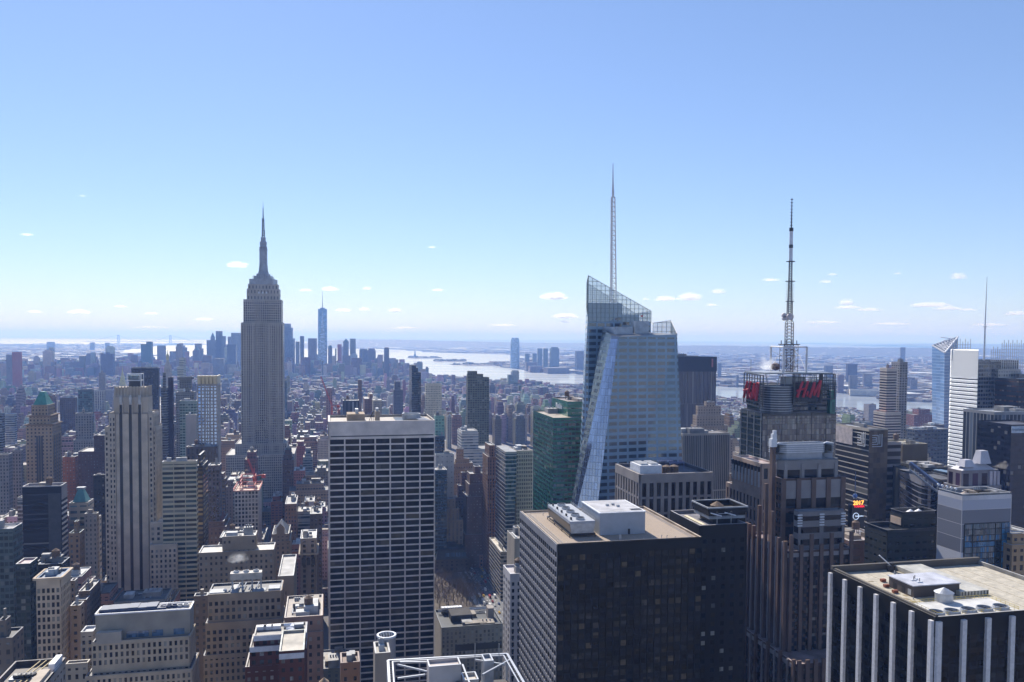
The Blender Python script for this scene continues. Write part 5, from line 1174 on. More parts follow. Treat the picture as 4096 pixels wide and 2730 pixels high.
def stone_pent(b):
    r, z = b.r, b.z; U, W = basis(GA)
    q, zt = solve(381, 760, None, 2437, 384, depth=11); mb = MB(); mb.prism(q.pts(), z, zt, wallm((.33, .32, .30), .9))
    for i in range(4): mb.bar((*q.pts()[i].xy, zt), (*q.pts()[(i+1) % 4].xy, zt), .45, WHITEP, 4)
    b.part('penthouse', mb); OCC.append((q, zt, None))
    DB = simple('dark_blue_plant', (.05, .07, .13), .6); mb = MB(); mb.prism(q.grow(-1.5, -1.5, -1.2, -1.2).pts(), zt, zt+.15, DB); b.part('roof_deck', mb)
    rg = random.Random(5)
    for k in range(7):
        p = q.pt(q.t0+(q.t1-q.t0)*(.08+.1*k), q.s0+(q.s1-q.s0)*.5); mb = MB(); mb.box((p.x, p.y, zt), U, W, -2.2, 2.2, -3.5, 3.5, 0, rg.uniform(.8, 1.8), DB); b.part('air_unit', mb)
    for k in range(5):
        p = q.pt(q.t0+(q.t1-q.t0)*(.7+.06*k), q.s0+(q.s1-q.s0)*.4); mb = MB(); mb.lathe((p.x, p.y), [(1.5, zt), (1.5, zt+1.2), (1.3, zt+1.2), (1.3, zt+.5), (0, zt+.5)], METAL if k > 2 else DB, 14); b.part('fan', mb)
    q3 = r.sub(.04, .5, -.0, .12); mb = MB(); zz = z+ (zt-z)*.42; mb.prism(r.sub(.05, .3, -.0, .15).grow(0, 0, .5, 0).pts(), z, zz, wallm((.38, .37, .36))); b.part('terrace_room', mb)
    for a in (.38, .5, .65, .88): mb = MB(); mb.box(q.pt(q.t0+(q.t1-q.t0)*a, q.s0), U, -W, -2.4, 2.4, 0, .15, z+.6, z+3.4, glass_mat('blue_pane', (.12, .18, .26)) if 'blue_pane' not in MATS else MATS['blue_pane']); b.part('window', mb)
    q4, z4 = solve(322, 372, 392, 2535, 392); mw = MB(); rect_mb(mw, q4, 0, z4, st(2.8, 3.5, (.36, .34, .32), GD, .45, .55)); roof_mb(mw, q4, z4, (.5, .5, .52)); b.part('left_wing', mw); OCC.append((q4, z4, None))
    q5, z5 = solve(262, 352, 362, 2660, 372); mw = MB(); rect_mb(mw, q5, 0, z5, st(3.6, 4.2, (.36, .33, .29), GD, .4, .55)); roof_mb(mw, q5, z5, (.38, .33, .27)); b.part('low_wing', mw); OCC.append((q5, z5, None))
stone_pent(bb)

# ---- tan complex and neighbours, centre left
TANM = wallm((.30, .26, .215), .9)
bb = B('tan brick office block with a taller blank centre tower, lower centre left', 889, 1022, None, 2148, 560, st(3, 3.8, (.27, .24, .21), GD, .35, .45), rt=2, top=(.6, .56, .5), yb=2330, seed=5, depth=14,
       low=[(2205, 15, 12, 2, 4)], geo=dict(px=3.2, fh=3.9, fx=.42, fy=.48, wm=TANM, pier=.2, span=.12, topband=3, glass=P_MIX, skip=lambda j, nx, k: nx < 9 and 1 < j < nx-1))
bb = B('grey-tan stone building with a cooling plant on its roof, lower centre left', 831, 1125, None, 2370, 430, st(2.6, 3.7, (.25, .22, .19), GD, .45, .55), rt=0, top=(.12, .12, .13), yb=2720, depth=19,
       low=[(2478, 1, .5, 1.5, 0), (2600, 2, 1, 3, 0)], geo=dict(px=2.9, fh=3.7, fx=.56, fy=.58, wm=wallm((.30, .255, .21), .9), pier=.3, span=.2, topband=4, glass=P_MIX+P_WARM))
def plant(b):
    r, z = b.r, b.z; U, W = basis(GA); T = r.t1-r.t0; S = r.s1-r.s0
    c = r.pt(r.t0+T*.5, r.s0+S*.45); mb = MB()
    mb.box((c.x, c.y, z), U, W, -8, 8, -2.5, 2.5, 6, 9.5, simple('cream_casing', (.5, .45, .38), .6))
    ct = b.part('cooling_tower', mb)
    mb = MB()
    for a in (-7, -2, 3, 7.5): mb.box((c.x, c.y, z), U, W, a-.3, a+.3, -2, 2, 0, 6.1, METAL)
    b.part('stand', mb)
    for a in (-5, 0, 5): mb = MB(); p = c+U*a; mb.lathe((p.x, p.y), [(1.6, z+9.5), (1.4, z+10.4), (1.2, z+10.4), (1.2, z+9.8), (0, z+9.8)], METAL, 12); b.part('fan', mb, parent=ct)
    for a0, a1, s0, s1, h in ((.02, .22, .05, .4, 1.5), (.82, .98, .05, .4, 2), (.3, .4, .1, .8, 1.2), (.6, .78, .1, .35, 1)):
        mb = MB(); mb.prism(r.sub(a0, a1, s0, s1).pts(), z, z+h, GREYP); b.part('air_unit', mb)
    mb = MB()
    for k in range(5): p = r.pt(r.t0+T*(.28+.09*k), r.s0+3); q = r.pt(r.t0+T*(.3+.09*k), r.s1-3); mb.bar((p.x, p.y, z+1.5), (q.x, q.y, z+1.5), .35, METAL, 6)
    b.part('roof_pipe', mb, kind='stuff')
    mb = MB(); p = r.pt(r.t0+T*.22, r.s0+4); mb.bar((p.x, p.y, z), (p.x+9, p.y+2, z+3), .4, METAL, 6); mb.lathe((p.x, p.y), [(0, z), (1, z), (1, z+2), (0, z+2.6)], METAL, 8); b.part('window_washing_crane', mb)
plant(bb)
BRK = wallm((.13, .055, .045), .9)
bb = B('dark red brick building with white-edged roofs and pale ductwork, bottom centre left', 1014, 1224, None, 2540, 350, st(3, 3.6, (.12, .05, .04), (.3, .25, .2), .4, .45), rt=0, top=(.30, .27, .24), par=1, yb=2730, depth=14, low=[(2575, 1.4, 0, 2.5, 0), (2650, 3.2, 0, 3, 0)],
       geo=dict(px=3.3, fh=3.5, fx=.5, fy=.5, wm=BRK, pier=.15, span=.1, topband=2.2, tm=WHITEP, glass=P_MIX+P_WARM+P_MIX[3:]))
def brick(b):
    r, z = b.r, b.z; U, W = basis(GA)
    q, zt = solve(1116, 1217, None, 2610, 326, depth=24); mw = MB(); rect_mb(mw, q, 0, zt, st(3, 3.6, (.12, .05, .04), (.3, .25, .2), .4, .45)); roof_mb(mw, q, zt, (.45, .40, .33)); b.part('front_wing', mw); OCC.append((q, zt, None))
    fm = MB(); geo_facade(b, fm, *face_frames(q, 'N'), 0, zt, dict(px=3.8, fh=3.6, fx=.4, fy=.45, wm=BRK, pier=.15, span=.1, topband=2.2, tm=WHITEP, glass=P_MIX)); b.part('facade_frame', fm); flush_windows(b, 20)
    mb = MB(); rg = random.Random(4); pts = [r.pt(r.t0+(r.t1-r.t0)*a, r.s0+(r.s1-r.s0)*c) for a, c in ((.55, .75), (.72, .75), (.72, .5), (.62, .42), (.75, .3), (.66, .15), (.74, .02))]
    for p, q_ in zip(pts, pts[1:]): mb.bar((p.x, p.y, z+1), (q_.x, q_.y, z+1), 1.0, WHITEP, 6)
    b.part('air_duct', mb)
    for a in (.12, .25, .4, .85): mb = MB(); p = r.pt(r.t0+(r.t1-r.t0)*a, r.s0+(r.s1-r.s0)*.7); mb.box((p.x, p.y, z), U, W, -2, 2, -1.2, 1.2, .2, 1.8, WHITEP if a < .5 else GREYP); b.part('air_unit', mb)
brick(bb)
bb = B('tan building with a crowded white-equipped roof, between the brick building and the white-gridded tower', 1137, 1290, None, 2470, 400, st(3.4, 3.9, (.26, .20, .17), GD, .4, .5), rt=9, depth=34, top=(.36, .3, .26), tank=1, hmax=4, yb=2700, low=[(2530, 1, 0, 1.5, 0)],
       geo=dict(px=3.6, fh=3.9, fx=.36, fy=.5, wm=wallm((.30, .22, .19), .9), pier=.25, span=.15, topband=2.5, glass=P_MIX))
WGR = wallm((.52, .52, .54), .7)
bb = B('white gridded slab with red construction cranes on its roof, below the great spired tower', 938, 1033, 1045, 1965, 800, st(3.4, 3.9, (.45, .45, .48), GD, .55, .6), rt=2, top=(.5, .32, .25), yb=2150,
       geo=dict(px=3.3, fh=3.9, fx=.62, fy=.66, wm=WGR, pier=.35, span=.25, topband=1.2, glass=P_DARK+P_MIX[3:]))
REDC = simple('red_crane_paint', (.55, .07, .05), .5)
def crane(label, x0, y0, x1, y1, Y, bh=None, group='red tower cranes'):
    """luffing crane: mast foot (x0,y0), jib tip (x1,y1)"""
    p = at(x0, y0, Y); q = at(x1, y1, Y); b = Bd('tower_crane', label, 'crane', (p.x, p.y), group); b.root.location.z = 0
    hub = at(x0, y0-(y0-y1)*.22, Y)
    mb = MB(); lat(mb, p, hub, 1.1, 1.1, REDC, 6, .3); b.part('mast', mb)
    mb = MB(); d = (q-hub); n_ = 12
    for k in range(n_):
        a, c = hub+d*(k/n_), hub+d*((k+1)/n_); o = Vector((0, 1.2, 0)); u_ = Vector((.9, 0, .9))
        mb.bar(a-o, c-o, .25, REDC, 4); mb.bar(a+o, c+o, .25, REDC, 4); mb.bar(a+u_, c+u_, .25, REDC, 4); mb.bar(a-o, c+u_, .16, REDC, 3); mb.bar(a+o, c-o, .16, REDC, 3)
    b.part('jib', mb)
    mb = MB(); e = hub-Vector((d.x, d.y, 0)).normalized()*9; mb.bar(hub, e+Vector((0, 0, 2)), .6, REDC, 4); mb.box((e.x, e.y, e.z), Vector((1, 0, 0)), Vector((0, 1, 0)), -1.8, 1.8, -1.5, 1.5, -1.5, 1.8, REDC); mb.bar(hub, hub+Vector((0, 0, 9)), .4, REDC, 4); b.part('counter_jib', mb)
    return b
def crane_roof(b):
    r, z = b.r, b.z; mb = MB(); P = r.grow(1, 1, 1, 1).pts()
    for h in (1, 3):
        for i in range(4): mb.bar((*P[i].xy, z+h), (*P[(i+1) % 4].xy, z+h), .3, REDC, 4)
    q = r.sub(.2, .8, .2, .8); P = q.pts()
    for h in (4, 8, 12):
        for i in range(4): mb.bar((*P[i].xy, z+h), (*P[(i+1) % 4].xy, z+h), .4, REDC, 4)
    for p in P: mb.bar((p.x, p.y, z), (p.x, p.y, z+12), .4, REDC, 4)
    b.part('scaffold', mb)
crane_roof(bb)
crane('thin red luffing crane on the white gridded slab, leaning left', 1018, 1925, 990, 1838, 806)
bb = B('building under construction with red floor edges and netting, left of the white-gridded tower roof', 1309, 1350, 1362, 1655, 1150, st(3, 3.7, (.28, .14, .12), (.1, .08, .08), .6, .5), rt=1, top=(.55, .12, .08), par=2, up=[(1648, 3, 3, 3, 3)])
crane('large red luffing crane rising left of the white-gridded tower roof', 1328, 1660, 1282, 1508, 1160)

# ---- crystal-shaped glass tower --------------------------------------------------------
def ext(P, Q, z): return P+(Q-P)*((z-P.z)/(Q.z-P.z))
def crystal():
    P0 = at(2473, 1347, 540); b = Bd('crystal_skyscraper', 'tall crystal-shaped glass tower with sloping screen top and a thin spire, centre right', 'skyscraper', (P0.x+20, P0.y+25))
    U, W = basis(GA); wc = (.20, .31, .42); gc = (.035, .06, .095)
    sty = (7.0, 4.35, wc, gc, .80, .52, 3.3, .5)
    def loft(mb, top, bot, m, style, capm=None):
        n = len(top)
        for i in range(n):
            a, c, d, e = bot[i], bot[(i+1) % n], top[(i+1) % n], top[i]
            Lw = ((c-a).xy.length+(d-e).xy.length)/2; nx = max(1, round(Lw/style[i][0])) if style[i] else 1; h = max(d.z, e.z)
            s_ = style[i]; aa = (s_[2], s_[3], (Lw/nx, s_[1], s_[6]), (s_[4], s_[5], s_[7]))
            l0, l1 = (c-a).xy.length, (d-e).xy.length; off = (a-e).dot((c-a).normalized())
            mb.face([a, c, d, e], m[i] if isinstance(m, list) else m, [(off, h-a.z), (off+l0, h-c.z), (l1, h-d.z), (0, h-e.z)], aa)
        mb.face(top, capm or ROOF, None, ((.25, .26, .28), (.1,)*3, (3, 3, 0), (0, 0, 0)))
    # front mass
    T1, T2, T3, T4 = at(2411, 1318, 566), at(2446, 1343, 546), at(2473, 1348, 540), at(2708, 1338, 556)
    T5 = T4+W*42; T6 = T1+W*8+U*5
    B2 = ext(T2, at(2316, 1925, 541), 0); B3 = ext(T3, at(2393, 2001, 531), 0); B4 = ext(T4, at(2729, 1854, 549), 0)
    B1 = B2+W*4+U*6; B5 = B4+W*55; B6 = B1+W*6+U*12
    pale = (1.9, 4.35, (.26, .30, .40), (.36, .38, .48), .9, .95, 1.1, 1.0)
    dkf = (2.2, 4.35, (.08, .11, .12), gc, .9, .55, 2.2, .9)
    mb = MB(); loft(mb, [T1, T2, T3, T4, T5, T6], [B1, B2, B3, B4, B5, B6], [FACG, FACM, FACS, FACS, FACG, FACG], [dkf, pale, sty, sty, sty, sty]); b.part('front_mass', mb)
    # rear mass with the tall screen
    A0, A1 = at(2354, 1215, 575), at(2600, 1290, 588)
    zA = at(2420, 1213, 578).z
    A0 = Vector((A0.x, A0.y, zA)); a_dir = U
    wA = (A1-A0).xy.length*.99; A1 = A0+U*wA; A3 = at(2346, 1215, 605); A3 = Vector((A3.x, A3.y, zA)); A2 = A1+W*30
    bA0 = ext(at(2354, 1215, 575), at(2353, 1750, 574), 0); bA3 = ext(at(2346, 1215, 605), at(2322, 1750, 600), 0); bA1 = Vector((A1.x+4, A1.y, 0)); bA2 = Vector((A2.x+4, A2.y+6, 0))
    cut = A0.lerp(A1, .53)
    z2 = at(2520, 1258, 582).z
    topL = [A0, cut, cut+W*30, A3]; botL = [bA0, Vector((cut.x+2, cut.y, 0)), Vector((cut.x+2+W.x*30, cut.y+W.y*30, 0)), bA3]
    mb = MB(); loft(mb, topL, botL, FACS, [sty, sty, sty, sty])
    cR = Vector((cut.x, cut.y, z2)); mid = A0.lerp(A1, .8); m2 = Vector((mid.x, mid.y, z2)); loft(mb, [cR, m2, m2+W*30, cR+W*30], [Vector((p.x, p.y, 0)) for p in (cR, m2, m2+W*30, cR+W*30)], FACG, [sty]*4)
    z3 = at(2580, 1290, 586).z; m3 = Vector((mid.x, mid.y, z3)); e3 = Vector((A1.x, A1.y, z3)); loft(mb, [m3, e3, e3+W*30, m3+W*30], [Vector((p.x, p.y, 0)) for p in (m3, e3, e3+W*30, m3+W*30)], FACG, [sty]*4)
    b.part('rear_mass', mb)
    # open glass screens (frame and panes) above the roofs
    def screen(nm, poly_top, zb, m_fr, step=3.1):
        """poly_top: list of top points; the screen hangs down to zb"""
        fr, gl = MB(), MB()
        for a, c in zip(poly_top, poly_top[1:]):
            L_ = (c-a).xy.length; n_ = max(1, int(L_/step)); 
            for k in range(n_+1):
                p = a.lerp(c, k/n_); fr.bar((p.x, p.y, zb), p, .2, m_fr, 4)
            zmax = max(a.z, c.z); zz = zb
            while zz < zmax:
                if a.z < zz or c.z < zz:
                    t = (zz-a.z)/(c.z-a.z) if abs(c.z-a.z) > .01 else 1
                    p, q = (a, a.lerp(c, t)) if a.z > c.z else (a.lerp(c, t), c)
                else: p, q = a, c
                fr.bar((p.x, p.y, zz), (q.x, q.y, zz), .2, m_fr, 4); zz += 3.1
            fr.bar(a, c, .3, WHITEP, 4)
            gl.face([(a.x, a.y, zb), (c.x, c.y, zb), tuple(c), tuple(a)], SCR)
        f = b.part(nm, fr); b.part('screen_glass', gl)
    SCR, n, bs = nodes_mat('screen_glass'); bs.inputs['Base Color'].default_value = (.62, .74, .78, 1); bs.inputs['Roughness'].default_value = .15; bs.inputs['Alpha'].default_value = .45
    FR = simple('screen_frame', (.20, .24, .25), .5, .3, var=.1)
    s0 = at(2352, 1103, 574.5); s1 = at(2601, 1246, 588); s1 = Vector((A1.x, A1.y, s1.z)); sA = Vector((A0.x-.3, A0.y-.3, s0.z)); sB = Vector((A3.x, A3.y, s0.z-3)); 
    screen('screen_frame', [sB, sA, s1], z3, FR); s2 = s1+W*30; s3 = Vector((A3.x, A3.y, sB.z)); screen('screen_frame', [Vector((s1.x, s1.y, s1.z)), Vector((s2.x, s2.y, s1.z-1)), s3], z3, FR)
    c1, c2, c3 = at(2612, 1293, 585), at(2684, 1283, 590), at(2708, 1334, 556.2)
    screen('screen_frame', [Vector((c1.x, c1.y, c1.z)), c2, Vector((c3.x, c3.y, c3.z))], T4.z-1, FR)
    # mechanical boxes on the roof
    for (xl, xc, xr, y, Y) in ((2455, 2461, 2531, 1308, 552), (2527, 2541, 2596, 1285, 556)):
        q, z = solve(xl, xc, xr, y, Y); mb = MB(); mb.prism(q.pts(), T3.z-2, z, simple('roof_box_panel', (.42, .46, .50), .6) if 'roof_box_panel' not in MATS else MATS['roof_box_panel']); b.part('penthouse', mb)
    q = at(2563, 1262, 556)
    mb = MB(); mb.bar((q.x, q.y, q.z-4), (q.x, q.y, q.z), .08, WHITEP, 4); mb.face([(q.x, q.y, q.z), (q.x+1.6, q.y, q.z), (q.x+1.6, q.y, q.z-1), (q.x, q.y, q.z-1)], RED); b.part('flag', mb)
    # spire
    x0, x1 = at(2454, 1165, 590), at(2452, 790, 590); mb = MB(); lat(mb, (x0.x, x0.y, x0.z-8), x1, 2.0, 1.3, WHITEP, 22, .32); mb.bar((x0.x-1.3, x0.y, x0.z-8), (x1.x-.8, x1.y, x1.z), .7, WHITEP, 8)
    x2, x3 = at(2452, 740, 590), at(2452, 654, 590); mb.bar(x1, x2, 1.0, WHITEP, 8, .7); mb.bar(x2, x3, .55, WHITEP, 8, .2); b.part('spire', mb)
    for (x, y, yb) in ((2353, 1103, None),): OCC.append((solve(2324, 2354, 2605, 1230, 575)[0], at(2480, 1230, 575).z, 2010)); OCC.append((solve(None, 2400, 2720, 1347, 540)[0], 262, 2010))
crystal()

# ---- green glass tower with sign
bb = B('green glass office tower with a taller back block carrying white lettering', 2133, 2213, 2420, 1677, 700, st(3.2, 4, (.012, .125, .085), (.004, .018, .015), .88, .56, .6), wm=FACG, rt=1, top=(.42, .36, .28), par=.6, yb=2060)
def green(b):
    r, z = b.r, b.z; U, W = basis(GA)
    q, zt = solve(2207, 2271, 2400, 1612, 722); mw = MB(); rect_mb(mw, q, z, zt, st(3.2, 4, (.01, .14, .10), (.01, .08, .055), .85, .3, 1), wm=FACG); b.part('back_block', mw)
    mr = MB(); roof_mb(mr, q, zt, (.25, .2, .18)); b.part('back_roof', mr); OCC.append((q, zt, None)); rooftop(b, q, zt, random.Random(3), 5, 1, 3)
    p = q.pt(q.t0, q.s0+(q.s1-q.s0)*.5); z_ = at(2237, 1625, p.y).z
    place_text('sign_lettering', b.root, b.base, 'MetLife', (p.x-U.x*.5, p.y-U.y*.5, z_), -W, -U, 6.6, WHITEP, bold=.005)
green(bb)
# ---- glass and limestone building
bb = B('office building half sloping glass half cream limestone grid, between the brown and the green towers', 1986, 2066, 2131, 1808, 850, st(1.9, 4.1, (.54, .52, .43), (.05, .05, .05), .55, .6), rt=4, top=(.35, .32, .3), par=.8, yb=2200, seed=2)
def halfglass(b):
    r, z = b.r, b.z; U, W = basis(GA)
    q, _ = solve(1984, 2022, 2068, 1806, 835); bot = [q.pt(q.t0-1, q.s0-9), q.pt(q.t1-6, q.s0-9), q.pt(q.t1-6, q.s1), q.pt(q.t0-1, q.s1)]
    mb = MB(); mb.prism(bot, 0, z+2, FACG, ROOF, st(1.6, 4.1, (.40, .40, .42), (.04, .05, .065), 1, .72), (.3, .3, .3), poly1=q.pts()); b.part('glass_half', mb)
halfglass(bb)
# ---- mansard block by the park
bb = B('dark brown block with black mansard attic and skylights, at the edge of the small park', 1741, 1874, 1883, 2238, 900, st(5.4, 5, (.10, .075, .06), (.05, .04, .03), .4, .55), side='L', rt=0, top=(.05, .05, .06), par=.5, yb=2330, depth=45, low=[(2250, .6, .6, .8, .8)])
def mans(b):
    r, z = b.r, b.z; U, W = basis(GA); q = r.grow(-.5, -.5, -.5, -.5); zt = z+11; mb = MB(); mb.prism(q.pts(), z, zt, simple('mansard_slate', (.025, .025, .03), .5), poly1=q.grow(-3, -3, -3, -3).pts()); b.part('mansard_roof', mb)
    for k in range(4): mb = MB(); p = q.pt(q.t0+(q.t1-q.t0)*(.36+.17*k), q.s0+1.2); mb.box((p.x, p.y, 0), U, -W, -2.4, 2.4, -.6, .3, z+2, z+7.5, MATS['blue_pane']); b.part('skylight', mb)
    mb = MB(); mb.prism(q.sub(.2, .7, .3, .8).pts(), zt, zt+3.5, DARKM); b.part('penthouse', mb)
mans(bb)
# ---- white slim tower in front of gravel tower
WSL = wallm((.56, .56, .62), .6)
bb = B('slim white tower with small square windows just left of the dark gravel-roofed tower', 2013, 2041, 2110, 2306, 470, st(4, 4, (.55, .55, .6), GD, .3, .4), rt=2, top=(.55, .5, .5), par=1.4, yb=2720,
       geo=dict(px=3.3, fh=3.9, fx=.42, fy=.5, wm=WSL, pier=.0, span=.0, topband=5, glass=P_MIX[:3], E=dict(px=6, fx=.2)))
# ---- white-screened low building
bb = B('low building wrapped in a pale perforated screen with a dark roof deck, bottom centre', 1738, 1766, 2012, 2520, 600, st(3, 3, (.30, .29, .27), (.22, .21, .2), .5, .7), rt=0, top=(.05, .055, .06), depth=60, par=1.5, yb=2620)
def screened(b):
    r, z = b.r, b.z; U, W = basis(GA); T, S = r.t1-r.t0, r.s1-r.s0
    mb = MB(); mb.prism(r.sub(.2, .55, .35, .75).pts(), z, z+5, wallm((.06, .06, .065))); b.part('penthouse', mb)
    mb = MB(); mb.box(r.pt(r.t0+T*.22, r.s0), U, -W, 0, T*.76, .0, .2, z-17, z-12, BLACKP); b.part('dark_window_band', mb)
    mb = MB(); mb.prism(r.sub(.1, .45, .86, .97).pts(), z, z+4, METAL); b.part('air_unit', mb)
    for k in range(7): mb = MB(); p = r.pt(r.t0+T*(.12+.05*k), r.s0+S*.83); mb.box((p.x, p.y, z), U, W, -1, 1, -2, 2, 4, 5.5, WHITEP); b.part('air_unit', mb)
    mb = MB()
    for f in (.8, .84, .9): a, c = r.pt(r.t0+2, r.s0+S*f), r.pt(r.t1-2, r.s0+S*f); mb.bar((a.x, a.y, z+2.5), (c.x, c.y, z+2.5), .5, METAL, 6)
    b.part('roof_pipe', mb, kind='stuff')
    mb = MB(); mb.prism(r.sub(.82, .92, .4, .6).pts(), z, z+8, wallm((.3, .29, .3))); b.part('bulkhead', mb); rooftop(b, r, z, random.Random(9), 4, 0, 2.5)
screened(bb)
# ---- mast tower with red sign letters --------------------------------------------------------
def mast_tower():
    Y = 600; U, W = basis(GA)
    r, z = solve(2962, 3051, 3345, 1655, Y)
    b = Bd('mast_skyscraper', 'dark glass tower with red sign letters and a tall lattice mast, right of centre', 'skyscraper', r.center())
    sE = st(8, 4.4, (.10, .11, .12), (.02, .026, .03), 1, .86); sN = (2.0, 4.0, (.03, .035, .035), (.15, .14, .12), .92, .93, 5., 1.)  # front glass: mottled reflections put into its brighter colour
    mw, mr = MB(), MB()
    zt = at(3051, 1500, Y).z; zlow = at(2962, 1636, Y+60).z
    P = r.pts()
    mw.prism(P, 0, z, FACG, None, sN, ztop=z, cap=False)
    p, e, n, Wd = face_frames(r, 'E'); p = p+n*.25
    mw.face([(p.x, p.y, 0), (*(p+e*Wd).xy, 0), (*(p+e*Wd).xy, z), (p.x, p.y, z)], FACG, [(0, z), (Wd, z), (Wd, 0), (0, 0)], (sE[2], sE[3], (Wd/8, 4.4, 1.), (1., .8, .9)))
    roof_mb(mr, r, z, (.2, .2, .22)); OCC.append((r, z, 1990)); b.part('wall', mw); b.part('roof', mr)
    mb = MB()
    for k in range(4):
        q = r.pt(r.t0-.3, r.s0+(r.s1-r.s0)*(.05+.3*k)); mb.bar((q.x, q.y, 0), (q.x, q.y, z), .35, GREYP, 4)
    for k in range(5):
        q = r.pt(r.t0+(r.t1-r.t0)*(k+.3)/5, r.s0-.1); mb.bar((q.x, q.y, 0), (q.x, q.y, z), .22, BLACKP, 4)
    for h in range(5): a, c = r.pt(r.t0, r.s0-.1), r.pt(r.t1, r.s0-.1); mb.bar((a.x, a.y, z-6-h*14), (c.x, c.y, z-6-h*14), .22, BLACKP, 4)
    b.part('mullion', mb, kind='stuff')
    # upper block, drum
    core, _ = solve(2985, 3060, 3318, 1545, Y+6); core.s1 = r.s1-2; zc = at(3060, 1545, Y+6).z
    mb = MB(); rect_mb(mb, core, z, zc, (3, 4.0, (.07, .075, .085), (.02, .025, .03), 1, .6, 2., .9)); roof_mb(mb, core, zc, (.35, .35, .36)); b.part('upper_block', mb)
    mb = MB(); c = at(3113, 1600, Y-1); rr = 63*Y/F_PX; prof = [(rr, at(3113, 1654, Y).z), (rr, at(3113, 1545, Y).z), (0, at(3113, 1545, Y).z)]
    mb.lathe((c.x, c.y+rr*.35), prof, simple('drum_panel', (.06, .07, .085), .35, var=.1), 28)
    for k in range(11): h = prof[0][1]+2+k*1.75; mb.lathe((c.x, c.y+rr*.35), [(rr, h), (rr+.18, h), (rr+.18, h+.4), (rr, h+.4)], STEEL, 28)
    b.part('drum', mb)
    mb = MB(); q = core.sub(.32, .62, .0, .3); mb.prism(q.pts(), zc, zt-2, wallm((.55, .56, .58), .6)); b.part('white_core', mb)
    # top deck
    zd = at(3100, 1492, Y).z; deck, _ = solve(2985, 3062, 3318, 1492, Y+2)
    mb = MB(); mb.prism(deck.grow(1, 1, 1, 1).pts(), zd-1.2, zd, METAL); mb.face([(q.x, q.y, zd-1.2) for q in deck.grow(1, 1, 1, 1).pts()[::-1]], METAL); b.part('roof_deck', mb)
    for k in range(7):
        q = deck.pt(deck.t0+(deck.t1-deck.t0)*(.06+.13*k), deck.s0+1.5); q2 = deck.pt(deck.t0+(deck.t1-deck.t0)*(.06+.13*k+(.06 if k % 2 else -.04)), deck.s0+1.5)
        mb = MB(); mb.bar((q.x, q.y, zc), (q2.x, q2.y, zd-1), .35, STEEL, 6); b.part('strut', mb)
    # sign frames
    def frame(p, e, w_, z0, z1, n, nx, nz):
        mb = MB(); e = Vector(e); n = Vector(n); p = Vector((p.x, p.y, 0))
        for d in (0, 2.2):
            for k in range(nx+1): q = p+e*(w_*k/nx)-n*d; mb.bar((q.x, q.y, z0), (q.x, q.y, z1), .22 if 0 < k < nx else .5, BLACKP, 4)
            for k in range(nz+1): h = z0+(z1-z0)*k/nz; a, c = p-n*d, p+e*w_-n*d; mb.bar((a.x, a.y, h), (c.x, c.y, h), .2 if 0 < k < nz else .45, BLACKP, 4)
        return b.part('sign_frame', mb)
    z0, z1 = at(3178, 1616, Y-8).z, at(3178, 1498, Y-8).z
    a, c = at(3178, 1550, Y-6), at(3287, 1550, Y-2); wd = (c-a).xy.length; frame(a, U, wd, z0, z1, -W, 5, 8)
    mb = MB(); o = a+W*2.6; mb.box((o.x, o.y, 0), U, W, 0, wd, 0, .4, z0+1, z0+(z1-z0)*.72, BLACKP); b.part('sign_back', mb)
    def hm(p, e, n, w_, h, zb):
        """slanted brush-like letters built as bars in the sign plane"""
        e, n = Vector(e).normalized(), Vector(n); p = Vector((p.x, p.y, 0))
        def P2(u, v): q = p+e*(u*w_)+n*.8; return Vector((q.x, q.y, zb+v*h))
        def stroke(mb, pts, t):
            for (u0, v0), (u1, v1) in zip(pts, pts[1:]): mb.bar(P2(u0, v0), P2(u1, v1), t*h*.5, RED, 6, t*h*.42)
        mb = MB(); stroke(mb, [(.02, .02), (.24, .98)], .17); stroke(mb, [(.26, .02), (.46, 1.0)], .17); stroke(mb, [(.0, .42), (.2, .5), (.42, .58)], .13); b.part('letter_h', mb)
        mb = MB(); stroke(mb, [(.46, .12), (.40, .24), (.47, .40), (.44, .12), (.40, .08)], .08); b.part('ampersand', mb)
        mb = MB(); stroke(mb, [(.53, .0), (.72, .95)], .17); stroke(mb, [(.72, .95), (.70, .12)], .13); stroke(mb, [(.70, .12), (.94, .98)], .15); stroke(mb, [(.96, 1.05), (.86, .02)], .19); b.part('letter_m', mb)
    hm(a+U*(wd*.06), U, -W, wd*.92, (z1-z0)*.56, z0+(z1-z0)*.2)
    a2, c2 = at(2976, 1550, Y+38), at(3040, 1550, Y-8); wd2 = (c2-a2).xy.length; e2 = Vector(((c2-a2).x, (c2-a2).y, 0)).normalized(); n2 = Vector((e2.y, -e2.x, 0)); n2 = n2 if n2.dot(-U) > 0 else -n2
    z20, z21 = at(2976, 1610, Y+38).z, at(2976, 1492, Y+38).z; frame(a2, e2, wd2, z20, z21, n2, 6, 8)
    hm(a2+e2*(wd2*.06), e2, n2, wd2*.92, (z21-z20)*.56, z20+(z21-z20)*.18)
    a3 = at(3289, 1550, Y); c3 = at(3322, 1550, Y+6); frame(a3, U, (c3-a3).xy.length, z0+3, z1, -W, 3, 8)
    # gantry posts
    mb = MB(); zg = at(3090, 1388, Y+10).z
    cs = [at(3082, 1500, Y+35), at(3133, 1500, Y-2), at(3225, 1500, Y+12), at(3175, 1500, Y+50)]
    for q in cs: mb.bar((q.x, q.y, zd), (q.x, q.y, zg), .75, WHITEP, 6)
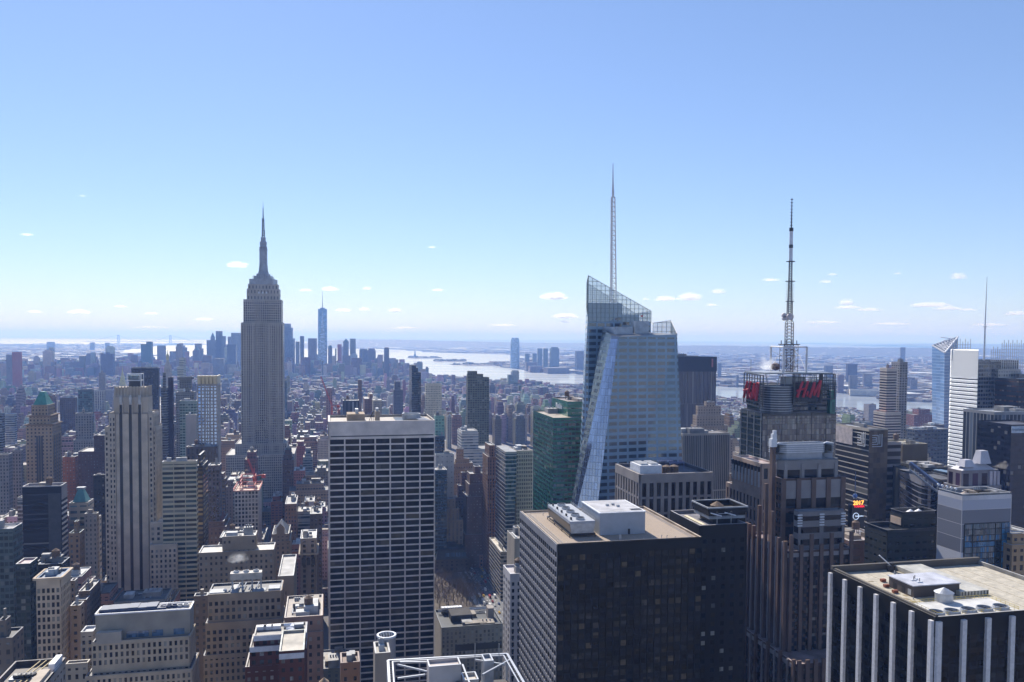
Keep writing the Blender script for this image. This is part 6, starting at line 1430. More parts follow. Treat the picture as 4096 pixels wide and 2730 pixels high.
    for i in range(4):
        q, q2 = cs[i], cs[(i+1) % 4]; mb.bar((q.x, q.y, zg), (q2.x, q2.y, zg), .55, WHITEP, 6); m_ = q.lerp(q2, .5); mb.bar((q.x, q.y, zd), (m_.x, m_.y, zd+(zg-zd)*.6), .25, WHITEP, 4); mb.bar((q2.x, q2.y, zg-3), (m_.x, m_.y, zd+(zg-zd)*.6), .15, WHITEP, 4)
    b.part('gantry', mb)
    # mast
    c = at(3154, 1480, Y+22); k = (Y+22)/F_PX
    def zz(y): return at(3154, y, Y+22).z
    RB = simple('mast_steel', (.055, .04, .04), .6, .2, var=.3); mb = MB()
    lat(mb, (c.x, c.y, zd), (c.x, c.y, zz(1380)), 35*k*.78, 35*k*.78, RB, 5, .22); b.part('mast_cage', mb)
    mb = MB(); lat(mb, (c.x, c.y, zd), (c.x, c.y, zz(1295)), 2.4, 2.4, RB, 15, .3); lat(mb, (c.x, c.y, zz(1295)), (c.x, c.y, zz(1280)), 2.4, 1.6, RB, 1, .24); lat(mb, (c.x, c.y, zz(1280)), (c.x, c.y, zz(1208)), 1.6, 1.5, RB, 9, .3)
    lat(mb, (c.x, c.y, zz(1208)), (c.x, c.y, zz(1128)), 1.25, 1.0, RB, 8, .26); lat(mb, (c.x, c.y, zz(1128)), (c.x, c.y, zz(1048)), 1.0, .9, RB, 8, .24); b.part('mast', mb)
    mb = MB()
    for y in range(1132, 1208, 6): mb.bar((c.x-3, c.y, zz(y)), (c.x+3, c.y, zz(y)), .13, RB, 3)
    for y, w_ in ((1208, 3.3), (1127, 3.8), (1048, 3.4)): mb.lathe((c.x, c.y), [(0, zz(y)), (w_, zz(y)), (w_, zz(y)+.4), (0, zz(y)+.4)], RB, 8)
    mb.prism([(c.x-6.2, c.y-6.2), (c.x+6.2, c.y-6.2), (c.x+6.2, c.y+6.2), (c.x-6.2, c.y+6.2)], zz(1380), zz(1380)+.6, RB)
    for s_ in range(8): a = s_*math.pi/4; mb.bar((c.x+6*math.cos(a), c.y+6*math.sin(a), zz(1380)), (c.x+6*math.cos(a), c.y+6*math.sin(a), zz(1363)), .2, RB, 3)
    b.part('mast_platform', mb)
    mb = MB(); mb.bar((c.x, c.y, zz(1048)), (c.x, c.y, zz(912)), 1.4, WHITEP, 10, 1.25); b.part('antenna_cylinder', mb)
    mb = MB()
    for y0, y1 in ((993, 980), (926, 912)): mb.bar((c.x, c.y, zz(y0)), (c.x, c.y, zz(y1)), 1.55, BLACKP, 10)
    mb.bar((c.x, c.y, zz(912)), (c.x, c.y, zz(793)), .45, RB, 6, .2)
    for y in range(800, 905, 13): mb.lathe((c.x, c.y), [(0, zz(y)), (.95, zz(y)), (.95, zz(y)+.5), (0, zz(y)+.5)], RB, 6)
    b.part('antenna_tip', mb)
    for x, y, r_, side in ((3138, 1262, 1.7, -1), (3140, 1274, 1.8, -1), (3162, 1268, 2.5, 1)):
        q = at(x, y, Y+19); mb = MB(); mb.bar(q, q+Vector((0, 2, 0)), r_, simple('dish_pink', (.6, .52, .52), .6) if 'dish_pink' not in MATS else MATS['dish_pink'], 14); b.part('dish', mb)
    q = at(3102, 1473, Y+4); mb = MB(); mb.lathe((q.x, q.y), [(0, q.z-2), (2.6, q.z-1), (3.2, q.z+1), (2.6, q.z+3), (0, q.z+4)], wallm((.12, .08, .07)), 14); b.part('dish_drum', mb)
    mb = MB(); q = at(3003, 1500, Y+30); mb.bar((q.x, q.y, zd), (q.x, q.y, zd+9), .3, GREYP, 4); b.part('roof_aerial', mb)
    # green fin at right, and lower east wing
    q, zf = solve(None, 3322, 3342, 1562, Y+2, depth=4); mb = MB(); mb.prism(q.pts(), z, zf, glass_mat('green_pane', (.03, .14, .10))); b.part('glass_fin', mb)
mast_tower()

# ---- steam puffs
steam('white steam puff drifting off the tower roof beside its lattice mast', 3072, 1462, 606, 9, 8, 1)
steam('small white steam puff over the cooling plant at lower centre left', 952, 2236, 440, 6, 4, 2)

# ---- black-topped slab behind the crystal tower
bb = B('wide dark slab with pale pinstripes and black top band, behind the crystal-shaped tower', 2690, 2712, 2866, 1431, 1400, st(2.4, 80, (.15, .13, .13), (.03, .03, .035), .6, .99), rt=2, top=(.2, .2, .2), yb=1735, par=1)
def onep(b):
    r, z = b.r, b.z; U, W = basis(GA); mb = MB(); mb.prism(r.grow(.6, .6, .6, .6).pts(), z-24, z+1.4, wallm((.02, .02, .024), .5), cap=False); b.part('top_band', mb)
    p = r.pt(r.t1-8, r.s0-.8); place_text('sign_lettering', b.root, b.base, '1', (p.x, p.y, z-10), U, -W, 20, simple('sign_red', (.35, .12, .13), .6))
onep(bb)
# ---- striped slanted block with maze emblem
bb = B('dark office block with white horizontal stripes and a maze-like emblem, right of the mast tower', 3343, 3476, 3552, 1722, 640, st(60, 4.3, (.50, .48, .47), (.035, .032, .03), 1, .80), rt=1, top=(.2, .18, .17), par=.8, yb=2080)
def maze(b):
    r, z = b.r, b.z; U, W = basis(GA)
    mb = MB(); p, e, n, Wd = face_frames(r, 'N'); mb.box((p.x, p.y, 0), e, n, .2, Wd-.2, 0, .3, 0, z, glass_mat('mottled_reflection', (.20, .14, .09), .12, 1, .25, (3, 3, 4))); b.part('glass_front', mb)
    def em(p, e, n, s_, zt):
        mb = MB()
        for (u0, v0, u1, v1) in ((0, 0, 1, 0), (0, .18, .6, .18), (0, .36, .42, .36), (0, .54, .42, .54), (0, .72, .42, .72), (.42, .36, .42, .72), (.6, .18, .6, .9), (.78, .18, .78, 1), (1, 0, 1, 1), (0, .9, .6, .9)):
            a, c = p+e*(u0*s_), p+e*(u1*s_); mb.bar((a.x+n.x*.5, a.y+n.y*.5, zt-(1-v0)*s_*1.15), (c.x+n.x*.5, c.y+n.y*.5, zt-(1-v1)*s_*1.15), .35, WHITEP, 4)
        b.part('emblem', mb)
    em(r.pt(r.t0-.2, r.s0+13), -W, -U, 9.5, z-2); em(r.pt(r.t0+2.5, r.s0-.4), U, -W, 8.5, z-3)
    mb = MB(); p = r.pt(r.t0-.2, r.s1-1); mb.box((p.x, p.y, 0), -W, -U, 0, 22, 0, .25, z-14, z-.5, simple('pale_pink_panel', (.62, .52, .48), .6)); b.part('pale_panel', mb)
maze(bb)
bb = B('block with slanted white bands and dark left edge, right of the maze-emblem block', 3530, 3548, 3604, 1776, 655, st(60, 6.2, (.38, .36, .38), (.06, .045, .035), 1, .62), rt=0, top=(.3, .28, .26), par=.6, yb=2050)
# advertising screens
def ads():
    c = at(3451, 2080, 560); U, W = basis(GA); b = Bd('advertising_tower', 'narrow black billboard tower with glowing orange and red lettering, below the striped maze-emblem block', 'billboard', (c.x, c.y))
    r, z = solve(3392, 3409, 3458, 2028, 560); r2, z2 = solve(3385, 3409, 3462, 2010, 558)
    mb = MB(); mb.prism(r.pts(), 0, at(3409, 2022, 560).z, BLACKP); b.part('screen_body', mb); k = 560/F_PX
    def tx(nm, s, x, y, size, m): p = at(x, y, 560-3); q = r.pt(r.t0, r.s0-.5); place_text(nm, b.root, b.base, s, (p.x, p.y, p.z), U, -W, size*k, m, depth=.1)
    tx('year_lettering', '2017', 3434, 2013, 24, emis('orange_lamp', (1, .42, .06), 1.6)); tx('name_lettering', 'TOSHIBA', 3437, 2027, 11.5, emis('red_lamp', (.8, .02, .04), 1.0)); tx('screen_lettering', 'Exploravision', 3438, 2065, 7, emis('white_lamp', (.5, .6, .75), .8))
    mb = MB(); q = at(3424, 2066, 557)
    for i in range(20): a, c2 = i*math.pi/10, (i+1)*math.pi/10; mb.bar(q+U*(13*k*math.cos(a))+Vector((0, 0, 13*k*math.sin(a))), q+U*(13*k*math.cos(c2))+Vector((0, 0, 13*k*math.sin(c2))), .25, MATS['white_lamp'], 4)
    b.part('ring_emblem', mb)
    mb = MB(); q = at(3420, 1985, 558); mb.bar((q.x, q.y, z2), (q.x, q.y, q.z), .2, DARKM, 5)
    for i in range(3): a = i*math.pi/3; d = U*(10*k*math.cos(a))+Vector((0, 0, 10*k*math.sin(a))); mb.bar(q-d, q+d, .3, MATS['white_lamp'], 4)
    mb.lathe((q.x, q.y), [(0, q.z-1.7), (1.5, q.z-.9), (1.7, q.z), (1.5, q.z+.9), (0, q.z+1.7)], glass_mat('ball_blue', (.1, .2, .5)), 12); b.part('time_ball', mb)
    mb = MB(); mb.bar((q.x, q.y, q.z), (q.x, q.y, at(3420, 1888, 558).z), .28, simple('blue_pole', (.08, .13, .22), .5), 6); b.part('flag_pole', mb)
ads()
# ---- bright white-faced tower
def bright():
    U, W = basis(GA)
    r, z = solve(3806, 3917, 4077, 1400, 850); b = Bd('screen_walled_skyscraper', 'tower with a dazzling white sunlit face, dark bands, a spire and rooftop screens, right edge', 'skyscraper', r.center())
    mw = MB(); mr = MB(); s_ = st(3, 4.2, (.18, .19, .22), (.035, .045, .055), .8, .6)
    # core, cruciform with a lighter outer screen
    rect_mb(mw, r, 0, z-12, s_, wm=FACG); roof_mb(mr, r, z-12, (.2, .2, .2)); b.part('wall', mw); b.part('roof', mr); OCC.append((r, z-12, 1900)); S = r.s1-r.s0
    rods = bpy.data.materials.new('ceramic_rods'); rods.use_nodes = True; n = rods.node_tree; bs = n.nodes['Principled BSDF']; bs.inputs['Base Color'].default_value = (.86, .85, .83, 1)
    g = N(n, 'ShaderNodeNewGeometry'); t = N(n, 'ShaderNodeTexNoise'); t.inputs['Scale'].default_value = .9; t.inputs['Detail'].default_value = 4; n.links.new(g.outputs['Position'], t.inputs['Vector']); rr_ = N(n, 'ShaderNodeMapRange'); rr_.inputs[1].default_value = .3; rr_.inputs[2].default_value = .7; rr_.inputs[3].default_value = .42; rr_.inputs[4].default_value = .62; n.links.new(t.outputs[0], rr_.inputs[0]); n.links.new(rr_.outputs[0], bs.inputs['Roughness']); bs.inputs['Metallic'].default_value = .0
    p, e, n_, Wd = face_frames(r, 'E')
    mb = MB()                                     # ceramic rods as small boards tilted to the sky
    def board(z0, z1): a, c = p+e*0, p+e*Wd; mb.face([(*(a+n_*1.1).xy, z0), (*(c+n_*1.1).xy, z0), (*(c+n_*.3).xy, z1), (*(a+n_*.3).xy, z1)], rods); mb.face([(*(a+n_*.3).xy, z0), (*(c+n_*.3).xy, z0), (*(c+n_*1.1).xy, z0), (*(a+n_*1.1).xy, z0)], rods)
    zc = z
    while zc > z-27: board(zc-.85, zc); zc -= .85
    while zc > 4:
        for q_ in range(3): board(zc-1.0*(q_+1), zc-1.0*q_)
        zc -= 4.2
    b.part('white_screen', mb); mb = MB(); mb.box((p.x, p.y, 0), e, n_, 0, Wd, .05, .2, 0, z-27, BLACKP); b.part('dark_slot', mb)
    p, e, n_, Wd = face_frames(r, 'N'); q = r.sub(.40, .96, -.12, 0); mb = MB(); mb.prism(q.pts(), 0, z-20, FACG, None, st(3, 4.2, (.34, .35, .38), (.09, .10, .11), .7, .5)); b.part('front_bay', mb)
    def grid(a0, a1, s0, z0, zt, nx, nz):
        mb = MB(); qa, qc = r.pt(r.t0+(r.t1-r.t0)*a0, s0), r.pt(r.t0+(r.t1-r.t0)*a1, s0)
        for k in range(nx+1): q_ = qa.lerp(qc, k/nx); mb.bar((q_.x, q_.y, z0), (q_.x, q_.y, zt+(3 if k % 2 else 0)), .3, STEEL, 4)
        for k in range(nz): h = z0+(zt-z0)*k/nz; mb.bar((qa.x, qa.y, h), (qc.x, qc.y, h), .22, STEEL, 4)
        b.part('roof_screen', mb)
    z1 = at(4000, 1372, 860).z
    grid(.45, .98, r.s0-6, z-20, z1, 10, 8); grid(.28, .6, r.s0-1, z-12, z1-7, 6, 4); grid(-.02, .45, r.s1-2, z-12, z1+1, 7, 6)
    mb = MB(); c = at(3937, 1415, 868); t = at(3941, 1108, 868); zc = at(3937, 1310, 868).z; mb.bar((c.x, c.y, z-12), (c.x, c.y, zc), 1.0, WHITEP, 8, .8); mb.bar((c.x, c.y, zc), (c.x+.6, c.y, t.z), .7, WHITEP, 8, .2); mb.lathe((c.x, c.y), [(0, zc), (1.7, zc), (1.7, zc+1), (0, zc+1)], WHITEP, 8); b.part('spire', mb)
bright()
# ---- tilted-roof glass tower
def tilted():
    Y = 1650; b = Bd('tilted_roof_skyscraper', 'pale blue glass tower with a tilted triangular truss roof, right, by the river', 'skyscraper', at(3780, 1500, Y)[:2]); U, W = basis(GA)
    L_, C_, R_ = at(3728, 1384, Y+45), at(3778, 1414, Y), at(3832, 1350, Y+30); K_ = Vector((R_.x-6, R_.y+40, R_.z-6)); lo = [at(3733, 1715, Y+45), at(3779, 1715, Y-4), at(3838, 1715, Y+30)]
    top = [L_, C_, R_, K_]; bot = [Vector((p.x, p.y, 0)) for p in (lo[0], lo[1], lo[2], K_)]
    mb = MB(); cols = [((.34, .46, .62), (.20, .34, .58)), ((.10, .17, .30), (.06, .12, .24)), ((.1, .17, .3), (.06, .12, .24)), ((.2, .3, .4), (.1, .2, .3))]  # one glass, sky reflection painted in: left face paler, right darker
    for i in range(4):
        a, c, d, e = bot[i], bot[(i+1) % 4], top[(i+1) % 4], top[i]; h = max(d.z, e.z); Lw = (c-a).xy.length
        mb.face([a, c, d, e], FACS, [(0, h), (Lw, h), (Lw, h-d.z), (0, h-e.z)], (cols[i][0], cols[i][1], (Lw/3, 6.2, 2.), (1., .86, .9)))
    b.part('wall', mb)
    mb = MB(); mb.face([L_, C_, R_], simple('roof_void', (.12, .13, .16), .7)); b.part('roof', mb)
    mb = MB(); up = Vector((0, -1, 1.2))
    for p, q in ((L_, C_), (C_, R_), (R_, L_)): mb.bar(p+up, q+up, 1.5, WHITEP, 4)
    b.part('roof_edge', mb); mb = MB()
    for k in range(1, 9):
        t = k/9; a, c = C_.lerp(R_, t)+up, L_.lerp(R_, t)+up; mb.bar(a, c, .7, WHITEP, 4); c2 = L_.lerp(R_, min(1, t+.11))+up; mb.bar(a, c2, .5, WHITEP, 4); a2 = C_.lerp(R_, min(1, t+.11))+up; mb.bar(c, a2, .5, WHITEP, 4)
    b.part('roof_truss', mb)
    mb = MB(); a, c = at(3763, 1350, Y+35), at(3806, 1356, Y+35); d = at(3795, 1365, Y+35); mb.bar(a, c, .7, GREYP, 4); mb.bar(at(3797, 1355, Y+35), d, 1.0, GREYP, 4); b.part('rooftop_crane', mb)
    OCC.append((solve(3728, 3778, 3836, 1420, Y)[0], at(3780, 1420, Y).z, 1710))
tilted()
# ---- downtown landmarks
def downtown():
    U, W = basis(GA)
    Y = 5737; c = at(1290, 1240, Y); hw = 18*Y/F_PX; z1 = at(1290, 1237, Y).z; b = Bd('glass_skyscraper', 'tallest tapered blue glass tower of the far downtown, with a needle on top', 'skyscraper', (c.x, c.y))
    bs = [Vector((c.x, c.y, 60))+(U*a+W*d)*hw for a, d in ((-1, -1), (1, -1), (1, 1), (-1, 1))]; ts = [Vector((c.x, c.y, z1))+(U*a+W*d)*hw*.97 for a, d in ((0, -1), (1, 0), (0, 1), (-1, 0))]
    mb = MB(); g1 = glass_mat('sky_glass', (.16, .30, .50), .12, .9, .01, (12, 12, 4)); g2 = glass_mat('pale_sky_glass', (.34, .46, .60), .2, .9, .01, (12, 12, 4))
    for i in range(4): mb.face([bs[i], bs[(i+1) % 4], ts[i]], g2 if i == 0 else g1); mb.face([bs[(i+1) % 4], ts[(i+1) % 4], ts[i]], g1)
    mb.face(ts, g1); mb.prism([p.xy for p in bs], 0, 60, g1, cap=False); b.part('wall', mb)
    mb = MB(); mb.lathe((c.x, c.y), [(0, z1), (17, z1), (17, z1+8), (0, z1+8)], g1, 12); b.part('ring', mb)
    mb = MB(); zt = at(1290, 1168, Y).z; mb.bar((c.x, c.y, z1), (c.x, c.y, zt), 3.5, simple('spire_grey', (.3, .32, .36), .5), 6, .8); b.part('spire', mb)
    OCC.append((Rect(c.dot(U)-hw, c.dot(U)+hw, c.dot(W)-hw, c.dot(W)+hw), z1-150, None))
    def pt(label, x0, x1, ys, ya, Y, f=.0, m=(.2, .22, .24), low=(), dome=False):
        b = far(label, x0, x1, ys, Y, m, group=G_DT, low=low); q, z = b.tiers[-1]; mb = MB(); mm = simple('far_roof', (.12, .2, .2), .7) if 'far_roof' not in MATS else MATS['far_roof']; zt = at((x0+x1)/2, ya, Y).z
        if dome: c = q.center(); r_ = min(q.t1-q.t0, q.s1-q.s0)/2; mb.lathe((c.x, c.y), [(r_, z), (r_*.9, z+(zt-z)*.5), (r_*.5, z+(zt-z)*.85), (0, zt)], mm, 14)
        else: pyramid(mb, q, z, zt, mm, f)
        b.part('dome' if dome else 'pyramid_roof', mb)
    pt('stepped hazy stone tower ending in a pointed spire, among the downtown cluster', 842, 860, 1350, 1330, 5800, low=[(1362, 25, 12, 10, 10)])
    pt('hazy tower with a dark dome, right of the tapered glass tower', 1309, 1329, 1391, 1381, 5800, dome=True)
    pt('hazy tower with a low pyramid roof beside a square-topped one', 1369, 1395, 1368, 1355, 5900)
    pt('low hazy tower with small pointed top left of the downtown cluster', 774, 800, 1402, 1386, 5300)
    # rounded waterfront tower
    Y = 6870; b = Bd('rounded_skyscraper', 'tall blue glass waterfront tower with tapered rounded top, across the bay', 'skyscraper', at(2060, 1400, Y)[:2]); k = Y/F_PX; c = at(2060, 1400, Y)
    def ring(w_, y): return [Vector((c.x+(x*w_)*k, c.y+(d)*k*14, at(2060, y, Y).z)) for x, d in ((-1, .2), (-.55, -1), (.55, -1), (1, .2), (.8, 1.2), (-.8, 1.2))]
    rs = [ring(18, 1475), ring(18, 1385), ring(16.5, 1362), ring(13.5, 1352)]; mb = MB(); gg = [g1, g2, g1, g1, g1, g1]
    for a, d in zip(rs, rs[1:]):
        for i in range(6): mb.face([a[i], a[(i+1) % 6], d[(i+1) % 6], d[i]], gg[i])
    mb.face(rs[-1], g1); b.part('wall', mb)
    # statue on its island
    Y = 10050; c = on_z(1660, 1430, 3); b = Bd('harbour_statue', 'tiny standing statue on a pedestal with raised arm, on the harbour island', 'statue', (c.x, c.y)); st_ = simple('statue_green', (.10, .17, .16), .8)
    mb = MB(); mb.prism([(c.x+a*30, c.y+d*30) for a, d in ((-1, -1), (1, -1), (1, 1), (-1, 1))], 3, 20, st_); mb.prism([(c.x+a*13, c.y+d*13) for a, d in ((-1, -1), (1, -1), (1, 1), (-1, 1))], 20, 47, st_, poly1=[(c.x+a*9, c.y+d*9) for a, d in ((-1, -1), (1, -1), (1, 1), (-1, 1))]); b.part('pedestal', mb)
    mb = MB(); mb.lathe((c.x, c.y), [(7.5, 47), (6.5, 60), (5, 72), (4.5, 78), (2, 80), (2.4, 83), (2.6, 86), (0, 89)], st_, 10); mb.bar((c.x-3, c.y, 76), (c.x-7, c.y, 93), 1.8, st_, 6, 1.2); b.part('figure', mb)
    mb = MB(); mb.bar((c.x-7, c.y, 92), (c.x-7, c.y, 98), 1.2, st_, 6, 2.4); b.part('torch', mb)
    # suspension bridge
    T1, T2 = on_z(474, 1376, 3), on_z(682, 1377, 3); D = (T2-T1); d = Vector((D.x, D.y, 0)).normalized(); n = Vector((-d.y, d.x, 0)); b = Bd('suspension_bridge', 'long two-towered suspension bridge across the bright bay on the horizon', 'bridge', (T1.x, T1.y)); bm = simple('bridge_grey', (.14, .17, .22), .8); H = at(474, 1341, T1.y).z
    for T in (T1, T2):
        mb = MB()
        mb.box((T.x, T.y, 0), Vector((1, 0, 0)), Vector((0, 1, 0)), -24, 24, -8, 8, H-25, H-5, bm)
        # legs seen from the side
        for s_ in (-1, 1): mb.prism([(T.x+s_*20-8, T.y-9), (T.x+s_*20+8, T.y-9), (T.x+s_*20+8, T.y+9), (T.x+s_*20-8, T.y+9)], 0, H, bm)
        b.part('bridge_tower', mb)
    mb = MB(); a, c = T1-d*900, T2+d*900; mb.bar((a.x, a.y, 60), (c.x, c.y, 66), 6, bm, 4); b.part('bridge_deck', mb)
    mb = MB(); L_ = D.length; pr = None
    for k in range(-12, 33):
        t = k/20; x = T1+D*t; zz_ = 75+(H-75)*(2*t-1)**2 if 0 <= t <= 1 else H-(H-60)*min(1, (abs(t-.5)-.5)/.55); q = Vector((x.x, x.y, zz_))
        if pr is not None: mb.bar(pr, q, 3.5, bm, 4)
        pr = q
    b.part('main_cable', mb)
downtown()

# ---- right edge near blocks
DKC = wallm((.035, .04, .045), .6)
bb = B('dark charcoal block with two white cones in its roof pit, behind the marble-piered tower', 3559, 3610, 3747, 2069, 430, st(4, 3.9, (.03, .036, .04), (.02, .03, .03), .6, .3), rt=0, top=(.05, .05, .055), par=2.6, low=[(2130, 12, 0, 4, 4)], yb=2290)
def cones(b):
    r, z = b.r, b.z; U, W = basis(GA)
    for a in (.42, .66): mb = MB(); p = r.pt(r.t0+(r.t1-r.t0)*a, r.s0+5); mb.lathe((p.x, p.y), [(2.9, z), (2.9, z+.8), (0, z+2.9)], WHITEP, 16); b.part('vent_cone', mb)
    mb = MB(); mb.box(r.pt(r.t0, r.s1), -W, -U, 1, r.s1-r.s0-1, 0, .25, z-4.6, z-.8, wallm((.55, .45, .38))); b.part('pale_band', mb)  # pale tan band high on the left side
cones(bb)
def grey_blue():
    b = B('tall grey windowless slab with a blue glass inset on its front, right side', 3752, 3849, 4047, 1994, 400, st(40, 7, (.58, .60, .70), (.55, .56, .64), .98, .97), rt=0, top=(.35, .35, .36), par=2, yb=2420)
    r, z = b.r, b.z; U, W = basis(GA); T = r.t1-r.t0; GG = [glass_mat('blue_window', c, .08, 1, .06, (2, 2, 3)) for c in ((.04, .16, .30), (.10, .14, .16), (.16, .17, .18), (.02, .04, .06))]
    z1 = z-13; z0 = 0; t0, t1 = .06, .97; rg = random.Random(8); n_ = 22; wv = T*(t1-t0)/n_
    k = 0; zc = z1
    while zc > 30:
        for j in range(n_):
            m_ = GG[3] if (j in (15, 16, 17) and k > 2) else GG[0] if j > 17 or (k in (3,)) else rg.choice(GG[:3] if k > 1 else GG[1:3]); c = r.pt(r.t0+T*t0+(j+.5)*wv, r.s0)-W*.1; b.win.append((Vector((c.x, c.y, zc-1.3)), U, -W, wv*.9, 2.5, m_))
        zc -= 2.9; k += 1
    fm = MB(); p = r.pt(r.t0+T*t0, r.s0); fm.box((p.x, p.y, 0), U, -W, 0, T*(t1-t0), 0, .05, 30, z1+.5, DKC)
    for j in (0, 4, 15, 18): q = p+U*(j*wv); fm.box((q.x, q.y, 0), U, -W, -.22, .22, 0, .35, 30, z1, DKC)
    fm.box((p.x, p.y, 0), U, -W, wv*3, T*(t1-t0)-wv*3.5, 0, .4, z1-9, z1-8.3, DKC); b.part('facade_frame', fm); flush_windows(b)
    mb = MB(); p = r.pt(r.t0+5, r.s0+4); mb.lathe((p.x, p.y), [(2.8, z), (2.8, z+.8), (0, z+2.6)], simple('brown_cone', (.3, .24, .2), .7), 14); b.part('vent_cone', mb); rooftop(b, r, z, random.Random(3), 5, 0, 2)
    for k in range(5): mb = MB(); p = r.pt(r.t0+1.2, r.s0+6+3*k); mb.bar((p.x, p.y, z+2), (p.x, p.y, z+3.2), .1, WHITEP, 5); mb.bar((p.x, p.y, z+3.4), (p.x+.3, p.y-.3, z+3.8), .7, WHITEP, 10, .6); b.part('dish', mb)
grey_blue()
def curved_dark():
    """dark building with a curved banded wall and a sloping blade"""
    Y = 600; b = Bd('curved_glass_building', 'dark glass building with curved banded wall and sloping blade, right of the louvred brown block', 'building', at(3760, 2000, Y)[:2]); U, W = basis(GA)
    mb = MB(); pl = []; c0 = at(3600, 1900, Y+10)
    for k in range(13):
        t = k/12; x = 3600+150*t; pl.append(at(x, 1885, Y+35-55*math.sin(t*math.pi*.62)))
    top = [at(3600+(3750-3600)*k/12, 1885+40*(k/12), pl[k].y) for k in range(13)]
    for k in range(12):
        a, c, d, e = Vector((*pl[k].xy, 0)), Vector((*pl[k+1].xy, 0)), top[k+1], top[k]; L_ = (c-a).length; h = top[0].z
        mb.face([a, c, d, e], FACG, [(0, h), (L_, h), (L_, h-d.z), (0, h-e.z)], ((.20, .20, .23), (.018, .02, .026), (L_, 3.9, 3.), (1., .8, .9)))
    bk_ = [Vector((pl[-1].x+8, pl[-1].y+70, top[-1].z)), Vector((pl[0].x+8, pl[0].y+40, top[0].z))]; mb.face(top+[bk_[0], bk_[1]], ROOF, None, ((.1, .1, .11), (.1,)*3, (3, 3, 0), (0, 0, 0))); mb.prism([pl[-1].xy, bk_[0].xy, bk_[1].xy, pl[0].xy], 0, top[-1].z, DKC, cap=False); b.part('curved_wall', mb)
    q, z = solve(3752, 3765, 3850, 1925, Y-20); mb = MB(); rect_mb(mb, q, 0, z, st(3, 3.9, (.05, .055, .06), (.03, .03, .035), .8, .6), wm=FACG); roof_mb(mb, q, z, (.12, .12, .13)); b.part('block', mb); OCC.append((q, z, 1990)); OCC.append((solve(3600, 3610, 3752, 1900, Y+8)[0], 150, 2050))
    mb = MB(); a, c = at(3640, 1852, Y-30), at(3768, 1952, Y-45); mb.bar(a, c, 1.4, simple('blade_steel', (.2, .24, .34), .3, .5), 4); a2, c2 = a-Vector((0, 0, 5)), c-Vector((0, 0, 5)); mb.bar(a2, c2, .7, STEEL, 4)
    for k in range(8): t = k/7; mb.bar(a.lerp(c, t), a2.lerp(c2, t), .25, STEEL, 4)
    b.part('sloping_blade', mb)
    mb = MB(); q2, z2 = solve(3845, 3850, 3886, 1905, Y-10); mb.prism(q2.pts(), 0, z2, glass_mat('tv_block', (.05, .06, .07))); b.part('annex', mb)
curved_dark()
def pavilions():
    b = B('purple-grey hotel slab under a white pyramidal roof, before the bright white-faced tower', 3790, 3846, 3994, 1890, 560, st(7, 60, (.25, .24, .28), (.06, .03, .06), .6, .98), rt=0, top=(.5, .5, .55), yb=1975, low=[(1950, 3, 0, 3, 0)])
    r, z = b.r, b.z; mb = MB(); WR = simple('white_roof_panel', (.52, .51, .56), .5, var=.08)
    pyramid(mb, r, z, z+5, WR, .45); b.part('pyramid_roof', mb)
    for a0, a1, h in ((.08, .38, 8), (.5, .8, 14)): mb = MB(); q = r.sub(a0, a1, .0, .6); pyramid(mb, q, z+1+h*.3, z+h, WR, .6); b.part('pavilion_roof', mb)
    mb = MB(); p, e, n, Wd = face_frames(r, 'N')
    for k in (.8, .9, 1.0): q = p+e*(Wd*k-.8); mb.box((q.x, q.y, 0), e, n, -1, 1, 0, 1.2, 0, z, wallm((.5, .48, .58)))
    b.part('fin', mb, kind='stuff')
    b = B('low roof terrace block crowded with small vents, right of the curved glass building', 3693, 3700, 3812, 1877, 640, st(3, 3.9, (.08, .085, .09), GD, .7, .5), rt=8, top=(.2, .2, .2), hmax=3, yb=1925, seed=12)
    b = B('deep blue-black slab with white lettered band cut by the right picture edge', 4035, 4046, 4190, 1706, 560, st(3, 3.9, (.014, .017, .035), (.012, .014, .03), .8, .6), wm=FACG, rt=0, top=(.1, .1, .12), par=0.5, yb=2120)
    r, z = b.r, b.z; U, W = basis(GA); mb = MB(); mb.box(r.pt(r.t0, r.s0), U, -W, 0, r.t1-r.t0, 0, .3, z-4.6, z, simple('band_white', (.5, .56, .64), .6)); b.part('sign_band', mb)
    p = r.pt(r.t0+5.2, r.s0)-W*.5; place_text('sign_lettering', b.root, b.base, 'Proskauer', (p.x, p.y, z-2.3), U, -W, 2.6, simple('sign_grey', (.28, .34, .42), .7), depth=.1)
pavilions()

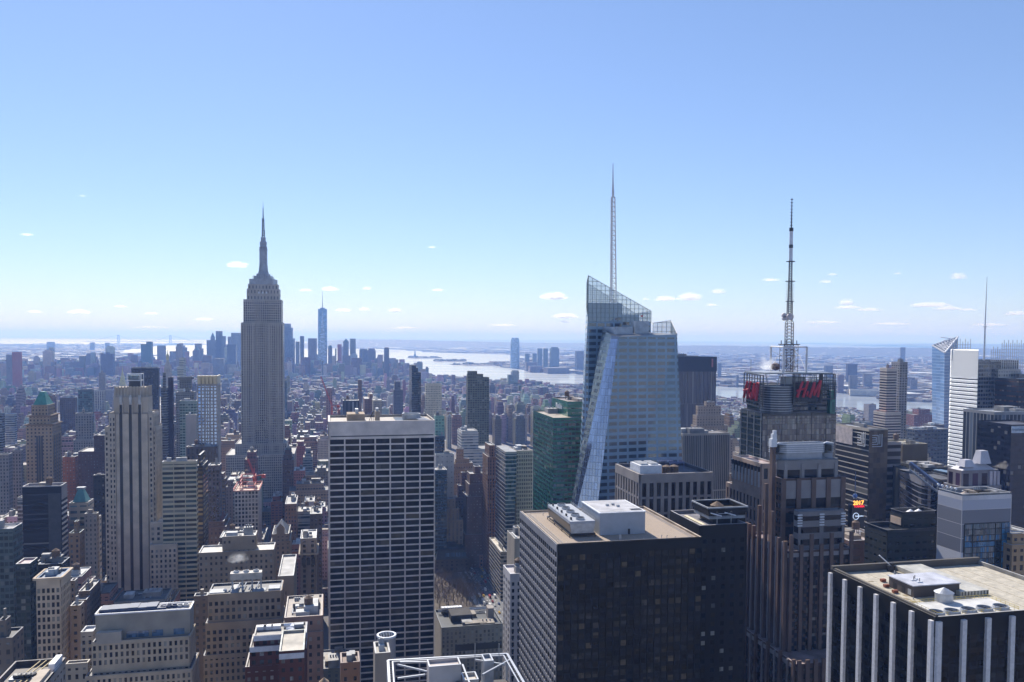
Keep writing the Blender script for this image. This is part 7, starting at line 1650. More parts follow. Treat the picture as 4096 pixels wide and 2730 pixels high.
# ---- bottom edge roofs
def bottom():
    U, W = basis(GA)
    # steel-framed open roof
    r, z = solve(1560, 1575, 2098, 2700, 205, depth=24, side='R'); r, z = solve(None, 1545, 2110, 2770, 205, depth=26)
    b = Bd('open_roof_building', 'rooftop of white steel beams around sunken grey plant rooms, bottom edge centre', 'building', r.center())
    z = 260-((2640-1350)/F_PX*225)
    def gp(x, y): return on_z(x, y, z)
    A, Bq, C, D = gp(1552, 2645), gp(2028, 2618), gp(2110, 2760), gp(1560, 2790)
    mb = MB(); mb.prism([D.xy, C.xy, Bq.xy, A.xy], 0, z-7, wallm((.10, .10, .11))); b.part('lower_roof', mb)
    mb = MB()
    for P, Q in ((A, Bq), (Bq, C), (C, D), (D, A)):
        mb.bar(P, Q, .45, STEEL, 4); i = Vector(((A+C).x/2, (A+C).y/2, z)); P2, Q2 = P.lerp(i, .07), Q.lerp(i, .07); mb.bar(P2, Q2, .25, STEEL, 4)
        m_ = int((Q-P).length/1.6)
        for k in range(m_): mb.bar(P.lerp(Q, k/m_), P2.lerp(Q2, k/m_), .1, DARKM, 4)
    for P in (A, Bq, C, D): mb.bar(P, (P.x, P.y, z-7), .5, STEEL, 4)
    b.part('roof_rim', mb)
    for (x0, y0, x1, y1) in ((1590, 2660, 1720, 2690), (1590, 2715, 1700, 2700), (1850, 2660, 1880, 2740), (1900, 2640, 2020, 2660), (1930, 2700, 2040, 2640), (1720, 2650, 1600, 2650)):
        mb = MB(); mb.bar(gp(x0, y0), gp(x1, y1), .3, STEEL, 4); b.part('cross_beam', mb)
    def boxat(nm, xl, xc, xr, y, dz0, dz1, m):
        p = on_z(xc, y, z+dz1); q, zz = solve(None, xc, xr, y, p.y, depth=5); mb = MB(); mb.prism(q.pts(), z+dz0, z+dz1-.9, m); mb.prism(q.pts(), z+dz1-.9, z+dz1, m, cap=False); mb.prism(q.grow(-.35, -.35, -.35, -.35).pts()[::-1], z+dz1-.9, z+dz1, m, cap=False)
        P, Q = q.pts(), q.grow(-.35, -.35, -.35, -.35).pts()
        for i in range(4): j = (i+1) % 4; mb.face([(*P[i].xy, z+dz1), (*P[j].xy, z+dz1), (*Q[j].xy, z+dz1), (*Q[i].xy, z+dz1)], STEEL)
        b.part(nm, mb); return q
    PW = wallm((.46, .45, .48), .6)
    boxat('plant_room', 1705, 1716, 1845, 2668, -7, 3, PW); boxat('air_unit', 1850, 1856, 1915, 2722, -7, 0, wallm((.5, .5, .5), .5)); boxat('air_unit', 1930, 1938, 1975, 2645, -7, 1, METAL)
    for x, y in ((1830, 2712), (1900, 2690), (1890, 2760)): mb = MB(); p = gp(x, y); mb.lathe((p.x, p.y), [(0, z-6), (1.3, z-6), (1.3, z-2), (.6, z-1.2), (0, z-1)], DARKM, 12); b.part('exhaust_stack', mb)
    mb = MB()
    for x in (1900, 1996): p = gp(x, 2640); mb.bar((p.x, p.y, z-3), (p.x, p.y, z+4.5), .1, STEEL, 5)
    b.part('roof_aerial', mb)
    for k in range(3): mb = MB(); a = gp(1600+90*k, 2725+8*k); mb.bar((a.x, a.y, z-5.5), (a.x+8, a.y+2, z-5.5), .4, METAL, 6); b.part('roof_pipe', mb)
    # silver water tank cylinder on its block
    r2, z2 = solve(1493, 1500, 1562, 2628, 262); mw = MB(); rect_mb(mw, r2, 0, z2, st(30, 30, (.30, .27, .25), GD, .02, .02)); bq = Bd('tank_block', 'narrow tan roof block carrying a big silver cylindrical tank enclosure, bottom centre', 'building', r2.center())
    bq.part('wall', mw); mr = MB(); roof_mb(mr, r2, z2, (.35, .33, .3)); bq.part('roof', mr); rooftop(bq, r2, z2, random.Random(2), 3, 0, 1.4); OCC.append((r2, z2, None)); OCC.append((Rect(r2.t0-6, r2.t1+46, r2.s0-40, r2.s1+14), 10, None))
    c = at(1546, 2560, 276); rr = 37*276/F_PX; mb = MB(); zt = at(1546, 2538, 276).z; zb = at(1546, 2620, 276).z
    SIL = simple('silver_sheet', (.5, .5, .52), .35, .6, var=.12, scale=.8)
    mb.lathe((c.x, c.y), [(rr, zb-25), (rr, zt-.8)], SIL, 32); bq.part('tank_enclosure', mb)
    mb = MB(); mb.lathe((c.x, c.y), [(rr, zt-.8), (rr+.25, zt-.6), (rr+.2, zt), (rr-.4, zt), (rr-.4, zt-5)], WHITEP, 32)
    bq.part('tank_rim', mb)
    mb = MB()
    for k in range(16): a = k*math.pi/8; mb.bar((c.x+(rr-.5)*math.cos(a), c.y+(rr-.5)*math.sin(a), zt-5), (c.x+(rr-.5)*math.cos(a+.39), c.y+(rr-.5)*math.sin(a+.39), zt-.3), .12, DARKM, 4)
    bq.part('inner_truss', mb, kind='stuff')
    mb = MB(); mb.lathe((c.x, c.y), [(rr-.6, zt-6), (rr-1.4, zt-4.2), (0, zt-1.8)], TANKW, 20); bq.part('conical_roof', mb)
    # brown roofs and a round wooden tank
    bn = B('low brown roof with a sloping ledge, bottom edge left of the silver tank', None, 1362, 1440, 2665, 290, st(4, 4, (.22, .13, .09), GD, .3, .4), rt=2, top=(.18, .11, .08), hmax=3, depth=10)
    c = on_z(1296, 2740, 105); b3 = Bd('wooden_water_tank', 'round wooden water tank with conical roof, bottom edge left of centre', 'water tank', (c.x, c.y)); k = c.y/F_PX
    mb = MB(); zt = at(1296, 2722, c.y).z; mb.lathe((c.x, c.y), [(19*k, 90), (19*k, zt-.6)], TANKW, 20); b3.part('barrel', mb); mb = MB(); mb.lathe((c.x, c.y), [(20.5*k, zt-.6), (0, zt+13*k)], simple('tan_shingle', (.42, .30, .2), .8), 20); b3.part('conical_roof', mb)
    # bottom-left corner roof
    r5, z5 = solve(62, 262, None, 2652, 300); r5.s1 = r5.s0; r5.s0 -= 45; b5 = Bd('corner_roof_building', 'flat-roofed building crowded with plant, bottom left corner', 'building', r5.center()); mw = MB(); rect_mb(mw, r5, 0, z5, st(3.5, 3.9, (.38, .35, .33), GD, .4, .5)); b5.part('wall', mw); mr = MB(); roof_mb(mr, r5, z5, (.12, .10, .09), par=2); b5.part('roof', mr); OCC.append((r5, z5, None))
    q = r5.sub(.35, .72, .25, .72)
    for k in range(8): mb = MB(); p = q.pt(q.t0+(q.t1-q.t0)*(k % 4+.5)/4, q.s0+(q.s1-q.s0)*(k//4+.5)/2); mb.box((p.x, p.y, z5), U, W, -2, 2, -2.4, 2.4, 0, 3, METAL); mb.lathe((p.x, p.y), [(1.5, z5+3), (1.4, z5+3.8), (0, z5+3.4)], DARKM, 12); b5.part('cooling_unit', mb)
    mb = MB(); mb.prism(r5.sub(.74, .94, .3, .7).pts(), z5, z5+3.2, wallm((.5, .46, .42))); b5.part('penthouse', mb); mb = MB(); mb.prism(r5.sub(.86, .98, .75, .95).pts(), z5, z5+4, WHITEP); b5.part('stair_bulkhead', mb)
    mb = MB()
    for k in range(3): a, c_ = r5.pt(r5.t0+(r5.t1-r5.t0)*(.25+.1*k), r5.s0+4), r5.pt(r5.t0+(r5.t1-r5.t0)*(.55+.12*k), r5.s1-3); mb.bar((a.x, a.y, z5+2.4), (c_.x, c_.y, z5+2.4), .25, simple('ochre_pipe', (.45, .33, .12), .6) if 'ochre_pipe' not in MATS else MATS['ochre_pipe'], 6)
    b5.part('roof_pipe', mb, kind='stuff')
bottom()

# ---- avenue, park trees, cars --------------------------------------------------------
def street():
    U, W = basis(GA); rg = random.Random(21)
    a = on_z(1905, 2300, 2.05); t0 = a.dot(U); 
    P = [on_z(1880, 2320, 2.05), on_z(1990, 2455, 2.05)]
    tL = on_z(1878, 2330, 2).dot(U); tR = on_z(1992, 2440, 2).dot(U)
    tl, tr = min(tL, tR), max(tL, tR)
    Pv = [U*(tl-2)+W*400, U*(tl+26)+W*400, U*(tl+26)+W*2600, U*(tl-2)+W*2600]; o = sheet('avenue', [(p.x, p.y) for p in Pv], 2.02, ASPH)
    side = simple('pavement', (.38, .36, .34), .85, var=.2, scale=.3)
    for a_, c_ in ((tl-7, tl-2.01), (tl+26.01, tl+31)): sheet('pavement', [(p.x, p.y) for p in (U*a_+W*400, U*c_+W*400, U*c_+W*2600, U*a_+W*2600)], 2.16, side, .16)
    mk = MB()
    for k in range(90):
        for f in (.2, .4, .6, .8): p = U*(tl-2+28*f)+W*(640+k*9); mk.face([(*(p+U*x+W*y).xy, 2.03) for x, y in ((-.12, 0), (.12, 0), (.12, 3.5), (-.12, 3.5))], WHITEP)
    o = link('lane_markings', mk.mesh('lane_markings')); o['kind'] = 'structure'
    plz = [on_z(x, y, 2.01) for x, y in ((1735, 2440), (1955, 2440), (1885, 2318), (1735, 2318))]; s_ = sheet('park_lawn', [(p.x, p.y) for p in plz], 2.015, simple('dead_lawn', (.13, .10, .07), .95, var=.3, scale=.05))
    OCC.append((Rect(tl-7, tl+31, 400, 2600), 2.3, None))
    PL = solve(1735, 1740, 1952, 2440, on_z(1740, 2440, 2).y)[0]; PL.s1 = PL.s0+95; OCC.append((PL, 3, None))
    # cars
    cols = [(.75, .75, .75), (.05, .05, .055), (.75, .45, .02), (.3, .31, .33), (.6, .6, .62), (.35, .04, .04), (.04, .07, .18)]; cn = ['white', 'black', 'yellow', 'dark grey', 'silver', 'red', 'blue']
    GL = glass_mat('car_glass', (.02, .02, .025)); TY = simple('tyre', (.02, .02, .02), .9)
    protos = {}
    def car(ci, van):
        pm = simple('car_paint_'+cn[ci].replace(' ', '_'), cols[ci], .3, .1, var=.05) if 'car_paint_'+cn[ci].replace(' ', '_') not in MATS else MATS['car_paint_'+cn[ci].replace(' ', '_')]
        X, Yv = Vector((1, 0, 0)), Vector((0, 1, 0)); L_, w_, h = (5.6, 2.0, 2.4) if van else (4.7, 1.85, .85)
        mb = MB(); lo = [(-w_/2, -L_/2), (w_/2, -L_/2), (w_/2, L_/2), (-w_/2, L_/2)]; mb.prism([(x, y) for x, y in lo], .3, .3+h*.75, pm, poly1=[(x*1.0, y) for x, y in lo]); mb.prism([(x, y) for x, y in lo], .3+h*.75, .3+h, pm, poly1=[(x*.92, y*.96) for x, y in lo]); body = mb.mesh('body')
        mb = MB(); cb = [(-w_*.46, -L_*.28), (w_*.46, -L_*.28), (w_*.46, L_*.22), (-w_*.46, L_*.22)] if not van else [(-w_*.46, L_*.30), (w_*.46, L_*.30), (w_*.46, L_*.46), (-w_*.46, L_*.46)]
        z0 = .3+h if not van else 1.4; mb.prism(cb, z0, z0+(.6 if not van else .9), GL, pm if not van else GL, poly1=[(x*.8, y*.75) if not van else (x*1.0, y) for x, y in cb]); cab = mb.mesh('cabin')
        mb = MB(); mb.bar((-w_/2, 0, .33), (-w_/2+.25, 0, .33), .33, TY, 10); wh = mb.mesh('wheel'); return body, cab, wh, L_, w_
    def put(ci, van, p, rz, label):
        k = (ci, van)
        if k not in protos: protos[k] = car(ci, van)
        body, cab, wh, L_, w_ = protos[k]; root = link('delivery_van' if van else 'car', None, None, (p.x, p.y, 2.03)); root.rotation_euler.z = rz; tag(root, label, 'van' if van else 'car', 'vehicles on the avenue')
        link('body', body, root); link('cabin', cab, root)
        for sx in (0, w_-.25):
            for sy in (-L_*.32, L_*.32): link('wheel', wh, root, (sx, sy, 0))
    lanes = [tl+2, tl+6, tl+11, tl+16, tl+21.5]; i = 0; ORDS = ['first', 'second', 'third', 'fourth', 'fifth', 'sixth', 'seventh', 'eighth', 'ninth']
    cnt_ = {}
    s0, s1 = on_z(1960, 2440, 2).dot(W), on_z(1905, 2250, 2).dot(W); slots = []
    for li, t in enumerate(lanes):
        s = s0-20+rg.random()*10
        while s < s1+60:
            if rg.random() < .62: slots.append((s, t+rg.uniform(-.3, .3), li))
            s += rg.uniform(7.5, 14)
    slots.sort()
    for s, t, li in slots:
        ci = rg.choice([0, 0, 0, 1, 1, 2, 2, 3, 4, 4, 5, 6]); van = rg.random() < .2; 
        if van: ci = 0 if rg.random() < .7 else ci
        key = (ci, van, li); cnt_[key] = cnt_.get(key, 0)+1; ln = ['leftmost', 'second', 'middle', 'fourth', 'rightmost'][li]
        put(ci, van, U*t+W*s, GA, '%s %s in the %s lane, %s of its colour from the near end' % (cn[ci], 'van' if van else 'car', ln, ORDS[min(8, cnt_[key]-1)]))
    # bare trees
    bark = simple('bark', (.12, .09, .065), .95, var=.3, scale=1); twig = simple('twig', (.17, .12, .085), .95, var=.3, scale=1)
    def tree_meshes(seed):
        rr = random.Random(seed); tm, cm = MB(), MB(); H = rr.uniform(13, 18)
        tm.bar((0, 0, 0), (0, 0, H*.4), .38, bark, 7, .26)
        def br(p, d, L_, r_, lv):
            q = p+d*L_; (tm if lv == 0 else cm).bar(p, q, r_, bark if lv == 0 else twig, 4 if lv < 2 else 3, r_*.55)
            if lv < 4:
                for _ in range(3 if lv else 4):
                    dd = (d+Vector((rr.uniform(-.8, .8), rr.uniform(-.8, .8), rr.uniform(-.15, .55)))).normalized(); br(q, dd, L_*rr.uniform(.6, .8), r_*.55, lv+1)
        for k in range(4): a = k*1.57+rr.random(); br(Vector((0, 0, H*.35)), Vector((math.cos(a)*.6, math.sin(a)*.6, .9)).normalized(), H*.22, .2, 0)
        return tm.mesh('trunk'), cm.mesh('crown')
    TM = [tree_meshes(k) for k in range(3)]; rows = []
    for i in range(9):
        for j in range(6):
            p = PL.pt(PL.t0+6+(PL.t1-PL.t0-14)*i/8+rg.uniform(-2, 2), PL.s0+6+j*14+rg.uniform(-2, 2)); x, y = proj((p.x, p.y, 2))
            if 1738 < x < 1962 and 2300 < y < 2470: rows.append((p, i, j, x))
    rn = ['nearest', 'second', 'third', 'fourth', 'fifth', 'farthest']
    for p, i, j, x in rows:
        tm, cm = rg.choice(TM); root = link('bare_tree', None, None, (p.x, p.y, 2.02)); root.rotation_euler.z = rg.random()*6; s_ = rg.uniform(.8, 1.15); root.scale = (s_,)*3
        tag(root, 'bare brown park tree, %s from the left in the %s row from the viewer' % (ORDS[i], rn[j]), 'tree', 'bare trees in the small park'); link('trunk', tm, root); link('crown', cm, root)
street()
# ------------------------------------------------------------------ ordinary city blocks
U0, W0 = basis(GA)
def inside(p, poly):
    x, y = p; c = False; n = len(poly); j = n-1
    for i in range(n):
        xi, yi = poly[i][0], poly[i][1]; xj, yj = poly[j][0], poly[j][1]
        if (yi > y) != (yj > y) and x < (xj-xi)*(y-yi)/(yj-yi)+xi: c = not c
        j = i
    return c
occr = []
for r, z, yb in OCC:
    P = r.pts(); occr.append((min(p.x for p in P), max(p.x for p in P), min(p.y for p in P), max(p.y for p in P), z, yb, P, r))
def hits(P, pad=3):
    x0, x1 = min(p.x for p in P)-pad, max(p.x for p in P)+pad; y0, y1 = min(p.y for p in P)-pad, max(p.y for p in P)+pad
    for o in occr:
        if o[0] < x1 and o[1] > x0 and o[2] < y1 and o[3] > y0:
            r = o[7]; U, W = basis(r.ang)
            ts = [p.dot(U) for p in P]; ss = [p.dot(W) for p in P]
            if min(ts)-pad < r.t1 and max(ts)+pad > r.t0 and min(ss)-pad < r.s1 and max(ss)+pad > r.s0: return True
    return False
# hero screens: in front of a hero with a visible bottom row, nothing may rise above it
hero = []
for (x0, x1, y0, y1, z, yb, P, r) in occr:
    if yb:
        q = [proj((p.x, p.y, z)) for p in P]; hero.append((min(a[0] for a in q), max(a[0] for a in q), min(p.y for p in P), yb))
hero += EXTRA_SCREENS
rnd = random.Random(11)
cand = []                                        # (Y, rect, z, kind)
WALLC = [(.42, .33, .25), (.38, .29, .22), (.26, .17, .13), (.50, .45, .38), (.33, .31, .30), (.58, .55, .51), (.22, .15, .13), (.42, .39, .35), (.32, .24, .19), (.68, .66, .63), (.18, .19, .22), (.33, .19, .14), (.48, .37, .29)]
ROOFC = [(.5, .5, .5), (.32, .31, .3), (.14, .14, .14), (.8, .8, .78), (.24, .19, .16), (.42, .38, .33), (.1, .1, .1), (.2, .2, .21)]
def add(t0, t1, s0, s1, z, c=None):
    r = Rect(t0, t1, s0, s1); P = r.pts()
    if any(p.y < 330 for p in P): return
    cp = proj((P[0].x, P[0].y, z))
    if cp[0] < -250 or cp[0] > 4350: return
    if not all(inside((p.x, p.y), MAN) for p in P): return
    if hits(P): return
    q = [proj((p.x, p.y, z+1)) for p in P]; xa, xb = min(a[0] for a in q), max(a[0] for a in q); Ym = max(p.y for p in P)
    for (h0, h1, hy, yb) in hero:
        if h0 < xb and h1 > xa and Ym < hy:
            zl = 260-(yb+8-(1350+.0068*(xa-2048)))/F_PX*min(p.y for p in P)
            if z > zl: z = zl
    if z < 7: return
    cand.append([min(p.y for p in P), r, z, c])
s = 520
while s < 7200:
    blk_t = -6200
    far_ = s > 3300
    while blk_t < 4800:
        aw = rnd.choice([255, 255, 150, 130]) if not far_ else rnd.choice([120, 180, 90])
        for row in (0, 1):
            t = blk_t+11
            while t < blk_t+aw-14:
                if s < 1500: wl = rnd.choice([14, 18, 22, 28, 36, 48]); h = rnd.choice([18, 24, 36, 46, 58, 70, 84, 96])*rnd.uniform(.8, 1.15)
                elif s < 2600: wl = rnd.choice([10, 14, 18, 24, 34]); h = rnd.choice([15, 20, 28, 36, 44, 56, 75])*rnd.uniform(.8, 1.15)
                elif s < 3600: wl = rnd.choice([10, 16, 24, 34]); h = rnd.choice([12, 15, 18, 24, 32, 45])*rnd.uniform(.8, 1.2)
                elif s < 5000: wl = rnd.choice([16, 26, 40]); h = rnd.choice([12, 16, 20, 26, 36])*rnd.uniform(.8, 1.2)
                else: wl = rnd.choice([22, 34, 50]); h = rnd.choice([25, 40, 60, 85])*rnd.uniform(.8, 1.2)
                if rnd.random() < .025 and s > 900: h *= 1.9
                wl = min(wl, blk_t+aw-14-t+6)
                if wl > 8:
                    P0 = U0*t+W0*s
                    if abs(P0.x) < P0.y*.72+250:
                        right_edge = P0.x > .05*P0.y and s > 2000-min(900, max(0, P0.x-200))
                        if right_edge: h = min(h, 22)
                        d = 30*rnd.uniform(.85, 1.05); s0 = s+(0 if row == 0 else 32)
                        add(t, t+wl-.4, s0, s0+d, h)
                t += wl
        blk_t += aw+(18 if not far_ else 14)
    s += 80
# painter's pass, front to back, keeps only what can be seen
W_, K = 4600, 4
cur = np.full(W_//K, 4000.0)
items = [(min(o[2], o[3]), o[7], o[4], None, True) for o in occr]+[(c[0], c[1], c[2], c[3], False) for c in cand]
items.sort(key=lambda a: a[0])
seen = []
for Y, r, z, c, isocc in items:
    if Y < 5: continue
    P = r.pts(); q = [proj((p.x, p.y, z)) for p in P]
    xa, xb = min(a[0] for a in q), max(a[0] for a in q); yt = min(a[1] for a in q); yf = max(a[1] for a in q)
    i0, i1 = max(0, int((xa+200)/K)), min(W_//K, int((xb+200)/K)+1)
    if i1 <= i0: continue
    seg = cur[i0:i1]; gain = np.maximum(0, np.minimum(seg, 2760)-yt)
    area = float(gain.sum()*K)*(1 if xb > 0 and xa < 4096 else .05)
    if not isocc and area > 12: seen.append((area, Y, r, z, xa, xb, yt, gain.max()))
    cur[i0:i1] = np.minimum(seg, yf if not isocc else yt+2)
print('fillers', len(cand), 'seen', len(seen))
seen.sort(key=lambda a: -a[0])

def filler_geo(mw, mr, r, z, rnd, wc, det=True, tiers=None):
    style = st(rnd.choice([2.6, 3, 3.4, 4]), rnd.choice([3.3, 3.6, 3.9]), wc, rnd.choice([(.03, .035, .045), (.05, .05, .055), (.07, .08, .09), (.04, .03, .03)]), rnd.choice([.35, .42, .5, .62, .8]), rnd.choice([.42, .5, .58]))
    if rnd.random() < .06: style = st(3, 3.7, (.3, .33, .36), (.05, .08, .1), 1, .6)
    tc = rnd.choice(ROOFC)
    mw.prism(r.pts(), 0, z+1, FAC, None, style, ztop=z+1, cap=False)
    if det: roof_mb(mr, r, z, tc, par=1.0, th=.5)
    else:
        mr.face([(p.x, p.y, z+.2) for p in r.pts()], ROOF, None, (tc, (.1,)*3, (3, 3, 0), (0, 0, 0)))
    tz = z
    if tiers:
        for k in range(tiers):
            r = r.grow(-(r.t1-r.t0)*rnd.uniform(.05, .2), -(r.t1-r.t0)*rnd.uniform(.05, .2), -(r.s1-r.s0)*rnd.uniform(.05, .2), -(r.s1-r.s0)*.08)
            mw.prism(r.pts(), tz, tz+rnd.uniform(4, 9), FAC, None, style, cap=False); tz = mw.v[-1][2]
            roof_mb(mr, r, tz, tc, par=.8, th=.5)
    return r, tz, tc
COLN = {0: 'tan', 1: 'reddish tan', 2: 'dark red brick', 3: 'pale', 4: 'grey', 5: 'off-white', 6: 'dark brown', 7: 'light stone', 8: 'brown', 9: 'white', 10: 'blue-grey', 11: 'red brick', 12: 'sandy'}
ROOFN = {(.5, .5, .5): 'silver-grey roof', (.32, .31, .3): 'grey roof', (.14, .14, .14): 'dark roof', (.8, .8, .78): 'white roof', (.24, .19, .16): 'brown roof', (.42, .38, .33): 'tan roof', (.1, .1, .1): 'black roof', (.2, .2, .21): 'dark grey roof'}
LM = [(1052, 'the spired stone tower'), (530, 'the striped tower'), (160, 'the green-pyramid tower'), (830, 'the gold-crowned tower'), (1528, 'the white-gridded tower'), (1910, 'the sloping-top tower'),
      (2260, 'the green glass tower'), (2520, 'the crystal tower'), (2790, 'the black-topped slab'), (3150, 'the mast tower'), (3570, 'the striped twin tower'), (3780, 'the tilted-roof tower'), (3900, 'the white-faced tower')]
inst = seen[:290]; rest = seen[290:]
names = {}
entries = []
for (area, Y, r, z, xa, xb, yt, g) in inst:
    xm = (xa+xb)/2; lm = min(LM, key=lambda l: abs(l[0]-xm)); ci = rnd.randrange(13)
    entries.append([area, Y, r, z, xa, xb, yt, xm, lm, ci])
cnt = {}
ORD = ['first', 'second', 'third', 'fourth', 'fifth', 'sixth', 'seventh', 'eighth', 'ninth', 'tenth', 'eleventh', 'twelfth', 'thirteenth', 'fourteenth']
for e in sorted(entries, key=lambda e: -e[6]):
    area, Y, r, z, xa, xb, yt, xm, lm, ci = e
    big = (xb-xa) > 40
    b_rnd = random.Random(int(xm*13+yt))
    b_rnd2 = random.Random(int(xm*13+yt)); 
    side = 'left of' if xm < lm[0]-60 else 'right of' if xm > lm[0]+60 else 'below'
    dist = 'near' if Y < 1000 else 'mid-distance' if Y < 2000 else 'far'
    hgt = 'tall' if z > 75 else 'mid-rise' if z > 35 else 'low'
    P = r.pts(); b = Bd('city_building', None, 'building', r.center(), 'ordinary city buildings')
    mw, mr = MB(), MB(); wc = tuple(k*b_rnd.uniform(.6, 1.05) for k in WALLC[ci])
    nt_ = b_rnd.choice([0, 0, 1, 1, 2]) if z > 40 else 0
    q, tz, tc = filler_geo(mw, mr, r, z, b_rnd, wc, True, nt_)
    b.part('wall', mw); b.part('roof', mr)
    if big: rooftop(b, q, tz, b_rnd, b_rnd.choice([1, 2, 3]), .5, 5)
    key = (hgt, COLN[ci], ROOFN[tc], dist, side, lm[1][4:]); cnt.setdefault(key, []).append((xm, b, yt))
for key, L_ in cnt.items():
    L_.sort(key=lambda a: a[0])
    for i, (xm, b, yt) in enumerate(L_):
        base = '%s %s block, %s, %s, %s %s' % key
        if len(L_) > 1: base = '%s from the left, ' % (ORD[i] if i < 14 else 'last')+base
        b.root['label'] = base
mw = MB()
for (area, Y, r, z, xa, xb, yt, g) in rest:
    b_rnd = random.Random(int(xa*13+yt)); ci = b_rnd.randrange(13); wc = tuple(k*b_rnd.uniform(.6, 1.05) for k in WALLC[ci])
    q, tz, tc = filler_geo(mw, mw, r, z, b_rnd, wc, Y < 1800, b_rnd.choice([0, 1, 1, 2]) if (z > 40 and Y < 2500) else 0)
    if Y < 3200:
        for k in range(b_rnd.choice([1, 2, 2, 3])):
            T, S = q.t1-q.t0, q.s1-q.s0
            u = q.t0+T*b_rnd.uniform(.05, .6); v = q.s0+S*b_rnd.uniform(.05, .6)
            c = b_rnd.choice(ROOFC[:6]); k2 = Rect(u, u+min(T*.35, 9), v, v+min(S*.35, 9)); mw.prism(k2.pts(), tz, tz+b_rnd.uniform(2, 5), ROOF, ROOF, None, c, a=(c, (.1,)*3, (3, 3, 0), (0, 0, 0)))
        if b_rnd.random() < .22 and Y < 2000: tank_mb(mw, q.center(), tz)
o = link('dense_city_blocks', mw.mesh('dense_city_blocks')); o['kind'] = 'stuff'; o['label'] = 'thousands of smaller city buildings filling the blocks between the towers'

# far banks: countless small roofs in Brooklyn and New Jersey
mw = MB(); rnd = random.Random(5)
def scatter(n, fx, fy, hs, poly, ws):
    k = 0
    while k < n:
        px, py = fx(), fy(); p = on_z(px, py, 2)
        if p.y < 500 or p.y > 24000 or not inside((p.x, p.y), poly): k += .2; continue
        wv = rnd.choice(ws)*(1+p.y/9000); dv = wv*rnd.uniform(.5, 1.2); U, W = basis(rnd.choice([GA, R(35), R(-20)])); h = rnd.choice(hs)
        c = rnd.choice(WALLC); tc = rnd.choice(ROOFC)
        P = [p+U*a+W*b for a, b in ((-wv, -dv), (wv, -dv), (wv, dv), (-wv, dv))]
        mw.prism([(q.x, q.y) for q in P], 2, 2+h, FAC, ROOF, st(3.5, 3.8, c, GD, .5, .5), tc); k += 1
BKP = [(p.x, p.y) for p in bk]; NJP = [(p.x, p.y) for p in njp]+[(60000, 20000), (60000, 60000), (-2000, 60000)]
scatter(2600, lambda: rnd.uniform(-50, 830), lambda: 1378+rnd.random()**1.3*105, [8, 10, 12, 15, 20, 30], BKP, [12, 20, 30, 45])
scatter(6500, lambda: rnd.uniform(1950, 4150), lambda: 1386+rnd.random()**1.1*230, [7, 8, 10, 12, 14, 18, 26], NJP, [8, 12, 18, 28, 45])
scatter(900, lambda: rnd.uniform(1340, 2400), lambda: 1378+rnd.random()*36, [8, 12, 18], NJP, [30, 50, 80])
o = link('far_bank_buildings', mw.mesh('far_bank_buildings')); o['kind'] = 'stuff'; o['label'] = 'countless small buildings on the far banks of the rivers'
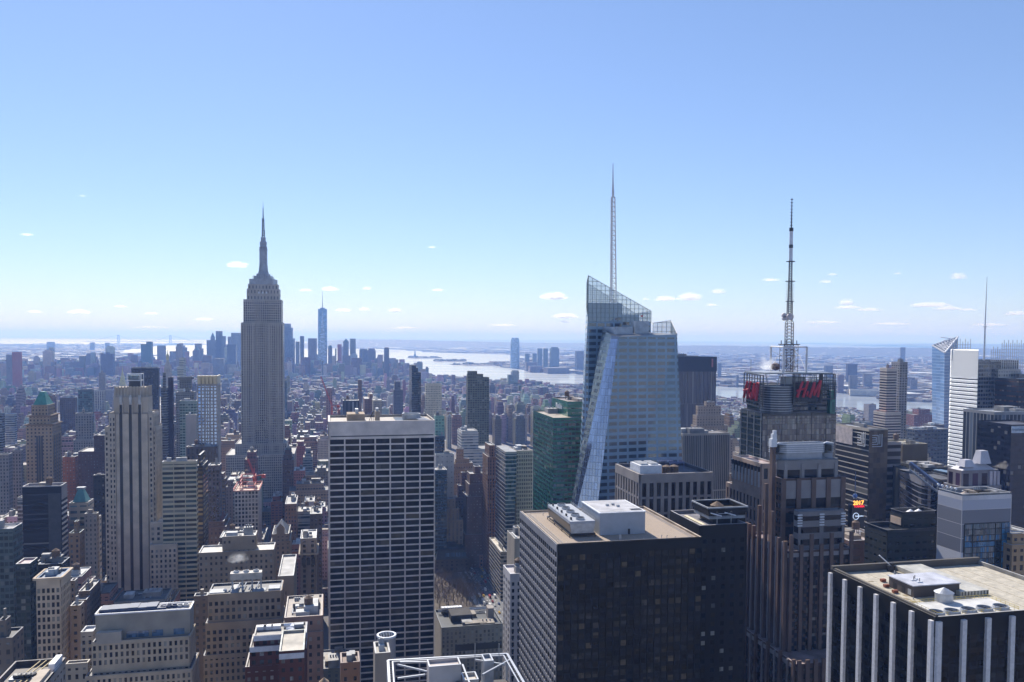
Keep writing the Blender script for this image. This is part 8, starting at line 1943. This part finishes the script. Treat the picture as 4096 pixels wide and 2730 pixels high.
# ------------------------------------------------------------------ clouds: small fair-weather puffs far above the haze
CM = puff_mesh('cloud', VAP)
CL = [(950, 1062, 40, 12, 'bright lens-shaped cloud left of the great spire'), (1320, 1158, 32, 9, 'small cloud just above the far needle-topped glass tower'), (1222, 1162, 26, 5, 'wispy cloud right of the great stone tower crown'), (1468, 1155, 18, 6, 'tiny puff above and right of the far glass needle'), (1752, 1162, 24, 5, 'thin cloud high over the harbour statue'), (1458, 1239, 22, 7, 'little puff above the downtown cluster right end'), (1580, 1243, 28, 7, 'flat cloud over the middle of the bay'), (1375, 1243, 32, 6, 'flat cloud right of the far glass needle'),
      (2216, 1189, 52, 14, 'large bright cloud left of the crystal tower'), (2262, 1267, 50, 10, 'long flat cloud left of the crystal tower, the lower of two'), (2258, 1288, 20, 5, 'tiny faint cloud under the long flat one left of the crystal tower'), (2662, 1197, 42, 10, 'left of two bright clouds right of the crystal tower peak'), (2758, 1192, 48, 15, 'right of two bright clouds right of the crystal tower peak'), (2583, 1198, 14, 5, 'tiny puff hard by the crystal tower slope'), (2875, 1168, 28, 9, 'small cloud between the crystal tower and the mast'), (2846, 1221, 22, 5, 'faint streak between the crystal tower and the mast'),
      (3082, 1121, 34, 6, 'flat streak left of the tall mast'), (3302, 1128, 26, 6, 'flat streak right of the tall mast'), (3330, 1099, 20, 5, 'faint puff above the streak right of the tall mast'), (3590, 1095, 15, 5, 'lonely tiny puff high on the right'), (3834, 1108, 32, 13, 'bright small cloud high at the right'), (3386, 1212, 28, 12, 'stacked puff right of the mast, midway'), (3390, 1231, 50, 6, 'flat base layer under the stacked puff'), (3720, 1222, 70, 9, 'long bright cloud above the tilted-roof tower'), (3790, 1235, 50, 7, 'trailing right half of the long cloud above the tilted-roof tower'), (3475, 1240, 45, 6, 'faint flat cloud left of the long bright one'), (3870, 1240, 34, 5, 'faint streak near the thin white spire'), (4070, 1255, 44, 8, 'cloud at the far right edge'),
      (318, 1250, 42, 8, 'broadest cloud low over the bay at the far left'), (138, 1248, 26, 5, 'small flat cloud at far left'), (605, 1255, 26, 4, 'thin streak above the suspension bridge'), (820, 1279, 34, 5, 'low flat cloud left of the great stone tower'), (480, 1227, 24, 4, 'faint streak above the teal hoist tower'), (108, 940, 24, 5, 'faint wisp high at far left'), (330, 785, 12, 4, 'tiny wisp in the upper left sky'), (1728, 990, 18, 4, 'lone faint wisp in the middle sky'), (3290, 1290, 60, 5, 'very low faint cloud right of the mast foot'), (2010, 1302, 50, 5, 'very low faint cloud over the rounded waterfront tower'), (1100, 1300, 60, 4, 'very low faint cloud behind the great stone tower'), (3960, 1300, 60, 5, 'very low faint streak at the right edge'),
      (3560, 1296, 70, 5, 'very low faint streak over the striped twin tower'), (600, 1310, 70, 4, 'lowest faint streak over the horizon at left'), (2420, 1305, 50, 4, 'lowest faint streak beside the crystal tower'), (1620, 1312, 60, 4, 'lowest faint streak over the distant hills')]
for x, y, w_, h, lab in CL:
    el = (1350+.0068*(x-2048)-y)/F_PX; Y = min(42000, 1500/max(el, .03)); c = at(x, y, Y); k = Y/F_PX
    o = link('cloud', CM, None, c); o.scale = (w_*k*1.25, w_*k*.9, h*k*1.6); tag(o, lab, 'cloud', 'small fair-weather clouds')
# ------------------------------------------------------------------ haze
m = bpy.data.materials.new('haze_air'); m.use_nodes = True; n = m.node_tree; n.nodes.clear()
out = n.nodes.new('ShaderNodeOutputMaterial'); pv = n.nodes.new('ShaderNodeVolumePrincipled')
pv.inputs['Color'].default_value = (.25, .45, 1.0, 1); pv.inputs['Absorption Color'].default_value = (.72, .72, .72, 1); pv.inputs['Density'].default_value = HAZE_D; pv.inputs['Anisotropy'].default_value = .1
n.links.new(pv.outputs[0], out.inputs['Volume'])
mb = MB(); mb.box((0, 0, 0), Vector((1, 0, 0)), Vector((0, 1, 0)), -BIG-500, BIG+500, -4000, BIG+500, -3, 620, m)
o = link('haze', mb.mesh('haze')); o['kind'] = 'stuff'; o['label'] = 'pale blue haze filling the air over the city'

import sys
for o in scene.objects:
    l = o.get('label')
    if l and o.parent is None and len(l.split()) > 16: print('LONG', len(l.split()), o.name, l)
